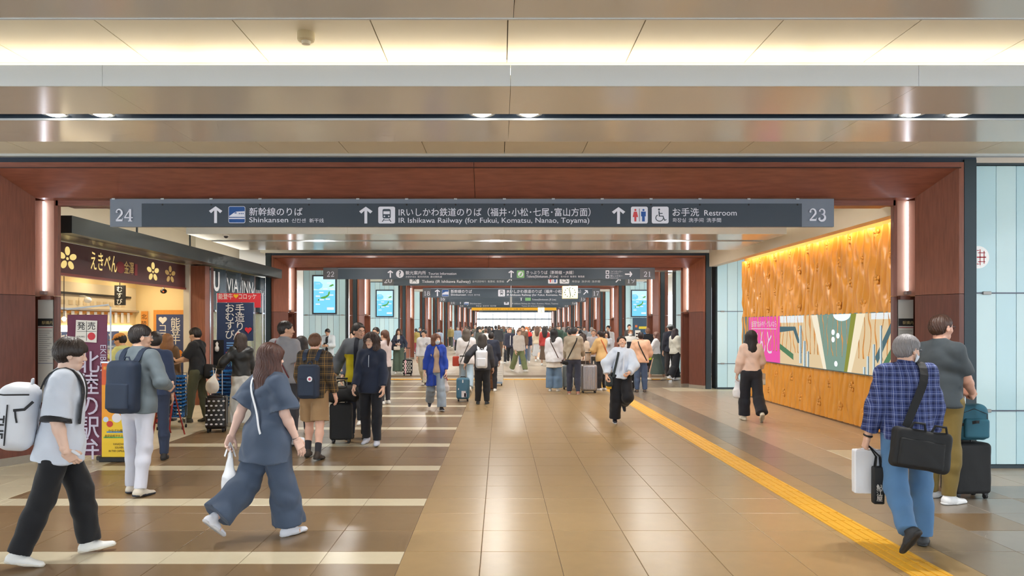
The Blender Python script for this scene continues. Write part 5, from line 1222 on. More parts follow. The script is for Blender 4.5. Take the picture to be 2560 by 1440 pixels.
def f_top(B, loose=0.012, hem=-0.06, sleeve=1.0, neck=0.0, puff=0.0, flare=0.0, belly=0.0, cuff=0.0, torso=True):
    """upper garment; sleeve: 0..1 upper arm, 1..2 down to the wrist"""
    f = Field(); T = B.T; b = B.bd; n = B.TR[1]
    cw = (0.128 if B.fem else 0.145)*b
    if torso:
        f.rc(T(-0.045*b, 0.0, 0.38), T(0.045*b, 0.0, 0.38), cw*0.80+loose, cw*0.80+loose, 0.04, n, 0.80)
        f.rc(T(0, 0.0, 0.36), T(0, 0.005, 0.16), cw+0.012+loose, (cw-0.022 if B.fem else cw-0.008)+loose+belly*0.5+flare*0.3, 0.05, n, 0.72)
        f.rc(T(0, 0.004+belly*0.4, 0.16), T(0, 0.0, -0.02), (cw-0.010)+loose+belly+flare*0.3, (0.158 if B.fem else 0.154)*b+loose+flare*0.6, 0.05, n, 0.80)
        if hem < -0.03: f.rc(T(0, 0, -0.02), T(0, 0, hem-0.05), 0.150*b+loose+flare*0.6, 0.156*b+loose+flare, 0.04, n, 0.88)
        if B.fem: 
            for sd in (-1, 1): f.ell(T(sd*0.065, 0.075+loose*0.5, 0.335), (0.062, 0.055, 0.06), B.TR, 0.05)
        f.rc(B.sh[-1], B.sh[1], 0.056+loose*0.7, 0.056+loose*0.7, 0.04)
        f.rc(T(-0.085, -0.012, 0.482), B.neck-V3(0, 0, 0.02), 0.045+loose*0.5, 0.058+loose*0.3, 0.04); f.rc(T(0.085, -0.012, 0.482), B.neck-V3(0, 0, 0.02), 0.045+loose*0.5, 0.058+loose*0.3, 0.04)
    f.cut(T(0, 0, hem), -B.TR[2])
    for sd in (-1, 1):
        S_, E_, W_ = B.sh[sd], B.elb[sd], B.wri[sd]
        if sleeve <= 0: continue
        if sleeve <= 1.0:
            e = S_+(E_-S_)*sleeve; f.rc(S_, e, 0.058+loose, 0.054+loose*1.5+puff, 0.03, flat=True)
        else:
            e = E_+(W_-E_)*(sleeve-1); f.rc(S_, E_, 0.056+loose, 0.048+loose+puff, 0.03); f.rc(E_, e, 0.048+loose+puff, 0.036+loose*0.7+puff*0.5+cuff, 0.02, flat=True)
    return f
def f_bottom(B, kind='pants', loose=0.008, length=1.0, flare=0.0, r=1.0):
    f = Field(); n = V3(0, 1, 0); p = B.pel; b = B.bd
    f.rc(p+V3(-0.055, 0, 0.0), p+V3(0.055, 0, 0.0), 0.098*b+loose, 0.098*b+loose, 0.04, n, 0.95)
    f.rc(p+V3(0, 0, 0.08), p+V3(0, 0, -0.01), 0.116*b+min(loose, .02), 0.132*b+min(loose, 0.02), 0.05, n, 0.74)
    for sd in (-1, 1): f.ell(p+V3(sd*0.062, -0.040, -0.05), (0.078+loose*0.8, 0.066+loose*0.8, 0.095), None, 0.05)
    if kind == 'skirt':
        kn = (B.knee[-1]+B.knee[1])/2; an = (B.ank[-1]+B.ank[1])/2; e = p+V3(0, 0, -0.05); z = p[2]+(0.06-p[2])*length
        lo_ = V3(an[0], an[1]*0.9, z); f.rc(e, lo_-V3(0, 0, 0.1), 0.145+loose, 0.17+flare, 0.06, n, 0.85); f.cut(V3(0, 0, z), (0, 0, -1))
    else:
        for sd in (-1, 1):
            h, k, a = B.hip[sd], B.knee[sd], B.ank[sd]; k = k+V3(0, 0, 0)
            if length <= 1.0 and kind == 'shorts':
                e = h+(k-h)*length; f.rc(h, e, 0.090*r+loose, 0.078*r+loose*1.6+flare, 0.03, flat=True)
            else:
                e = a+unit(a-k)*(0.012-min(0.03, flare*0.4))
                f.rc(h, k, 0.088*r+loose, 0.062*r+loose+flare*0.45, 0.03); m = k+(e-k)*0.35
                f.rc(k, m, 0.062*r+loose+flare*0.45, 0.060*r+loose+flare*0.6, 0.03); f.rc(m, e, 0.060*r+loose+flare*0.6, 0.047*r+loose+flare, 0.03, flat=True)
    return f
def f_shoe(B, sd, big=1.0):
    f = Field(); a, d, u = B.ank[sd], B.fdir[sd], B.fup[sd]; s_ = np.cross(d, u)
    base = a-u*0.052
    f.rc(base-d*0.045, base+d*0.05, 0.037*big, 0.036*big, 0.03); f.rc(base+d*0.05-u*0.006, base+d*0.155-u*0.016, 0.040*big, 0.031*big, 0.03, u, 0.8)
    f.rc(a-d*0.01, base-d*0.02, 0.040, 0.038, 0.03)
    f.cut(base-u*0.033, -u); return f
def f_sole(B, sd, big=1.0, th=0.022):
    f = Field(); a, d, u = B.ank[sd], B.fdir[sd], B.fup[sd]; base = a-u*0.06
    f.rc(base-d*0.048, base+d*0.06, 0.040*big, 0.042*big, 0.03); f.rc(base+d*0.06, base+d*0.158, 0.043*big, 0.034*big, 0.03)
    f.cut(base-u*0.025, -u); f.cut(base-u*(0.025-th), u); return f
def f_hair(B, style, near=True):
    f = Field(); P = B.Hd; R = B.HR
    if style == 'none': return None
    th = {'short': 0.012, 'crop': 0.006, 'grey': 0.010, 'bowl': 0.020, 'bob': 0.020, 'long': 0.017, 'pony': 0.014, 'curly': 0.030, 'mid': 0.018}.get(style, 0.014)
    f.ell(P(0, -0.012, 0.033), (0.077+th, 0.097+th, 0.086+th), R, 0.02)
    if style in ('short', 'grey', 'bowl', 'crop'):
        f.ell(P(0, -0.045, -0.005), (0.070+th*0.6, 0.060+th*0.6, 0.075), R, 0.03)
        f.ell(P(0, 0.090, -0.055 if style != 'bowl' else -0.06), (0.082, 0.085, 0.098 if style == 'bowl' else 0.116), R, 0.015, 's')         # face
        for sd in (-1, 1): f.ell(P(sd*0.088, 0.030, -0.045), (0.040, 0.060, 0.052), R, 0.012, 's')
        f.cut(P(0, 0, -0.072), -R[2]+0.25*R[1])
        if style == 'bowl': 
            f.ell(P(0, 0.062, 0.052), (0.078, 0.038, 0.034), R, 0.02)
            for sd in (-1, 1): f.ell(P(sd*0.072, 0.02, 0.03), (0.02, 0.06, 0.04), R, 0.02)
    else:
        if style in ('bob', 'mid', 'curly', 'long'):
            L = {'bob': 0.20, 'mid': 0.29, 'curly': 0.24, 'long': 0.44}[style]; wd = {'curly': 0.105, 'bob': 0.09, 'mid': 0.112, 'long': 0.088}[style]
            dn = -V3(0, 0, 1); a = P(0, -0.045, 0.01); b = a+dn*L*0.55+B.TR[1]*(-0.035); c = a+dn*L+B.TR[1]*(-0.05)
            f.rc(a, b, wd+0.005, wd+0.008, 0.05, R[1], 0.62); f.rc(b, c, wd+0.006, wd*(0.55 if style == 'long' else 0.95), 0.04, R[1], 0.55)
            for sd in (-1, 1):
                a = P(sd*0.066, 0.0, 0.02); l = min(L, 0.24); f.rc(a, a+dn*l*0.6+R[0]*sd*0.012, 0.034+th*0.4, 0.036+th*0.6, 0.03); f.rc(a+dn*l*0.6+R[0]*sd*0.012, a+dn*l+R[0]*sd*0.006-R[1]*0.01, 0.036+th*0.6, 0.022, 0.03)
        if style == 'pony':
            f.ell(P(0, -0.05, -0.02), (0.068, 0.06, 0.06), R, 0.03)
            a = P(0.0, -0.105, 0.02); f.rc(a, a-V3(0, 0, 0.12)+B.TR[1]*(-0.02), 0.030, 0.034, 0.02); f.rc(a-V3(0, 0, 0.12)+B.TR[1]*(-0.02), a-V3(0, 0, 0.30)+B.TR[1]*0.01, 0.034, 0.014, 0.02)
            for sd in (-1, 1): f.ell(P(sd*0.088, 0.035, -0.05), (0.040, 0.06, 0.05), R, 0.012, 's')
        f.ell(P(0, 0.100, -0.040), (0.058 if style != 'pony' else 0.07, 0.080, 0.088), R, 0.012, 's')
        f.rc(P(0, 0.11, -0.06), P(0, 0.10, -0.2), 0.060, 0.075, 0.012, op='s')
        if style != 'pony' and near: f.ell(P(0.01, 0.074, 0.062), (0.055, 0.024, 0.022), R, 0.015)
    return f
EYEW, EYED, LIPM = M('eye_white', (232, 228, 224), 0.3), M('eye_dark', (38, 28, 24), 0.25), M('lips', (186, 108, 100), 0.45)
def face_parts(root, B, brow, closed=False, smile=False, mouth=True):
    P = B.Hd; Rm = Matrix(B.HR.T.tolist()); q = Rm.to_quaternion()
    def bl(name, p, r, m):
        mb = MB().ball((0, 0, 0), r, 10, 7); o = mb.build(name, m, root, smooth=True); o.location = Vector(P(*p)); o.rotation_mode = 'QUATERNION'; o.rotation_quaternion = q; return o
    for sd in (-1, 1):
        if not closed:
            bl('eye', (sd*0.031, 0.0745, 0.006), (0.0145, 0.010, 0.0068), EYEW); bl('iris', (sd*0.030, 0.0805, 0.006), (0.0062, 0.0055, 0.0062), EYED)
            bl('eyelid', (sd*0.031, 0.0762, 0.0115), (0.0155, 0.0095, 0.0026), EYED)
        else: bl('eyelid', (sd*0.031, 0.0775, 0.004), (0.0155, 0.008, 0.0022), EYED)
        bl('eyebrow', (sd*0.033, 0.0765, 0.029), (0.019, 0.0075, 0.0032), brow)
    if mouth:
        if smile: bl('teeth', (0, 0.086, -0.053), (0.021, 0.006, 0.006), M('teeth', (240, 236, 230), 0.3)); bl('mouth', (0, 0.080, -0.058), (0.024, 0.008, 0.011), M('mouth_dark', (110, 40, 40), 0.5))
        else: bl('mouth', (0, 0.0885, -0.0575), (0.021, 0.0105, 0.0062), LIPM)
def glasses(root, B, col=(40, 40, 44)):
    P = B.Hd; m = M('specs_%d' % col[0], col, 0.3, 0.4); g = MB()
    for sd in (-1, 1):
        ring = [P(sd*0.033+0.024*math.cos(a), 0.100-0.006*abs(math.cos(a)), 0.002+0.017*math.sin(a)) for a in [2*PI*i/14 for i in range(15)]]
        g.tube(ring, 0.0018, 5, False); g.tube([P(sd*0.057, 0.094, 0.008), P(sd*0.080, 0.04, 0.008), P(sd*0.084, -0.01, 0.004)], 0.0018, 5)
    g.tube([P(-0.009, 0.100, 0.006), P(0.009, 0.100, 0.006)], 0.0018, 5); g.build('glasses', m, root)
def mask(root, B, col=(226, 236, 244)):
    P = B.Hd; v = []; n, k = 9, 6
    for j in range(k+1):
        z = -0.012-0.088*j/k
        for i in range(n+1):
            u = -1+2*i/n; x = 0.068*u*(1-0.18*abs(j/k-0.4)); bul = (1-abs(j/k-0.42)*1.2)
            y = 0.072+0.052*bul*math.sqrt(max(0, 1-u*u*0.96))-0.050*u*u; v.append(P(x, y, z))
    mb = MB().add(v, [(j*(n+1)+i, j*(n+1)+i+1, (j+1)*(n+1)+i+1, (j+1)*(n+1)+i) for j in range(k) for i in range(n)])
    o = mb.build('face_mask', M('mask_%d' % col[0], col, 0.7), root, smooth=True); md = o.modifiers.new('t', 'SOLIDIFY'); md.thickness = 0.003
    st = MB()
    for sd in (-1, 1):
        st.tube([P(sd*0.064, 0.035, -0.022), P(sd*0.082, -0.002, 0.01), P(sd*0.084, -0.02, -0.01), P(sd*0.082, -0.004, -0.035), P(sd*0.060, 0.035, -0.075)], 0.0016, 5)
    st.build('ear_loop', M('loop_white', (235, 238, 240), 0.7), root)
PEOPLE = []
def person(label, loc, rz, B, height=1.70, lod='near', skin_c=(222, 178, 152), hair=('short', (34, 28, 26)), top=None, bottom=None, shoes=((235, 235, 232), (225, 225, 222)), face=True, jaw=1.0,
           closed=False, smile=False, specs=None, msk=None, top_amp=0.004, bot_amp=0.004, socks=None, open_mouth=False, armr=1.0, group=None, seed=None):
    """root empty + body, hair, garments, shoes"""
    root = thing('person', label, 'person', (loc[0], loc[1], 0.0), math.radians(rz), group)
    s_ = height/1.70; root.scale = (s_, s_, s_)
    near = lod == 'near'; rc_, rh, rn, ra = {'near': (0.0085, 0.0048, 0.0042, 0.008), 'mid': (0.014, 0.009, 0.008, 0.012), 'far': (0.026, 0.018, 0.02, 0.022)}[lod]
    sm = skin(skin_c); sd_ = len(PEOPLE)+1 if seed is None else seed
    top = dict(top or {}); bottom = dict(bottom or {})
    tc_, bc_ = top.pop('col', (120, 120, 120)), bottom.pop('col', (40, 40, 46))
    parts = []
    co, q = f_head(B, near, jaw, open_mouth).mesh(rh); parts.append((co, q, 0))
    slv = top.get('sleeve', 1.0)
    co, q = f_arms(B, armr, 0.0 if slv <= 1 else min(0.6, slv-1.25)).mesh(ra); parts.append((co, q, 0))
    for sd in (-1, 1):
        if lod == 'far': f = Field().rc(B.wri[sd], B.wri[sd]+B.hand[sd][0]*0.12, 0.032, 0.028)
        else: f = f_hand(B, sd, near)
        co, q = f.mesh(rn); parts.append((co, q, 0))
    if bottom.get('kind') in ('shorts', 'skirt'): co, q = f_legs(B).mesh(ra); parts.append((co, q, 0))
    else: co, q = Field().rc(B.ank[-1], B.ank[-1]+(B.knee[-1]-B.ank[-1])*0.2, 0.036, 0.04).mesh(0.014); parts.append((co, q, 0)); co, q = Field().rc(B.ank[1], B.ank[1]+(B.knee[1]-B.ank[1])*0.2, 0.036, 0.04).mesh(0.014); parts.append((co, q, 0))
    # hidden torso keeps the body continuous under the clothes
    co, q = Field().rc(B.pel, B.T(0, 0, 0.42), 0.10, 0.11, 0.03, (0, 1, 0), 0.7).rc(B.T(0, 0, 0.42), B.neck, 0.08, 0.05).rc(B.hip[-1], B.hip[1], 0.08, 0.08).rc(B.hip[-1], B.knee[-1], 0.06, 0.045).rc(B.hip[1], B.knee[1], 0.06, 0.045).rc(B.knee[-1], B.ank[-1], 0.04, 0.03).rc(B.knee[1], B.ank[1], 0.04, 0.03).mesh(0.03); parts.append((co, q, 0))
    obj('body', np_mesh('body', parts, sm), root)
    hs, hcol = hair
    fh = f_hair(B, hs, near)
    if fh is not None:
        co, q = fh.mesh(0.0055 if near else rh)
        if near:
            a, b, c, d = (co[q[:, i]] for i in range(4)); L_ = (co-B.hc)@B.HR.T; ang = np.arctan2(L_[:, 0], -L_[:, 1]-0.0)
            rr = np.sin(ang*34+6*np.sin(L_[:, 2]*22))+0.6*np.sin(ang*61+L_[:, 2]*18)+0.8*np.sin(ang*11+L_[:, 2]*30); dirn = L_/(np.linalg.norm(L_, axis=1)[:, None]+1e-9)*np.array([1, 1, 0.3])
            co = co+(dirn*(0.0030 if hs != 'curly' else 0.007)*rr[:, None])@B.HR
        obj('hair', np_mesh('hair', [(co, q, 0)], hairm(hcol)), root)
    tm_ = top.pop('mat', None) or cloth(tc_); bm_ = bottom.pop('mat', None) or cloth(bc_)
    ft = f_top(B, **top); co, q = ft.mesh(rc_); co = folds(co, q, top_amp if lod != 'far' else 0, sd_); obj('top', np_mesh('top', [(co, q, 0)], tm_), root)
    fb = f_bottom(B, **bottom); co, q = fb.mesh(rc_); co = folds(co, q, bot_amp if lod != 'far' else 0, sd_+3, 6.0); obj('skirt' if bottom.get('kind') == 'skirt' else ('shorts' if bottom.get('kind') == 'shorts' else 'trousers'), np_mesh('trousers', [(co, q, 0)], bm_), root)
    if socks:
        f = Field()
        for sd in (-1, 1): f.rc(B.ank[sd]+(B.knee[sd]-B.ank[sd])*socks[0], B.ank[sd], 0.046, 0.042)
        co, q = f.mesh(rc_); obj('socks', np_mesh('socks', [(co, q, 0)], cloth(socks[1])), root)
    for sd in (-1, 1):
        co, q = f_shoe(B, sd).mesh(0.007 if near else rc_); so = obj('shoe', np_mesh('shoe', [(co, q, 0)], M('shoe_%d_%d_%d' % tuple(shoes[0]), shoes[0], 0.6)), root)
        if near:
            a_, d2_, u2_ = B.ank[sd], B.fdir[sd], B.fup[sd]; s2_ = np.cross(d2_, u2_); lc = MB()
            for k_ in range(4):
                o_ = a_-u2_*(0.024+0.007*k_)+d2_*(0.045+0.018*k_); lc.tube([o_-s2_*0.018-u2_*0.006, o_+u2_*0.003, o_+s2_*0.018-u2_*0.006], 0.0035, 5)
            lc.build('laces', M('lace_%d' % shoes[1][0], shoes[1], 0.7), so)
        if lod != 'far': co, q = f_sole(B, sd).mesh(0.008 if near else rc_*0.8); obj('sole', np_mesh('sole', [(co, q, 0)], M('shoe_%d_%d_%d' % tuple(shoes[1]), shoes[1], 0.6)), so)
    if face and lod != 'far': face_parts(root, B, hairm(hcol), closed, smile, mouth=msk is None)
    if specs: glasses(root, B, specs)
    if msk: mask(root, B, msk)
    root_m = Matrix.Translation(Vector((loc[0], loc[1], 0))) @ Matrix.Rotation(math.radians(rz), 4, 'Z') @ Matrix.Scale(s_, 4)
    pr = dict(root=root, B=B, top=ft, bottom=fb, M=root_m, amp=top_amp if lod != 'far' else 0.0); PEOPLE.append(pr); return pr
def carried(pr, name, label, cat, group=None):
    """top-level thing that shares the figure's own coordinate frame"""
    t = thing(name, label, cat, (0, 0, 0), 0, group); m = pr['M']; t.location = m.translation; t.rotation_euler = m.to_euler(); t.scale = m.to_scale(); return t
def band(pr, pts_dirs, w, mat, parent, name='strap', t=0.004, lift=None, fields=None):
    """strap laid on the garment: each entry (point, inward direction)"""
    P, N = [], []; lift = 0.006+1.9*pr['amp'] if lift is None else lift
    for p, d in pts_dirs:
        d = unit(d); h = pr['top'].hit(p, d, lift=lift) if fields is None else fields.hit(p, d, lift=lift); P.append(h); N.append(-d)
    # light smoothing keeps the band taut
    P = np.array(P)
    for _ in range(2): P[1:-1] = 0.25*P[:-2]+0.5*P[1:-1]+0.25*P[2:]
    return MB().strap(P, N, w, t).build(name, mat, parent, smooth=False)
def over_shoulder(B, x0, z0b, z0f, x1b=None, x1f=None, n=9):
    """points from the back (x1b, z0b) up over the shoulder at x0 and down the front (x1f, z0f)"""
    x1b = x0 if x1b is None else x1b; x1f = x0 if x1f is None else x1f; out = []
    for i in range(n):
        u = i/(n-1); z = z0b+(0.46-z0b)*u; x = x1b+(x0-x1b)*u; out.append((B.T(x, 0, z), B.TR.T@V3(0, 1, 0)))
    for a in (-60, -30, 0, 30, 60):
        r = math.radians(a); out.append((B.T(x0, 0, 0.46), B.TR.T@V3(0, -math.sin(r), -math.cos(r))))
    for i in range(n):
        u = i/(n-1); z = 0.46+(z0f-0.46)*u; x = x0+(x1f-x0)*u; out.append((B.T(x, 0, z), B.TR.T@V3(0, -1, 0)))
    return out
# ---------------------------------------------------------------- luggage and bags
NAVYB = M('bag_navy', (34, 48, 70), 0.7, noise=0.1, nscale=10, bump=0.1); BLKB = M('bag_black', (24, 25, 28), 0.7, noise=0.1, nscale=12, bump=0.15); WHTB = M('bag_white', (222, 226, 234), 0.45, noise=0.03, nscale=8)
PLB = M('plastic_white', (236, 238, 244), 0.35, noise=0.03, nscale=12, trans=0.0)
def hgt(head, foot): return H*(foot-head)/(foot-CY)
def fmesh(parent, name, f, res, mat, amp=0.0, seed=1):
    co, q = f.mesh(res); co = folds(co, q, amp, seed); return obj(name, np_mesh(name, [(co, q, 0)], mat), parent)
def backpack(pr, label, w=0.30, h=0.44, d=0.15, zc=0.28, mat=None, pocket=True, res=0.009, gap=0.0, tilt=0.0, group=None):
    B = pr['B']; mat = mat or NAVYB; t = carried(pr, 'backpack', label, 'backpack', group)
    back = pr['top'].hit(B.T(0, 0, zc), B.TR.T@V3(0, 1, 0)); yb = ((back-B.pel)@B.TR.T)[1]-gap
    R = B.TR; c = B.T(0, yb-d/2+0.012, zc); f = Field().box(c, (w/2, d/2, h/2), min(d, w)*0.36, R, 0.02)
    f.box(B.T(0, yb-d*0.55, zc+h*0.04), (w*0.44, d*0.45, h*0.42), d*0.3, R, 0.04)
    fmesh(t, 'body', f, res, mat, 0.002)
    if pocket: fmesh(t, 'front_pocket', Field().box(B.T(0, yb-d*0.98, zc-h*0.17), (w*0.40, 0.022, h*0.25), 0.018, R, 0.01), res, mat, 0.001)
    MB().tube([B.T(-0.04, yb-d*0.2, zc+h/2-0.01), B.T(-0.02, yb-d*0.2, zc+h/2+0.035), B.T(0.02, yb-d*0.2, zc+h/2+0.035), B.T(0.04, yb-d*0.2, zc+h/2-0.01)], 0.008, 6).build('grab_loop', mat, t)
    zp = MB().tube([B.T(-w*0.43, yb-d*0.72, zc-h*0.05), B.T(-w*0.40, yb-d*0.80, zc+h*0.36), B.T(-w*0.2, yb-d*0.74, zc+h*0.46), B.T(w*0.2, yb-d*0.74, zc+h*0.46), B.T(w*0.40, yb-d*0.80, zc+h*0.36), B.T(w*0.43, yb-d*0.72, zc-h*0.05)], 0.004, 5).build('zip', M('zip_dark', (20, 22, 26), 0.4), t)
    return t, yb
def pack_straps(pr, t, mat, x=0.095, w=0.055, ztop=0.47):
    B = pr['B']
    for sd in (-1, 1): band(pr, over_shoulder(B, sd*x, ztop-0.06, 0.15, sd*x*0.8, sd*x*1.25), w, mat, t, 'shoulder_strap', 0.010)
def crossbody(pr, label, mat, sd=1, bag=(0.10, 0.07, 0.04), w=0.025, zb=0.02, bagmat=None, name='crossbody_bag', front=False, bagpos=None):
    """strap from the shoulder on side sd across the back to the opposite hip; bag there"""
    B = pr['B']; t = carried(pr, name, label, 'bag'); pts = []
    n = 12
    for i in range(n):
        u = i/(n-1); x = sd*(0.085-0.235*u); z = 0.46+(zb-0.46)*u; pts.append((B.T(x, 0, z), B.TR.T@V3(0, 1, 0)))
    for a in (60, 30, 0, -30, -60):
        r = math.radians(a); pts.insert(0, (B.T(sd*0.085, 0, 0.455), B.TR.T@V3(0, math.sin(r), -math.cos(r))))
    m = 12; pf = []
    for i in range(m):
        u = i/(m-1); x = sd*(0.085-0.235*u); z = 0.46+(zb-0.46)*u; pf.append((B.T(x, 0, z), B.TR.T@V3(0, -1, 0)))
    band(pr, pf[::-1]+[(B.T(sd*0.085, 0, 0.455), B.TR.T@V3(0, -math.sin(math.radians(a)), -math.cos(math.radians(a)))) for a in (60, 30, 0, -30, -60)]+pts[5:], w, mat, t, 'strap')
    if bag:
        c = B.T(*(bagpos or (-sd*0.20, 0.02, zb-bag[1])))
        fmesh(t, 'body', Field().box(c, bag, min(bag)*0.5, B.TR, 0.01), 0.009, bagmat or mat, 0.001)
    return t
def held_bag(pr, sd, label, w=0.16, h=0.22, d=0.08, mat=None, name='plastic_bag', cat='bag', crisp=False, drop=0.12, handle=None, extra=None, along=0.085, off=(0, 0, 0)):
    """bag hanging from the hand on side sd"""
    B = pr['B']; g = B.grip(sd, along, 0.028); t = carried(pr, name, label, cat); mat = mat or PLB
    c = g-V3(0, 0, drop+h/2)+V3(*off); f = Field()
    if crisp: f.box(c, (w/2, d/2, h/2), 0.008, None)
    else:
        f.ell(c-V3(0, 0, h*0.18), (w/2, d/2, h*0.34), None, 0.05); f.box(c-V3(0, 0, h*0.22), (w*0.46, d*0.46, h*0.26), 0.03, None, 0.05); f.rc(c, c+V3(0, 0, h*0.5), w*0.42, w*0.25, 0.05, (0, 1, 0), 0.4)
    fmesh(t, 'body', f, 0.008, mat, 0.0045 if not crisp else 0.001, 5)
    ww = w*0.28
    for sy in (-1, 1): MB().strap([c+V3(-ww, sy*d*0.25, h*0.48), c+V3(-ww*0.6, sy*d*0.15, h*0.48+drop*0.6), g+V3(0, sy*0.004, 0.012), c+V3(ww*0.6, sy*d*0.15, h*0.48+drop*0.6), c+V3(ww, sy*d*0.25, h*0.48)], [(0, -1, 0)]*5, 0.022 if not crisp else 0.012, 0.003).build('handle', handle or mat, t)
    return t, c
def suitcase(label, loc, rz, w=0.38, d=0.24, h=0.55, mat=None, ribs=0, pole=0.45, ribm=None, soft=False, dots=None, group=None, sticker=None, rough_ribs_v=False):
    """upright trolley case; front faces -Y at rz = 0"""
    mat = mat or BLKB; t = thing('suitcase', label, 'suitcase', (loc[0], loc[1], 0), math.radians(rz), group); z0 = 0.055
    fmesh(t, 'shell', Field().box((0, 0, z0+h/2), (w/2, d/2, h/2), 0.055 if not soft else 0.04, None), 0.010, mat, 0.0015 if soft else 0)
    rm = ribm or mat
    for i in range(ribs):
        if rough_ribs_v:
            x = -w*0.36+w*0.72*i/(ribs-1); MB().box(x-0.008, x+0.008, -d/2-0.004, -d/2+0.01, z0+0.06, z0+h-0.06, 0.003).build('rib', rm, t)
        else:
            z = z0+0.07+(h-0.14)*i/(ribs-1); MB().box(-w*0.42, w*0.42, -d/2-0.005, -d/2+0.01, z-0.009, z+0.009, 0.003).build('rib', rm, t)
    zr = [(-w/2-0.002, 0), (w/2+0.002, 0)]
    ring = [(w/2*0.99*math.copysign(min(1, abs(math.cos(a))*1.25), math.cos(a)), 0.02, z0+h/2+(h/2*0.995)*math.copysign(min(1, abs(math.sin(a))*1.25), math.sin(a))) for a in [2*PI*i/32 for i in range(33)]]
    MB().tube(ring, 0.006, 5, False).build('zip_line', M('zip_line', (30, 30, 34), 0.4, 0.3), t)
    for sx in (-1, 1):
        for sy in (-1, 1):
            wl_ = MB().lathe([(0.014, -0.016), (0.026, -0.012), (0.026, 0.012), (0.014, 0.016)], (sx*(w/2-0.05), sy*(d/2-0.045), 0.027), 12, 'x').build('wheel', BLACKM, t); MB().box(sx*(w/2-0.05)-0.02, sx*(w/2-0.05)+0.02, sy*(d/2-0.045)-0.02, sy*(d/2-0.045)+0.02, 0.045, 0.07).build('wheel_fork', M('fork_grey', (60, 60, 64), 0.5), t)
    if pole:
        hd_ = MB().tube([(-0.07, d/2-0.03, z0+h-0.02), (-0.07, d/2-0.03, z0+h+pole)], 0.008, 6).build('telescopic_pole', SILVER, t); MB().tube([(0.07, d/2-0.03, z0+h-0.02), (0.07, d/2-0.03, z0+h+pole)], 0.008, 6).build('telescopic_pole', SILVER, t)
        MB().box(-0.085, 0.085, d/2-0.045, d/2-0.015, z0+h+pole-0.01, z0+h+pole+0.018, 0.008).build('pole_grip', BLACKM, t)
    MB().tube([(-0.06, 0, z0+h-0.005), (-0.05, 0, z0+h+0.022), (0.05, 0, z0+h+0.022), (0.06, 0, z0+h-0.005)], 0.009, 6).build('top_handle', BLACKM, t)
    if dots:
        dm = M('dot_%d_%d' % dots[0][:2], dots[0], 0.5); n_ = dots[1]; r = dots[2]
        for i in range(n_):
            for j in range(int(n_*h/w)):
                x = -w*0.40+w*0.80*(i+0.5*(j % 2))/(n_-0.5); z = z0+0.05+(h-0.1)*(j+0.5)/int(n_*h/w)
                MB().prism([(x+r*math.cos(2*PI*k/10), z+r*0.7*math.sin(2*PI*k/10)) for k in range(10)], -d/2-0.004, -d/2+0.004, 'y').build('spot', dm, t)
    if sticker:
        for (x, z, sw, sh, c) in sticker: MB().box(x-sw/2, x+sw/2, -d/2-0.003, -d/2+0.003, z0+z-sh/2, z0+z+sh/2).build('sticker', M('stk_%d_%d' % (c[0], c[1]), c, 0.5), t)
    return t

# ---------------------------------------------------------------- the people nearest the camera
# young man with the big white backpack
B = Body(legs=((19, 12, -5), (-14, 8, 12)), arms={'R': dict(ik=(0.215, 0.06, 0.865), pole=(0.5, -1, 0), curl=26, bend=(-0.55, 0.3, 0)), 'L': dict(fwd=-12, out=6, flex=10)}, lean=5, head=(2, -9, 0))
p = fl(150, 1400)
P1 = person('young man with white T-shirt, black trousers and big white backpack', (p.x, p.y), -66, B, 1.67, 'near', (232, 196, 176), ('bowl', (46, 34, 28)), dict(col=(208, 216, 230), sleeve=0.98, loose=0.036, hem=-0.15, flare=0.02), dict(col=(18, 20, 26), loose=0.022, flare=0.012), ((228, 228, 226), (214, 208, 196)), top_amp=0.006, bot_amp=0.006)
t, yb = backpack(P1, 'large white box backpack with black lettering on the young man', 0.33, 0.50, 0.25, 0.18, WHTB, False, gap=0.03)
BKT = M('strap_black', (26, 27, 32), 0.6)
pack_straps(P1, t, BKT, 0.10, 0.065)
Tq = B.T; c_ = 0.18
def pface(side, u, v):  # points on the bag: side 'b' rear face, 'r' right face
    return Tq(u, yb-0.245, v) if side == 'b' else Tq(0.170, u, v)
MB().tube([Tq(-0.14, yb-0.24, c_+0.17), Tq(0.13, yb-0.24, c_+0.17), Tq(0.168, yb-0.2, c_+0.17), Tq(0.170, yb-0.04, c_+0.18)], 0.006, 5).build('lid_zip', BKT, t)
MB().tube([Tq(0.171, yb-0.17, c_+0.10), Tq(0.172, yb-0.165, c_-0.2)], 0.005, 5).build('side_zip', BKT, t)
MB().strap([Tq(0.172, yb-0.13, c_+0.06), Tq(0.174, yb-0.06, c_+0.07), Tq(0.172, yb-0.01, c_+0.13)], [B.TR[0]]*3, 0.02, 0.004).build('compression_strap', BKT, t)
MB().strap([Tq(0.172, yb-0.12, c_+0.065), Tq(0.176, yb-0.11, c_+0.01), Tq(0.174, yb-0.10, c_-0.03)], [B.TR[0]]*3, 0.012, 0.003).build('loose_strap', BKT, t)
def place_text(t, s, origin, ax_x, ax_y, size, mat, bold=0.0, width=None):
    me = text_mesh(s, size, mat, bold, width); o = obj('lettering', me, t); ax_x, ax_y = Vector(ax_x).normalized(), Vector(ax_y).normalized(); az = ax_x.cross(ax_y)
    o.matrix_local = Matrix(((ax_x.x, ax_y.x, az.x, origin[0]), (ax_x.y, ax_y.y, az.y, origin[1]), (ax_x.z, ax_y.z, az.z, origin[2]), (0, 0, 0, 1))); return o
u3 = B.TR[2]
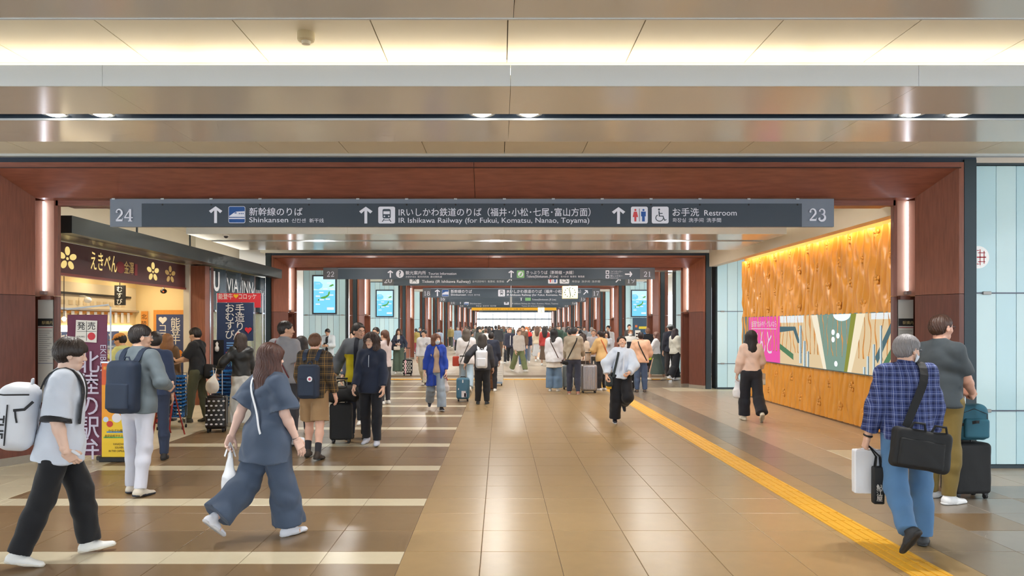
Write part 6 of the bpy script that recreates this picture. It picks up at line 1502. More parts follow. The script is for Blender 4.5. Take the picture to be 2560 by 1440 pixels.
place_text(t, 'THE', Tq(0.172, yb-0.232, c_+0.02), -u3, -B.TR[1]*-1, 0.075, BKT, 0.02, 0.17); place_text(t, 'NORTH', Tq(0.10, yb-0.264, c_+0.14), -u3, B.TR[0], 0.085, BKT, 0.01, 0.30)
kc = carried(P1, 'key_charm', 'pink and red charm dangling from the white backpack', 'charm'); MB().tube([Tq(0.12, yb-0.27, c_+0.0), Tq(0.125, yb-0.285, c_-0.05)], 0.003, 5).build('cord', M('cord_yellow', (220, 190, 80), 0.5), kc)
fmesh(kc, 'charm', Field().ell(Tq(0.125, yb-0.285, c_-0.12), (0.03, 0.02, 0.075), B.TR).ell(Tq(0.11, yb-0.285, c_-0.17), (0.025, 0.02, 0.04), B.TR), 0.007, M('charm_pink', (232, 84, 100), 0.6))
# dark trim on the T-shirt
for sd in (-1, 1):
    a, b = B.sh[sd], B.elb[sd]; e = a+(b-a)*0.98; r = 0.054+0.036*1.5
    fmesh(P1['root'], 'sleeve_trim', Field().rc(e-unit(b-a)*0.01, e+unit(b-a)*0.030, r-0.012, r+0.003, 0.01, flat=True), 0.008, BKT)
ph_ = carried(P1, 'phone_strap', 'white strap of a phone in the young man\'s pocket', 'strap'); fmesh(ph_, 'loop', Field().rc(B.wri[1]+V3(0.01, 0.05, 0.0), B.wri[1]+V3(0.02, 0.09, -0.03), 0.013, 0.011), 0.006, WHTB)

# man with the navy backpack, cream trousers
B = Body(legs=((6, 6, 0), (-4, 6, 4)), arms={'R': dict(ik=(0.21, 0.20, 1.08), pole=(0.8, -1, -0.6), curl=30), 'L': dict(fwd=10, out=10, flex=30)}, lean=2, head=(-42, -4, 0), build=1.06)
p = fl(345, 1236)
P2 = person('man in grey jacket and cream trousers with navy backpack, standing near the purple banner', (p.x, p.y), -14, B, 1.76, 'near', (220, 176, 150), ('short', (36, 28, 26)), dict(col=(104, 116, 124), sleeve=1.85, loose=0.026, hem=-0.10), dict(col=(206, 208, 222), loose=0.010), ((206, 198, 184), (44, 48, 60)), top_amp=0.006, bot_amp=0.005, specs=(200, 200, 200))
t, yb = backpack(P2, 'navy backpack on the man in the grey jacket', 0.32, 0.52, 0.16, 0.17, NAVYB); pack_straps(P2, t, NAVYB, 0.10, 0.06)
# person half hidden behind him
B = Body(arms={}, fem=False); p = fl(388, 1150)
person('person in navy jacket and dark jeans half hidden behind the navy backpack', (p.x, p.y), 20, B, 1.68, 'mid', (220, 176, 150), ('short', (40, 34, 32)), dict(col=(48, 62, 92), sleeve=1.9, loose=0.02), dict(col=(46, 56, 80)), ((40, 36, 36), (30, 28, 28)), specs=(210, 210, 210))
# customer in brown at the counter
B = Body(fem=True); p = fl(418, 1052)
PB = person('customer in brown jacket facing the blue croquette poster', (p.x, p.y), 15, B, 1.60, 'mid', (220, 176, 150), ('mid', (140, 96, 60)), dict(col=(112, 84, 56), sleeve=1.9, loose=0.04, hem=-0.05), dict(col=(60, 60, 66)), ((50, 44, 40), (40, 36, 34)))
crossbody(PB, 'thin dark strap bag on the customer in brown', BLKB, 1, (0.05, 0.05, 0.03))
# shop clerk
B = Body(arms={'L': dict(ik=(-0.42, 0.34, 1.16), pole=(-0.6, -0.4, -0.7), curl=30), 'R': dict(fwd=30, out=12, flex=60)}, lean=8, head=(10, -14, 0)); 
PC = person('shop clerk in orange cap and pale apron reaching over the counter', (-6.62, 13.2), 82, B, 1.63, 'near', (226, 178, 148), ('short', (40, 32, 30)), dict(col=(206, 210, 140), sleeve=0.9, loose=0.02), dict(col=(60, 60, 60)), top_amp=0.004)
cap = Field().ell(B.Hd(0, -0.008, 0.058), (0.088, 0.108, 0.078), B.HR).box(B.Hd(0, 0.125, 0.045), (0.065, 0.05, 0.008), 0.006, B.HR, 0.02).cut(B.Hd(0, 0, 0.032), -B.HR[2]); fmesh(PC['root'], 'cap', cap, 0.007, cloth((206, 140, 66)))

# foreground woman in slate blue
B = Body(legs=((-17, 34, 42), (13, 6, -3)), arms={'R': dict(fwd=10, out=11, flex=16, curl=18), 'L': dict(ik=(-0.27, -0.22, 0.84), pole=(-0.6, -0.8, 0.4), curl=45)}, lean=3, head=(-6, -4, 0), fem=True, build=1.05, footyaw=4)
p = fl(668, 1342)
P8 = person('woman in loose slate-blue shirt and wide trousers walking in the foreground', (p.x, p.y), -40, B, 1.61, 'near', (232, 194, 178), ('mid', (78, 46, 38)), dict(col=(74, 88, 110), sleeve=0.90, loose=0.034, hem=-0.24, flare=0.05, puff=0.022), dict(col=(68, 82, 104), loose=0.022, flare=0.075), ((224, 226, 236), (206, 206, 210)), top_amp=0.009, bot_amp=0.009)
WST = M('strap_white', (230, 232, 238), 0.5)
crossbody(P8, 'small white pouch on a white strap worn by the slate-blue woman', WST, -1, (0.06, 0.07, 0.03), 0.026, 0.02, WHTB, bagpos=(0.13, 0.20, -0.06))
held_bag(P8, -1, 'white plastic bag in the slate-blue woman\'s left hand', 0.17, 0.36, 0.10, PLB, drop=0.10)
br = carried(P8, 'bracelet', 'thin dark band on the slate-blue woman\'s right wrist', 'bracelet'); w_ = B.wri[1]; d_ = B.hand[1][0]; n1 = B.hand[1][1]; n2 = B.hand[1][2]
MB().tube([w_-d_*0.01+(n1*math.cos(a)*0.031+n2*math.sin(a)*0.027) for a in [2*PI*i/16 for i in range(17)]], 0.003, 5, False).build('band', BLACKM, br)
for sd in (-1, 1):
    a, d, u = B.ank[sd], B.fdir[sd], B.fup[sd]; sn = np.cross(d, u)
    for k in range(3):
        q0 = a-u*0.075+d*(0.045+0.022*k); MB().strap([q0+sn*sg*0.040+u*0.0 for sg in (1,)]+[q0+sn*0.036+u*0.032], [sn, sn], 0.007, 0.003).build('shoe_stripe', M('stripe_peach', (236, 180, 140), 0.5), P8['root'])

# plaid jacket man in shorts
PLD = plaid('plaid_brown', (66, 56, 46), (40, 36, 34), (170, 128, 60), 0.11)
B = Body(legs=((14, 20, -2), (-8, 6, 6)), arms={'L': dict(fwd=12, out=14, flex=40), 'R': dict(fwd=0, out=13, flex=22)}, lean=3, build=1.1, head=(0, -6, 0))
p = fl(785, 1146)
P10 = person('stocky man in brown plaid jacket, tan shorts and dark boots', (p.x, p.y), -6, B, 1.66, 'near', (226, 178, 156), ('crop', (104, 72, 52)), dict(mat=PLD, sleeve=1.9, loose=0.030, hem=-0.10), dict(kind='shorts', col=(156, 124, 88), loose=0.022, length=0.92, flare=0.01), ((56, 46, 40), (40, 34, 30)), socks=(0.30, (44, 44, 52)), top_amp=0.006)
t, yb = backpack(P10, 'navy daypack with a round white patch on the plaid man', 0.28, 0.46, 0.15, 0.13, NAVYB, True); pack_straps(P10, t, NAVYB, 0.095, 0.055)
q_ = B.T(0.06, yb-0.195, 0.165); mb = MB().lathe([(0.0, -0.003), (0.036, -0.003), (0.036, 0.003), (0.0, 0.003)], (0, 0, 0), 20, 'y'); o = mb.build('round_patch', WHTB, t); o.location = Vector(q_); o2 = MB().lathe([(0.0, -0.005), (0.018, -0.005), (0.018, 0.002), (0.0, 0.002)], (0, 0, 0), 14, 'y').build('patch_mark', M('patch_red', (190, 80, 100), 0.6), t); o2.location = Vector(q_)
# tall man in grey T-shirt behind the foreground woman
B = Body(head=(-50, -4, 0), build=1.08); p = fl(712, 1115)
P9 = person('tall man in light grey T-shirt behind the slate-blue woman', (p.x, p.y), -20, B, 1.83, 'near', (212, 166, 140), ('crop', (40, 32, 30)), dict(col=(150, 150, 156), sleeve=0.85, loose=0.024), dict(col=(60, 62, 70)), ((60, 60, 60), (40, 40, 40)))
crossbody(P9, 'thin maroon strap bag on the tall man in grey', M('strap_maroon', (110, 44, 50), 0.6), -1, (0.04, 0.05, 0.03), 0.018)
p = fl(752, 1085)
person('dark-haired woman in green print top, mostly hidden by the plaid man', (p.x, p.y), 30, Body(fem=True), 1.58, 'mid', hair=('mid', (36, 30, 32)), top=dict(col=(96, 110, 96), sleeve=1.8), bottom=dict(col=(80, 80, 90)))

# couple with trolley
B = Body(arms={'R': dict(ik=(0.34, 0.05, 0.94), pole=(0.5, -0.8, 0), curl=50, thumb=(0, 1, 0.4)), 'L': dict(fwd=4, out=8, flex=14)}, head=(48, -2, 0), build=1.03); p = fl(895, 1096)
P12 = person('man in grey and yellow jacket with glasses holding a trolley handle', (p.x, p.y), 178, B, 1.80, 'near', (216, 168, 142), ('short', (44, 38, 36)), dict(col=(206, 190, 20), sleeve=1.92, loose=0.026, hem=-0.08), dict(col=(38, 44, 58), loose=0.012), ((52, 52, 56), (30, 30, 32)), specs=(40, 40, 44), jaw=0.97, top_amp=0.002)
fmesh(P12['root'], 'grey_yoke_and_sleeves', f_top(B, loose=0.038, hem=0.33, sleeve=1.92), 0.009, cloth((98, 104, 112)), 0.003, 3); fmesh(P12['root'], 'hood', Field().rc(B.neck+V3(-0.05, -0.04, 0.0), B.neck+V3(0.05, -0.04, 0.0), 0.055, 0.055).rc(B.neck+V3(-0.07, 0.03, -0.01), B.neck+V3(0.07, 0.03, -0.01), 0.035, 0.035), 0.009, cloth((98, 104, 112)), 0.003)
yl = f_top(B, loose=0.048, hem=-0.06, sleeve=0.0); yl.cut(B.T(0.035, 0, 0), B.TR[0]); yl.cut(B.T(-0.035, 0, 0), -B.TR[0]); yl.cut(B.T(0, 0.0, 0), -B.TR[1]); fmesh(P12['root'], 'inner_shirt', yl, 0.009, cloth((34, 38, 50)))
B = Body(legs=((10, 8, -2), (-6, 10, 8)), arms={'L': dict(fwd=6, out=10, flex=22, curl=30), 'R': dict(fwd=8, out=10, flex=26, curl=30)}, fem=True, head=(-14, 4, 0), build=1.05); p = fl(928, 1112)
P13 = person('woman with curly dark hair in navy hooded jacket and black trousers', (p.x, p.y), 176, B, 1.64, 'near', (226, 184, 160), ('curly', (62, 44, 38)), dict(col=(34, 44, 66), sleeve=1.93, loose=0.034, hem=-0.12), dict(col=(26, 28, 36), loose=0.016), ((196, 200, 214), (170, 176, 190)), specs=(120, 116, 112), top_amp=0.006)
fmesh(P13['root'], 'collar', Field().rc(B.neck+V3(0, 0.01, -0.02), B.neck+V3(0, 0.02, 0.035), 0.075, 0.068, 0.01), 0.009, cloth((34, 44, 66)), 0.002); MB().strap([B.T(0, 0.152, 0.46), B.T(0, 0.162, 0.36), B.T(0, 0.165, 0.28)], [(0, 1, 0)]*3, 0.008, 0.003).build('jacket_zip', SILVER, P13['root'])
s_ = fl(850, 1110); suitcase('black soft trolley case in front of the yellow-jacket man', (s_.x, s_.y+0.1), 4, 0.33, 0.22, 0.55, BLKB, 0, 0.36, soft=True)
df = thing('duffel_bag', 'black duffel bag resting on the black trolley case', 'bag', (s_.x-0.02, s_.y+0.10, 0.605), math.radians(8))
fmesh(df, 'body', Field().rc((-0.20, 0, 0.13), (0.18, 0, 0.14), 0.13, 0.135, 0.03, (0, 0, 1), 0.95).cut((0, 0, 0.002), (0, 0, -1)), 0.010, BLKB, 0.006, 2)
for sy in (-1, 1): MB().tube([(-0.1, sy*0.1, 0.2), (-0.03, sy*0.05, 0.33), (0.06, sy*0.05, 0.34), (0.12, sy*0.1, 0.21)], 0.009, 6).build('handle', BLKB, df)
# faces behind the couple
p = fl(886, 1060); person('man with pale face peeking behind the yellow-jacket man', (p.x, p.y), 170, Body(), 1.69, 'mid', (228, 190, 168), ('crop', (30, 26, 26)), dict(col=(90, 100, 120), sleeve=1.9), dict(col=(40, 44, 52)))
p = fl(962, 1010); person('brown-haired woman in pale blouse behind the curly-haired woman', (p.x, p.y), 60, Body(fem=True), 1.66, 'mid', hair=('pony', (96, 64, 48)), top=dict(col=(214, 200, 200), sleeve=1.9), bottom=dict(col=(60, 60, 70)))
p = fl(940, 985); person('short dark-haired man far behind the yellow-jacket man', (p.x, p.y), 160, Body(), 1.72, 'mid', hair=('short', (30, 26, 26)), top=dict(col=(70, 74, 84), sleeve=1.9), bottom=dict(col=(40, 40, 46)))

# man in black at the shop, camera in hand
B = Body(legs=((10, 4, 0), (-6, 4, 4)), arms={'L': dict(ik=(-0.05, 0.36, 1.12), pole=(-0.8, -0.6, -0.6), curl=40), 'R': dict(ik=(0.06, 0.38, 1.10), pole=(0.8, -0.6, -0.6), curl=40)}, lean=2, head=(0, -12, 0)); p = fl(494, 1056)
P6 = person('man in black T-shirt and olive trousers holding a camera by the shop', (p.x, p.y), 84, B, 1.72, 'near', (222, 178, 152), ('short', (36, 30, 28)), dict(col=(32, 34, 38), sleeve=0.85, loose=0.022, hem=-0.06), dict(col=(84, 84, 62), loose=0.014), ((70, 68, 60), (60, 58, 52)))
kk = carried(P6, 'camera', 'small dark camera held by the man in black', 'camera'); g = (B.grip(-1)+B.grip(1))/2; MB().box(g[0]-0.06, g[0]+0.06, g[1]-0.01, g[1]+0.03, g[2]-0.03, g[2]+0.04, 0.008).build('body', BLACKM, kk); MB().lathe([(0.03, 0), (0.032, 0.05), (0.026, 0.055)], (g[0], g[1]+0.03, g[2]), 14, 'y').build('lens', BLACKM, kk)
sbg = carried(P6, 'shoulder_bag', 'black shoulder bag at the back of the man in black', 'bag'); c_ = B.T(0.08, -0.22, -0.02); fmesh(sbg, 'body', Field().box(c_, (0.19, 0.09, 0.13), 0.05, B.TR@rotm(10, 0, 8)), 0.01, BLKB, 0.004); band(P6, [(B.T(-0.085+0.235*i/9, 0, 0.45-0.36*i/9), B.TR.T@V3(0, 1, 0)) for i in range(10)], 0.035, BLKB, sbg)

# woman in leather jacket and long white skirt
B = Body(legs=((4, 4, 0), (-6, 6, 4)), arms={'L': dict(ik=(-0.40, 0.12, 1.0), pole=(-0.3, -1, 0.3), curl=40), 'R': dict(fwd=12, out=8, flex=40)}, fem=True, head=(25, -6, 0), lean=4); p = fl(603, 1070)
LTH = M('leather_black', (38, 40, 42), 0.45, noise=0.1, nscale=16, bump=0.2)
P7 = person('woman in black leather jacket and long white skirt beside a patterned suitcase', (p.x, p.y), 22, B, 1.62, 'near', (226, 186, 164), ('bob', (58, 46, 42)), dict(mat=LTH, sleeve=1.9, loose=0.032, hem=0.02), dict(kind='skirt', col=(206, 208, 206), loose=0.01, length=0.93, flare=0.10), ((220, 220, 222), (200, 200, 200)), top_amp=0.006, bot_amp=0.007)
s_ = fl(536, 1082); SPT = suitcase('black suitcase with white spots beside the white-skirted woman', (s_.x, s_.y+0.1), 8, 0.34, 0.23, 0.56, M('case_black_gloss', (26, 26, 30), 0.2, coat=0.4), 0, 0.42, dots=((222, 222, 224), 4, 0.022))
wb = thing('drawstring_bag', 'cream drawstring bag hanging on the spotted suitcase handle', 'bag', (s_.x-0.02, s_.y-0.02, 0.64), 0.2); fmesh(wb, 'body', Field().ell((0, 0, 0.13), (0.11, 0.07, 0.13)).rc((0, 0, 0.2), (0.03, 0, 0.33), 0.06, 0.02, 0.05).cut((0, 0, 0.012), (0, 0, -1)), 0.009, cloth((222, 216, 206)), 0.005); MB().tube([(0.03, 0, 0.3), (0.05, 0.05, 0.42), (0.0, 0.03, 0.44), (0.02, 0, 0.3)], 0.005, 5).build('cord', cloth((222, 216, 206)), wb)

# woman with blue cardigan and mask
B = Body(legs=((16, 10, -4), (-14, 30, 26)), arms={'L': dict(fwd=2, out=10, flex=16, curl=45), 'R': dict(fwd=-4, out=15, flex=14)}, fem=True, head=(28, 0, 0)); p = fl(1090, 1026)
P15 = person('woman in royal blue cardigan, pale jeans and white face mask', (p.x, p.y), 190, B, 1.60, 'near', (226, 186, 164), ('bob', (110, 70, 52)), dict(col=(186, 162, 142), sleeve=0.3, loose=0.014, hem=-0.06), dict(col=(150, 166, 184), loose=0.020, flare=0.035), ((40, 42, 52), (226, 226, 228)), msk=(206, 222, 236))
cg = f_top(B, loose=0.036, hem=-0.36, sleeve=1.8, flare=0.03); cg.rc(B.T(0, 0.2, 0.46), B.T(0, 0.2, -0.5), 0.085, 0.10, 0.02, op='s'); cg.rc(B.T(0, 0.12, 0.5), B.T(0, 0.16, -0.5), 0.055, 0.085, 0.02, op='s'); fmesh(P15['root'], 'cardigan', cg, 0.009, cloth((30, 66, 168)), 0.006, 4)
held_bag(P15, -1, 'pale patterned tote bag in the blue-cardigan woman\'s hand', 0.17, 0.26, 0.09, cloth((196, 190, 192)), 'tote_bag', drop=0.10, handle=M('handle_red', (150, 60, 70), 0.6))

# running boy
B = Body(legs=((24, 96, 62), (2, 10, 4)), arms={'L': dict(ik=(-0.10, 0.27, 1.00), pole=(-1, -0.3, -0.4), curl=60), 'R': dict(ik=(0.30, 0.10, 0.95), pole=(1, -0.6, 0), curl=50)}, lean=0, side=-4, head=(-6, 14, 8)); p = fl(1552, 1058)
P28 = person('laughing boy in white shirt and black trousers running towards the camera', (p.x, p.y), 182, B, 1.57, 'near', (230, 184, 158), ('short', (34, 30, 32)), dict(col=(212, 224, 242), sleeve=1.85, loose=0.032, hem=-0.04, puff=0.030, cuff=-0.006), dict(col=(22, 24, 32), loose=0.034, flare=0.03), ((36, 40, 54), (214, 216, 220)), closed=True, smile=True, open_mouth=True, top_amp=0.009)
for sd in (-1, 1): fmesh(P28['root'], 'collar_wing', Field().rc(B.neck+V3(sd*0.05, 0.03, -0.02), B.neck+V3(sd*0.03, 0.10, -0.06), 0.018, 0.016, 0.01), 0.007, cloth((212, 224, 242)))
MB().strap([B.T(0.0, 0.178, 0.40), B.T(0, 0.186, 0.25), B.T(0, 0.186, 0.1), B.T(0, 0.18, 0.0)], [(0, 1, 0)]*4, 0.03, 0.003).build('placket', cloth((222, 230, 244)), P28['root'])
sbg = carried(P28, 'shoulder_bag', 'dark shoulder bag with yellow trim at the running boy\'s hip', 'bag'); c_ = B.T(0.23, 0.0, -0.12); GRS = cloth((54, 62, 64)); fmesh(sbg, 'body', Field().box(c_, (0.07, 0.11, 0.10), 0.04), 0.009, GRS, 0.003); fmesh(sbg, 'yellow_trim', Field().box(c_-V3(0, 0, 0.11), (0.05, 0.08, 0.04), 0.02), 0.009, cloth((226, 176, 50)))
band(P28, [(B.T(0.10+0.07*i/9, 0, 0.47-0.5*i/9), B.TR.T@V3(0, -1, 0)) for i in range(10)], 0.045, GRS, sbg, t=0.006)

# woman with long black hair, pink blouse
B = Body(legs=((10, 6, 0), (-12, 26, 40)), arms={'L': dict(fwd=2, out=14, flex=14, curl=45), 'R': dict(fwd=14, out=14, flex=42, curl=60)}, fem=True, head=(4, -4, 0)); p = fl(1878, 1052)
P33 = person('woman with long black hair, pale pink blouse and black trousers by the golden wall', (p.x, p.y), -4, B, 1.67, 'near', (232, 196, 178), ('long', (30, 24, 28)), dict(col=(226, 198, 184), sleeve=1.85, loose=0.028, hem=0.03, puff=0.014), dict(col=(30, 32, 42), loose=0.018, flare=0.045), ((222, 216, 200), (210, 200, 180)), top_amp=0.006)
held_bag(P33, -1, 'translucent plastic bag in the pink-bloused woman\'s left hand', 0.17, 0.30, 0.12, PLB, drop=0.06)
held_bag(P33, 1, 'white carrier bag on the pink-bloused woman\'s right arm', 0.22, 0.22, 0.12, cloth((228, 222, 212)), 'carrier_bag', crisp=True, drop=0.09, along=0.0)

# old man in plaid shirt
PLB2 = plaid('plaid_blue', (46, 64, 126), (30, 40, 84), (168, 178, 214), 0.055)
B = Body(stance=0.055, footyaw=26, legs=((-14, 36, 52), (8, 6, -2)), arms={'L': dict(fwd=2, out=17, flex=12, curl=55), 'R': dict(fwd=4, out=13, flex=20, curl=30)}, lean=5, head=(-62, -6, 0), build=1.03); p = fl(2268, 1366)
P34 = person('grey-haired man in blue plaid shirt, jeans and white face mask', (p.x, p.y), -8, B, 1.69, 'near', (220, 176, 152), ('grey', (138, 134, 136)), dict(mat=PLB2, sleeve=1.80, loose=0.034, hem=-0.06, belly=0.01), dict(col=(82, 122, 164), loose=0.020, flare=0.006), ((52, 54, 58), (44, 46, 50)), msk=(224, 230, 240), specs=(90, 90, 96), top_amp=0.007, bot_amp=0.007)
fmesh(P34['root'], 'shirt_collar', Field().rc(B.neck+V3(0, 0, -0.015), B.neck+V3(0, 0.01, 0.02), 0.072, 0.066, 0.01), 0.008, PLB2, 0.002)
sbg = carried(P34, 'briefcase_bag', 'black briefcase bag slung across the plaid man\'s back', 'bag'); R_ = B.TR@rotm(4, 0, 9); c_ = B.T(-0.01, -0.27, -0.12)
fmesh(sbg, 'body', Field().box(c_, (0.215, 0.065, 0.155), 0.04, R_), 0.009, BLKB, 0.003); fmesh(sbg, 'front_pocket', Field().box(c_+R_.T@V3(-0.02, -0.065, -0.03), (0.17, 0.018, 0.105), 0.014, R_), 0.009, BLKB, 0.002)
MB().tube([c_+R_.T@V3(-0.15, -0.05, 0.09), c_+R_.T@V3(0.02, -0.058, 0.10)], 0.004, 5).build('zip', SILVER, sbg)
for sx in (-0.06, 0.10): MB().tube([c_+R_.T@V3(sx-0.05, -0.03, 0.14), c_+R_.T@V3(sx-0.03, -0.04, 0.20), c_+R_.T@V3(sx+0.05, -0.04, 0.20), c_+R_.T@V3(sx+0.07, -0.03, 0.14)], 0.010, 6).build('handle', BLKB, sbg)
band(P34, [(B.T(0.10, 0, 0.46), B.TR.T@V3(0, math.sin(math.radians(a)), -math.cos(math.radians(a)))) for a in (-60, -30, 0, 30, 60)]+[(B.T(0.10-0.17*i/9, 0, 0.45-0.40*i/9), B.TR.T@V3(0, 1, 0)) for i in range(10)], 0.06, BLKB, sbg, t=0.008)
wt = carried(P34, 'wristwatch', 'black wristwatch on the plaid man\'s left wrist', 'watch'); w_, d_, n1, n2 = B.wri[-1], B.hand[-1][0], B.hand[-1][1], B.hand[-1][2]; MB().tube([w_-d_*0.01+(n1*math.cos(a)*0.034+n2*math.sin(a)*0.030) for a in [2*PI*i/16 for i in range(17)]], 0.008, 6, False).build('strap', BLACKM, wt)
t, c_ = held_bag(P34, -1, 'white paper carrier bag in the plaid man\'s left hand', 0.24, 0.36, 0.09, M('paper_white', (234, 236, 242), 0.5), 'carrier_bag', crisp=True, drop=0.02)
t2, c2 = held_bag(P34, -1, 'narrow black bag with white writing in the plaid man\'s left hand', 0.085, 0.30, 0.07, BLKB, 'gift_bag', crisp=True, drop=0.14, off=(0.04, -0.10, 0))
for i, ch in enumerate('鮎江屋'): me = text(t2, ch, Vector(c2)+Vector((0.0, -0.038, -0.03-0.045*i)), 0.05, INKW, center=True)

# tall man in dark T-shirt with suitcase
B = Body(legs=((3, 2, 0), (-3, 2, 0)), arms={'R': dict(ik=(0.09, 0.30, 1.00), pole=(0.6, -0.9, -0.3), curl=55, thumb=(0, 1, 0.5)), 'L': dict(ik=(-0.04, 0.28, 1.02), pole=(-0.6, -0.9, -0.3), curl=55)}, head=(-10, 0, 0), build=1.10, stance=0.02); p = fl(2352, 1252)
P35 = person('tall man in dark grey T-shirt and khaki trousers with glasses, waiting with luggage', (p.x, p.y), -66, B, 1.87, 'near', (224, 170, 146), ('crop', (70, 46, 36)), dict(col=(62, 70, 76), sleeve=0.82, loose=0.018, hem=-0.05, belly=0.012), dict(col=(120, 100, 48), loose=0.018), ((232, 232, 234), (226, 226, 226)), specs=(40, 44, 56), armr=1.08, top_amp=0.005, bot_amp=0.007)
s_ = fl(2432, 1250); suitcase('black soft suitcase with tall handle beside the khaki-trousered man', (s_.x, s_.y+0.12), 6, 0.40, 0.26, 0.52, BLKB, 0, 0.50, soft=True)
tb_ = thing('teal_backpack', 'teal backpack sitting on top of the black suitcase', 'backpack', (s_.x+0.02, s_.y+0.10, 0.60), math.radians(-8)); TEAL = M('bag_teal', (42, 98, 118), 0.7, noise=0.1, nscale=9, bump=0.1)
fmesh(tb_, 'body', Field().box((0, 0, 0.185), (0.16, 0.12, 0.185), 0.07).cut((0, 0, 0.005), (0, 0, -1)), 0.009, TEAL, 0.004); fmesh(tb_, 'front_pocket', Field().box((0.02, -0.12, 0.13), (0.12, 0.03, 0.10), 0.025), 0.009, TEAL, 0.002); MB().tube([(-0.13, -0.115, 0.1), (-0.12, -0.12, 0.28), (0, -0.12, 0.33), (0.12, -0.12, 0.28), (0.13, -0.115, 0.1)], 0.004, 5).build('zip', BLACKM, tb_); MB().strap([(-0.14, -0.11, 0.16), (0, -0.155, 0.2), (0.14, -0.11, 0.2)], [(0, -1, 0)]*3, 0.03, 0.005).build('strap', BLKB, tb_)
# ---------------------------------------------------------------- people in the middle of the hall
def mid(label, x, foot, head, rz, B=None, lod='mid', **k):
    p = fl(x, foot); return person(label, (p.x, p.y), rz, B or Body(), hgt(head, foot), lod, **k)
W1 = dict(legs=((18, 10, -3), (-18, 26, 20))); W2 = dict(legs=((-18, 26, 20), (18, 10, -3)))
# man with a phone by the glass wall
B = Body(arms={'L': dict(ik=(-0.05, 0.30, 1.12), pole=(-0.8, -0.6, -0.6)), 'R': dict(ik=(0.07, 0.30, 1.12), pole=(0.8, -0.6, -0.6))}, head=(0, -26, 0))
q = mid('man in pale open shirt looking down at his phone by the glass wall', 820, 946, 822, 176, B, hair=('short', (28, 26, 28)), top=dict(col=(196, 206, 216), sleeve=1.9, loose=0.045, hem=-0.14), bottom=dict(col=(36, 40, 52), loose=0.014))
yl = f_top(B, loose=0.050, hem=-0.05, sleeve=0.0); yl.cut(B.T(0.05, 0, 0), B.TR[0]); yl.cut(B.T(-0.05, 0, 0), -B.TR[0]); yl.cut(B.T(0, 0.0, 0), -B.TR[1]); fmesh(q['root'], 'inner_shirt', yl, 0.014, cloth((30, 32, 38)))
ph = carried(q, 'phone', 'phone in the hands of the man by the glass wall', 'phone'); g = (B.grip(-1)+B.grip(1))/2; MB().box(g[0]-0.035, g[0]+0.035, g[1]-0.01, g[1]+0.01, g[2]-0.03, g[2]+0.09, 0.006).build('body', BLACKM, ph)
# woman with polka-dot suitcase
B = Body(fem=True, arms={'L': dict(ik=(-0.26, 0.08, 0.95), pole=(-0.5, -1, 0)), 'R': dict(ik=(0.05, 0.25, 1.12), pole=(1, -0.3, -0.4))})
q = mid('woman in navy cardigan and green trousers with a spotted suitcase', 997, 934, 823, 184, B, hair=('bob', (70, 52, 44)), top=dict(col=(48, 56, 78), sleeve=1.8, loose=0.028, hem=0.0), bottom=dict(col=(86, 104, 92), loose=0.03, flare=0.05))
yl = f_top(B, loose=0.033, hem=0.02, sleeve=0.0); yl.cut(B.T(0.06, 0, 0), B.TR[0]); yl.cut(B.T(-0.05, 0, 0), -B.TR[0]); yl.cut(B.T(0, 0.0, 0), -B.TR[1]); fmesh(q['root'], 'inner_blouse', yl, 0.014, cloth((226, 214, 206)))
hb_ = carried(q, 'handbag', 'cream handbag carried by the woman in navy cardigan', 'bag'); fmesh(hb_, 'body', Field().box(B.T(0.06, 0.22, 0.05), (0.12, 0.05, 0.07), 0.03), 0.014, cloth((220, 212, 200))); fmesh(hb_, 'jacket_over_arm', Field().ell(B.T(0.22, 0.12, 0.16), (0.11, 0.10, 0.2)), 0.014, cloth((44, 46, 58)), 0.006)
s_ = fl(1019, 939); suitcase('small black suitcase with cream spots and pink band, left of the hall centre', (s_.x, s_.y), 0, 0.34, 0.22, 0.52, BLKB, 0, 0.40, dots=((226, 220, 208), 4, 0.03), sticker=[(-0.06, 0.26, 0.05, 0.48, (222, 160, 180))])
# girl in white hoodie
B = Body(fem=True, **W1); q = mid('girl in white hooded top with dark ponytail behind the blue cardigan', 1060, 963, 824, 170, B, hair=('pony', (36, 30, 34)), top=dict(col=(214, 216, 222), sleeve=1.9, loose=0.04, hem=-0.02), bottom=dict(col=(206, 200, 178), loose=0.024, flare=0.03), shoes=((60, 40, 56), (220, 220, 220)))
text(q['root'], 'G', B.T(-0.10, 0.185, 0.33), 0.10, BLACKM, rot=(PI/2, 0, PI), bold=0.02)
# white puffer woman and the dark-jacketed man with white backpack
B = Body(fem=True, build=1.12, **W1); q = mid('woman in white padded jacket and pale jeans walking away', 1166, 984, 822, 0, B, hair=('bob', (92, 84, 76)), top=dict(col=(222, 220, 224), sleeve=1.9, loose=0.050, hem=-0.12), bottom=dict(col=(160, 182, 200), loose=0.018, flare=0.02))
rb = crossbody(q, 'rust-red shoulder bag on the white padded jacket', BLKB, 1, (0.09, 0.05, 0.13), 0.018, -0.08, cloth((176, 66, 50)), bagpos=(-0.27, -0.06, -0.05))
B = Body(build=1.05, arms={'L': dict(ik=(-0.42, -0.05, 1.0), pole=(-0.4, -1, 0.2)), 'R': dict(fwd=6, out=12, flex=20)}); q = mid('person in dark charcoal jacket with white backpack, walking away', 1206, 1010, 838, -4, B, hair=('mid', (52, 46, 42)), top=dict(col=(54, 56, 64), sleeve=1.9, loose=0.038, hem=-0.08), bottom=dict(col=(30, 32, 38), loose=0.024), shoes=((40, 44, 50), (60, 70, 70)))
t, yb = backpack(q, 'white backpack on the charcoal jacket', 0.28, 0.44, 0.14, 0.19, WHTB, True, 0.014); pack_straps(q, t, WHTB, 0.09, 0.06)
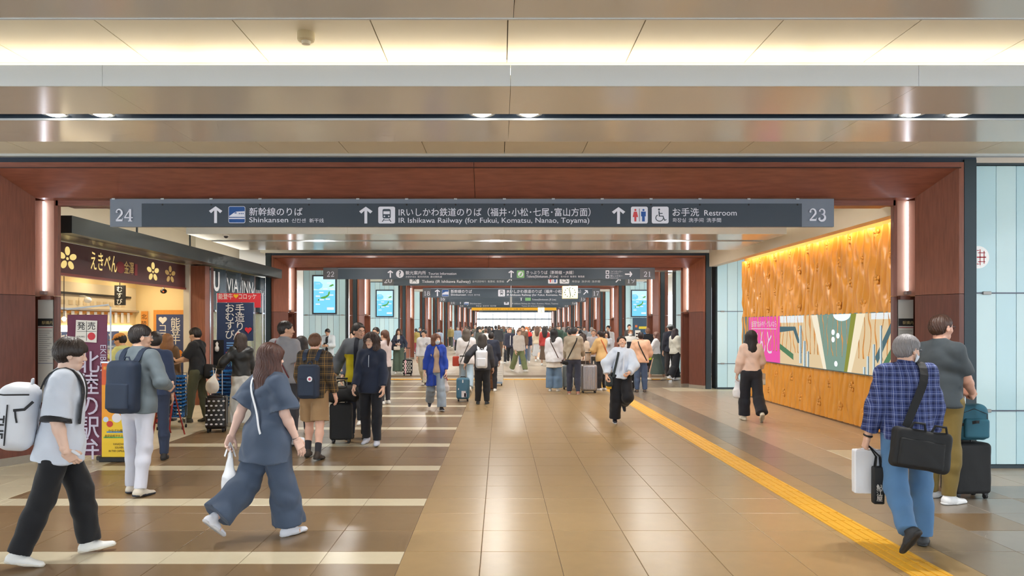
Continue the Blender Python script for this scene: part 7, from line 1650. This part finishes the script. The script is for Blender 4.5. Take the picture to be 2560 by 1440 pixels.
s_ = fl(1157, 1004); suitcase('teal-blue suitcase with white stickers near the hall centre', (s_.x, s_.y+0.1), 0, 0.31, 0.22, 0.50, M('case_teal', (66, 110, 134), 0.35), 0, 0.50, sticker=[(0.02, 0.12, 0.10, 0.15, (226, 222, 228)), (0.06, 0.10, 0.05, 0.09, (206, 190, 220)), (-0.10, 0.24, 0.02, 0.04, (236, 236, 236)), (0.0, 0.42, 0.025, 0.07, (236, 236, 236))])
B = Body(build=1.05); q = mid('person in navy coat gripping a white suitcase', 1228, 978, 832, -4, Body(arms={'R': dict(fwd=4, out=10, flex=12)}), hair=('short', (34, 30, 32)), top=dict(col=(40, 46, 64), sleeve=1.9, loose=0.045, hem=-0.2), bottom=dict(col=(40, 42, 50)))
s_ = fl(1243, 964); suitcase('white ribbed suitcase right of the charcoal jacket', (s_.x, s_.y+0.1), 0, 0.36, 0.24, 0.66, M('case_white', (222, 220, 216), 0.35), 9, 0.0, M('case_white2', (234, 232, 228), 0.35), sticker=[(0.0, 0.04, 0.30, 0.07, (150, 170, 196))])
s_ = fl(1224, 974); bb = thing('brown_backpack', 'brown travel bag standing behind the charcoal jacket', 'bag', (s_.x, s_.y, 0)); fmesh(bb, 'upper', Field().box((0, 0, 0.42), (0.17, 0.11, 0.20), 0.06), 0.014, cloth((112, 78, 56)), 0.003); fmesh(bb, 'lower', Field().box((0, 0, 0.16), (0.18, 0.12, 0.15), 0.05), 0.014, cloth((120, 84, 58)), 0.003)
for sx in (-0.12, 0.12): MB().lathe([(0.03, -0.015), (0.03, 0.015)], (sx, -0.08, 0.03), 10, 'x').build('wheel', BLACKM, bb)
# walking in the middle
B = Body(legs=((26, 10, -6), (-20, 12, 14))); q = mid('young man in pale sweater and green trousers striding to the right', 1297, 929, 822, -150, B, hair=('short', (120, 88, 70)), top=dict(col=(210, 204, 200), sleeve=1.85, loose=0.045, hem=-0.06), bottom=dict(col=(118, 128, 90), loose=0.03, flare=0.03))
B = Body(**W2); q = mid('orange-haired person in red and navy jacket with white mask', 1316, 912, 817, 178, B, hair=('bob', (196, 112, 60)), top=dict(col=(34, 40, 66), sleeve=1.9, loose=0.04, hem=-0.04), bottom=dict(col=(150, 160, 176), loose=0.02), msk=(220, 224, 228))
yl = f_top(B, loose=0.046, hem=0.34, sleeve=0.35); fmesh(q['root'], 'red_yoke', yl, 0.016, cloth((206, 50, 44)))
B = Body(**W1); q = mid('man in white shirt with dark vest and pale trousers', 1338, 888, 817, 180, B, hair=('short', (120, 100, 90)), top=dict(col=(222, 222, 226), sleeve=1.9, loose=0.03), bottom=dict(col=(196, 190, 184), loose=0.02))
yl = f_top(B, loose=0.038, hem=-0.04, sleeve=0.0); yl.rc(B.T(0, 0.2, 0.5), B.T(0, 0.2, -0.2), 0.07, 0.04, 0.01, op='s'); fmesh(q['root'], 'vest', yl, 0.016, cloth((36, 40, 56)))
B = Body(**W2); q = mid('person in beige jacket with black backpack walking away', 1360, 900, 815, 10, B, hair=('short', (36, 34, 38)), top=dict(col=(190, 180, 166), sleeve=1.9, loose=0.04), bottom=dict(col=(106, 96, 70), loose=0.02), shoes=((120, 70, 40), (90, 60, 40)))
t, yb = backpack(q, 'black backpack on the beige jacket', 0.3, 0.44, 0.14, 0.2, BLKB, True, 0.016)
B = Body(**W1); q = mid('person in dark navy coat with a white lanyard near the hall centre', 1275, 912, 820, 176, B, hair=('short', (150, 90, 60)), top=dict(col=(44, 46, 64), sleeve=1.9, loose=0.04, hem=-0.1), bottom=dict(col=(44, 46, 54), loose=0.02)); MB().strap([B.T(-0.03, 0.165, 0.45), B.T(-0.02, 0.18, 0.2), B.T(-0.02, 0.18, 0.0)], [(0, 1, 0)]*3, 0.025, 0.003).build('lanyard', WHITEM, q['root'])
q = mid('person in teal shirt and black trousers walking through the crowd', 1247, 884, 812, 184, Body(**W2), hair=('short', (44, 38, 36)), top=dict(col=(52, 92, 100), sleeve=0.95, loose=0.05, hem=-0.08), bottom=dict(col=(36, 36, 44), loose=0.03, flare=0.03))
# group with suitcases right of the centre
B = Body(fem=True, build=1.05); q = mid('woman in white blouse and wide jeans with long black hair', 1385, 978, 824, -14, B, hair=('long', (28, 26, 32)), top=dict(col=(220, 222, 230), sleeve=1.85, loose=0.045, hem=-0.12, flare=0.04), bottom=dict(col=(104, 132, 164), loose=0.03, flare=0.05))
fmesh(q['root'], 'pleated_tunic', Field().rc(B.T(0, 0, 0), B.T(0, 0, -0.30), 0.19, 0.24, 0.02, (0, 1, 0), 0.8).cut(B.T(0, 0, -0.27), (0, 0, -1)).cut(B.T(0, 0, -0.02), (0, 0, 1)), 0.014, cloth((218, 212, 204)), 0.006)
crossbody(q, 'dark brown crossbody bag on the white-bloused woman', M('strap_brown', (70, 46, 42), 0.6), -1, (0.07, 0.10, 0.05), 0.025, 0.0, cloth((66, 44, 44)))
B = Body(legs=((3, 2, 0), (-3, 4, 2)), arms={'R': dict(fwd=20, out=12, flex=30), 'L': dict(fwd=14, out=8, flex=20)}, head=(-20, -8, 0)); q = mid('man in taupe jacket and navy trousers standing among suitcases', 1434, 986, 819, -6, B, hair=('short', (44, 44, 50)), top=dict(col=(166, 156, 140), sleeve=1.9, loose=0.036, hem=-0.04), bottom=dict(col=(50, 56, 76), loose=0.012), shoes=((150, 100, 84), (220, 210, 200)))
crossbody(q, 'dark strap bag across the taupe jacket', BLKB, 1, (0.09, 0.10, 0.05), 0.03, -0.02, BLKB)
q = mid('woman with brown bob in pale top beside the taupe jacket', 1457, 972, 834, -30, Body(fem=True), hair=('bob', (58, 42, 38)), top=dict(col=(222, 204, 186), sleeve=1.85, loose=0.03), bottom=dict(col=(90, 80, 76)))
B = Body(fem=True, arms={'R': dict(fwd=30, out=10, flex=50), 'L': dict(ik=(-0.1, 0.35, 1.05), pole=(-0.8, -0.5, -0.5))}, lean=6); q = mid('short-haired woman in yellow jacket leaning over the suitcases', 1505, 976, 827, 40, B, hair=('short', (40, 30, 32)), top=dict(col=(214, 178, 122), sleeve=1.85, loose=0.044, hem=-0.10), bottom=dict(col=(44, 46, 54), loose=0.018), shoes=((226, 224, 224), (210, 210, 210)))
crossbody(q, 'orange strap bag on the woman in yellow jacket', M('strap_orange', (206, 96, 50), 0.6), -1, (0.05, 0.06, 0.03), 0.028)
q = mid('bald-topped man in silver-grey hooded jacket facing the group', 1484, 962, 824, 168, Body(), hair=('crop', (120, 100, 88)), top=dict(col=(186, 184, 192), sleeve=1.9, loose=0.036), bottom=dict(col=(80, 84, 92)))
q = mid('woman in grey cardigan with dark bob right of the yellow jacket', 1516, 948, 829, 170, Body(fem=True), hair=('bob', (48, 34, 36)), top=dict(col=(176, 178, 186), sleeve=1.9, loose=0.03), bottom=dict(col=(60, 60, 66)))
q = mid('dark-haired man in white shirt before the right wooden post', 1521, 925, 815, 150, Body(), hair=('short', (28, 26, 30)), top=dict(col=(220, 222, 228), sleeve=1.9, loose=0.03), bottom=dict(col=(60, 64, 76)))
q = mid('man with brown jacket and dark hair behind the taupe jacket', 1424, 950, 824, 30, Body(), hair=('short', (40, 40, 48)), top=dict(col=(96, 76, 68), sleeve=1.9, loose=0.03), bottom=dict(col=(50, 50, 58)))
SLV = M('case_silver', (150, 146, 148), 0.25, 0.7)
s_ = fl(1473, 983); suitcase('tall silver suitcase with vertical ribs in the group', (s_.x, s_.y+0.1), 2, 0.42, 0.28, 0.70, SLV, 7, 0.30, M('case_silver_rib', (176, 172, 174), 0.2, 0.8), rough_ribs_v=True)
s_ = fl(1420, 974); suitcase('grey-teal suitcase left of the taupe jacket', (s_.x, s_.y+0.1), 0, 0.30, 0.24, 0.62, M('case_greyteal', (110, 122, 128), 0.4), 0, 0.25)
s_ = fl(1447, 972); suitcase('dark suitcase with white tag between the taupe jacket and the silver case', (s_.x+0.05, s_.y+0.25), 0, 0.32, 0.24, 0.56, BLKB, 0, 0.40, sticker=[(-0.03, 0.22, 0.08, 0.12, (226, 226, 226))])
# pink jacket person and others on the right
B = Body(build=1.12, arms={'R': dict(fwd=10, out=16, flex=60), 'L': dict(fwd=6, out=14, flex=40)}); q = mid('person in peach-pink jacket and jeans walking away', 1602, 980, 832, -4, B, hair=('short', (38, 28, 30)), top=dict(col=(222, 180, 152), sleeve=1.85, loose=0.055, hem=-0.08, puff=0.01), bottom=dict(col=(74, 96, 132), loose=0.024), shoes=((90, 76, 66), (70, 60, 54)))
crossbody(q, 'black crossbody bag on the peach jacket', BLKB, -1, (0.07, 0.10, 0.05), 0.03, -0.02)
s_ = fl(1578, 978); suitcase('small dark suitcase left of the peach jacket', (s_.x, s_.y+0.2), 0, 0.24, 0.2, 0.46, BLKB, 0, 0.3, sticker=[(0.03, 0.2, 0.07, 0.04, (226, 226, 226))])
B = Body(); q = mid('person with white mask and black and white sweater behind the running boy', 1576, 940, 826, 178, B, hair=('short', (150, 96, 60)), top=dict(col=(222, 220, 218), sleeve=1.9, loose=0.04), bottom=dict(col=(60, 60, 66)), msk=(232, 234, 236))
yl = f_top(B, loose=0.046, hem=-0.02, sleeve=0.0); yl.cut(B.T(0, 0, 0.36), B.TR[2]); fmesh(q['root'], 'black_panel', yl, 0.016, cloth((30, 32, 42)))
q = mid('man with black cap between the wooden post and the poster', 1573, 905, 812, 180, Body(), hair=('short', (24, 24, 26)), top=dict(col=(70, 66, 66), sleeve=1.9), bottom=dict(col=(50, 50, 56)))
q = mid('person in black jacket before the blue poster', 1619, 934, 821, 8, Body(build=1.05), hair=('short', (150, 110, 90)), top=dict(col=(36, 38, 46), sleeve=1.9, loose=0.04), bottom=dict(col=(40, 42, 50)))
B = Body(fem=True, arms={'L': dict(fwd=30, out=8, flex=40), 'R': dict(fwd=14, out=12, flex=50)}, legs=((18, 6, -4), (-14, 12, 12))); q = mid('woman in white blouse and long dark green skirt walking', 1641, 951, 830, 66, B, hair=('bob', (110, 76, 66)), top=dict(col=(222, 222, 226), sleeve=1.85, loose=0.04, hem=0.02), bottom=dict(kind='skirt', col=(70, 84, 78), loose=0.02, length=0.80, flare=0.16), shoes=((222, 210, 190), (200, 190, 180)))
t, c_ = held_bag(q, 1, 'bright yellow-green handbag on the arm of the woman in green skirt', 0.32, 0.20, 0.12, cloth((206, 216, 30)), 'handbag', crisp=True, drop=0.10, along=-0.05)
B = Body(head=(10, -4, 0)); q = mid('man in black jacket and grey cap by the right portal post', 1676, 947, 812, 10, B, hair=('short', (34, 30, 32)), top=dict(col=(38, 40, 54), sleeve=1.9, loose=0.04, hem=-0.08), bottom=dict(col=(48, 44, 48)))
fmesh(q['root'], 'cap', Field().ell(B.Hd(0, -0.008, 0.055), (0.092, 0.112, 0.08), B.HR).box(B.Hd(0, 0.125, 0.045), (0.06, 0.05, 0.01), 0.008, B.HR, 0.02).cut(B.Hd(0, 0, 0.03), -B.HR[2]), 0.012, cloth((150, 156, 160)))
B = Body(fem=True, legs=((14, 8, -3), (-14, 20, 14))); q = mid('woman in off-white sweater and black trousers by the right portal post', 1688, 951, 822, -60, B, hair=('bob', (52, 40, 46)), top=dict(col=(206, 204, 192), sleeve=1.85, loose=0.045, hem=-0.04), bottom=dict(col=(26, 28, 36), loose=0.035, flare=0.05), shoes=((232, 232, 234), (220, 220, 220)))
# left of the centre, further back
for (x, ft_, hd, rz, hr, tp, bt, lb) in (
    (1127, 870, 815, 178, ('short', (60, 44, 36)), (150, 132, 84), (70, 78, 70), 'man in olive-tan jacket standing by the left posts'),
    (1040, 893, 821, 30, ('short', (40, 40, 44)), (166, 148, 84), (150, 60, 70), 'person in mustard coat by the left glass wall'),
    (1050, 888, 818, 176, ('short', (44, 36, 36)), (40, 44, 60), (40, 42, 52), 'person in navy sweater next to the mustard coat'),
    (1098, 890, 822, -20, ('short', (40, 38, 40)), (150, 162, 182), (70, 76, 90), 'person in pale blue shirt walking away past the left posts'),
    (1144, 876, 823, 178, ('short', (110, 104, 100)), (150, 168, 178), (80, 92, 104), 'person in light denim jacket near the left posts'),
    (1155, 858, 816, 178, ('bob', (80, 56, 50)), (222, 140, 120), (70, 70, 84), 'person in salmon pink top among the far crowd'),
    (1178, 925, 828, -60, ('short', (36, 32, 34)), (40, 84, 66), (50, 54, 56), 'person in dark green jersey reaching out an arm'),
    (1200, 900, 820, 174, ('short', (34, 30, 30)), (70, 72, 66), (60, 60, 60), 'person in dark olive jacket behind the white padded jacket'),
    (1188, 880, 813, 178, ('short', (150, 140, 132)), (96, 92, 84), (70, 70, 74), 'grey-haired person in khaki coat in the crowd')):
    mid(lb, x, ft_, hd, rz, Body(**(W1 if x % 2 else W2)), 'far', hair=hr, top=dict(col=tp, sleeve=1.9, loose=0.035), bottom=dict(col=bt, loose=0.018))
s_ = fl(1135, 866); suitcase('lilac suitcase beside the man in olive-tan jacket', (s_.x, s_.y), 0, 0.5, 0.28, 0.75, M('case_lilac', (182, 168, 196), 0.4), 0, 0.3)

# ---------------------------------------------------------------- far crowd: a few kinds of figure, each copy in its own clothes
kinds = []
for i, (fem, kw, hr, bt) in enumerate(((False, W1, 'short', 'pants'), (True, W2, 'bob', 'pants'), (False, W2, 'short', 'pants'), (True, W1, 'mid', 'skirt'), (False, {}, 'crop', 'pants'), (True, {}, 'pony', 'pants'))):
    kinds.append((Body(fem=fem, **kw), hr, bt))
TOPS = [('black', (34, 36, 44)), ('navy', (44, 52, 80)), ('white', (216, 216, 220)), ('grey', (126, 128, 134)), ('beige', (196, 180, 156)), ('dark green', (52, 76, 66)), ('brown', (104, 80, 64)), ('light blue', (150, 172, 200)), ('red', (176, 60, 56)), ('olive', (104, 104, 74)), ('pink', (216, 160, 160)), ('charcoal', (62, 64, 70))]
BOTS = [('dark', (40, 42, 50)), ('denim', (84, 104, 136)), ('khaki', (150, 134, 104)), ('pale grey', (180, 180, 182)), ('brown', (96, 78, 64))]
HAIRC = [(32, 28, 30), (60, 44, 38), (44, 38, 38), (96, 70, 56), (130, 124, 120)]
protos = {}
rnd = random.Random(11); used = set(); n_far = 0
spots = []; placed = [(q_['root'].location.x, q_['root'].location.y) for q_ in PEOPLE]
for Y in (33, 36, 39.5, 42, 45, 47, 50, 53, 56, 59, 62, 65, 68, 71, 75, 79, 83, 87, 92, 97, 102):
    k_ = F/Y; xl, xr = 1130 if Y > 45 else 1180, 1520 if Y > 38 else 1470
    nrow = 4 if Y < 40 else 7
    for i in range(nrow): spots.append((xl+(xr-xl)*(i+0.2+0.6*rnd.random())/nrow, Y+rnd.uniform(-1.5, 1.5)))
for (xp, Y) in spots:
    half = 4.9; X = (xp-CX)*Y/F
    fr = min(FRAMES, key=lambda q: abs(q[0]+0.4-Y))
    if abs(X-fr[1]) > 4.5 or any(math.hypot(X-w[0], Y-w[1]) < 0.75 for w in placed): continue
    placed.append((X, Y))
    ti, bi, ki = None, None, rnd.randrange(6)
    for _ in range(200):
        ti, bi = rnd.randrange(len(TOPS)), rnd.randrange(len(BOTS)); key = (ti, bi, ki)
        if key not in used: break
        ki = rnd.randrange(6)
    used.add((ti, bi, ki)); Bk, hr, bt = kinds[ki]; toward = rnd.random() < 0.5
    lb = '%s in %s top and %s %s %s %s, far crowd' % ({0: 'striding man', 1: 'bob-haired woman', 2: 'mid-step man', 3: 'long-haired woman', 4: 'cropped-haired man', 5: 'ponytailed woman'}[ki], TOPS[ti][0], BOTS[bi][0], 'skirt' if bt == 'skirt' else 'trousers', 'coming' if toward else 'going', ['near the left posts', 'mid-hall', 'near the right posts'][0 if xp < 1230 else (1 if xp < 1400 else 2)])
    if ki not in protos:
        pr = person(lb, (X, Y), 180 if toward else 0, Bk, 1.68, 'far', hair=(hr, HAIRC[0]), top=dict(col=TOPS[ti][1], sleeve=1.9, loose=0.035, hem=-0.06), bottom=dict(kind=bt, col=BOTS[bi][1], loose=0.018, length=0.75 if bt == 'skirt' else 1.0, flare=0.08 if bt == 'skirt' else 0.0)); protos[ki] = pr['root']; r = pr['root']
    else: r = dup(protos[ki])
    r.location = (X, Y, 0); r.rotation_euler = (0, 0, (PI if toward else 0)+rnd.uniform(-0.4, 0.4)); s_ = rnd.uniform(0.94, 1.05); r.scale = (s_,)*3; r['label'] = lb; r['group'] = 'distant crowd in the hall'
    for ch in r.children:
        nm = ch.name.split('.')[0]; m_ = None
        if nm == 'top': m_ = cloth(TOPS[ti][1])
        elif nm in ('trousers', 'skirt'): m_ = cloth(BOTS[bi][1])
        elif nm == 'hair': m_ = hairm(rnd.choice(HAIRC))
        if m_: ch.material_slots[0].link = 'OBJECT'; ch.material_slots[0].material = m_
    n_far += 1
bpy.data.scenes.remove(TMP)
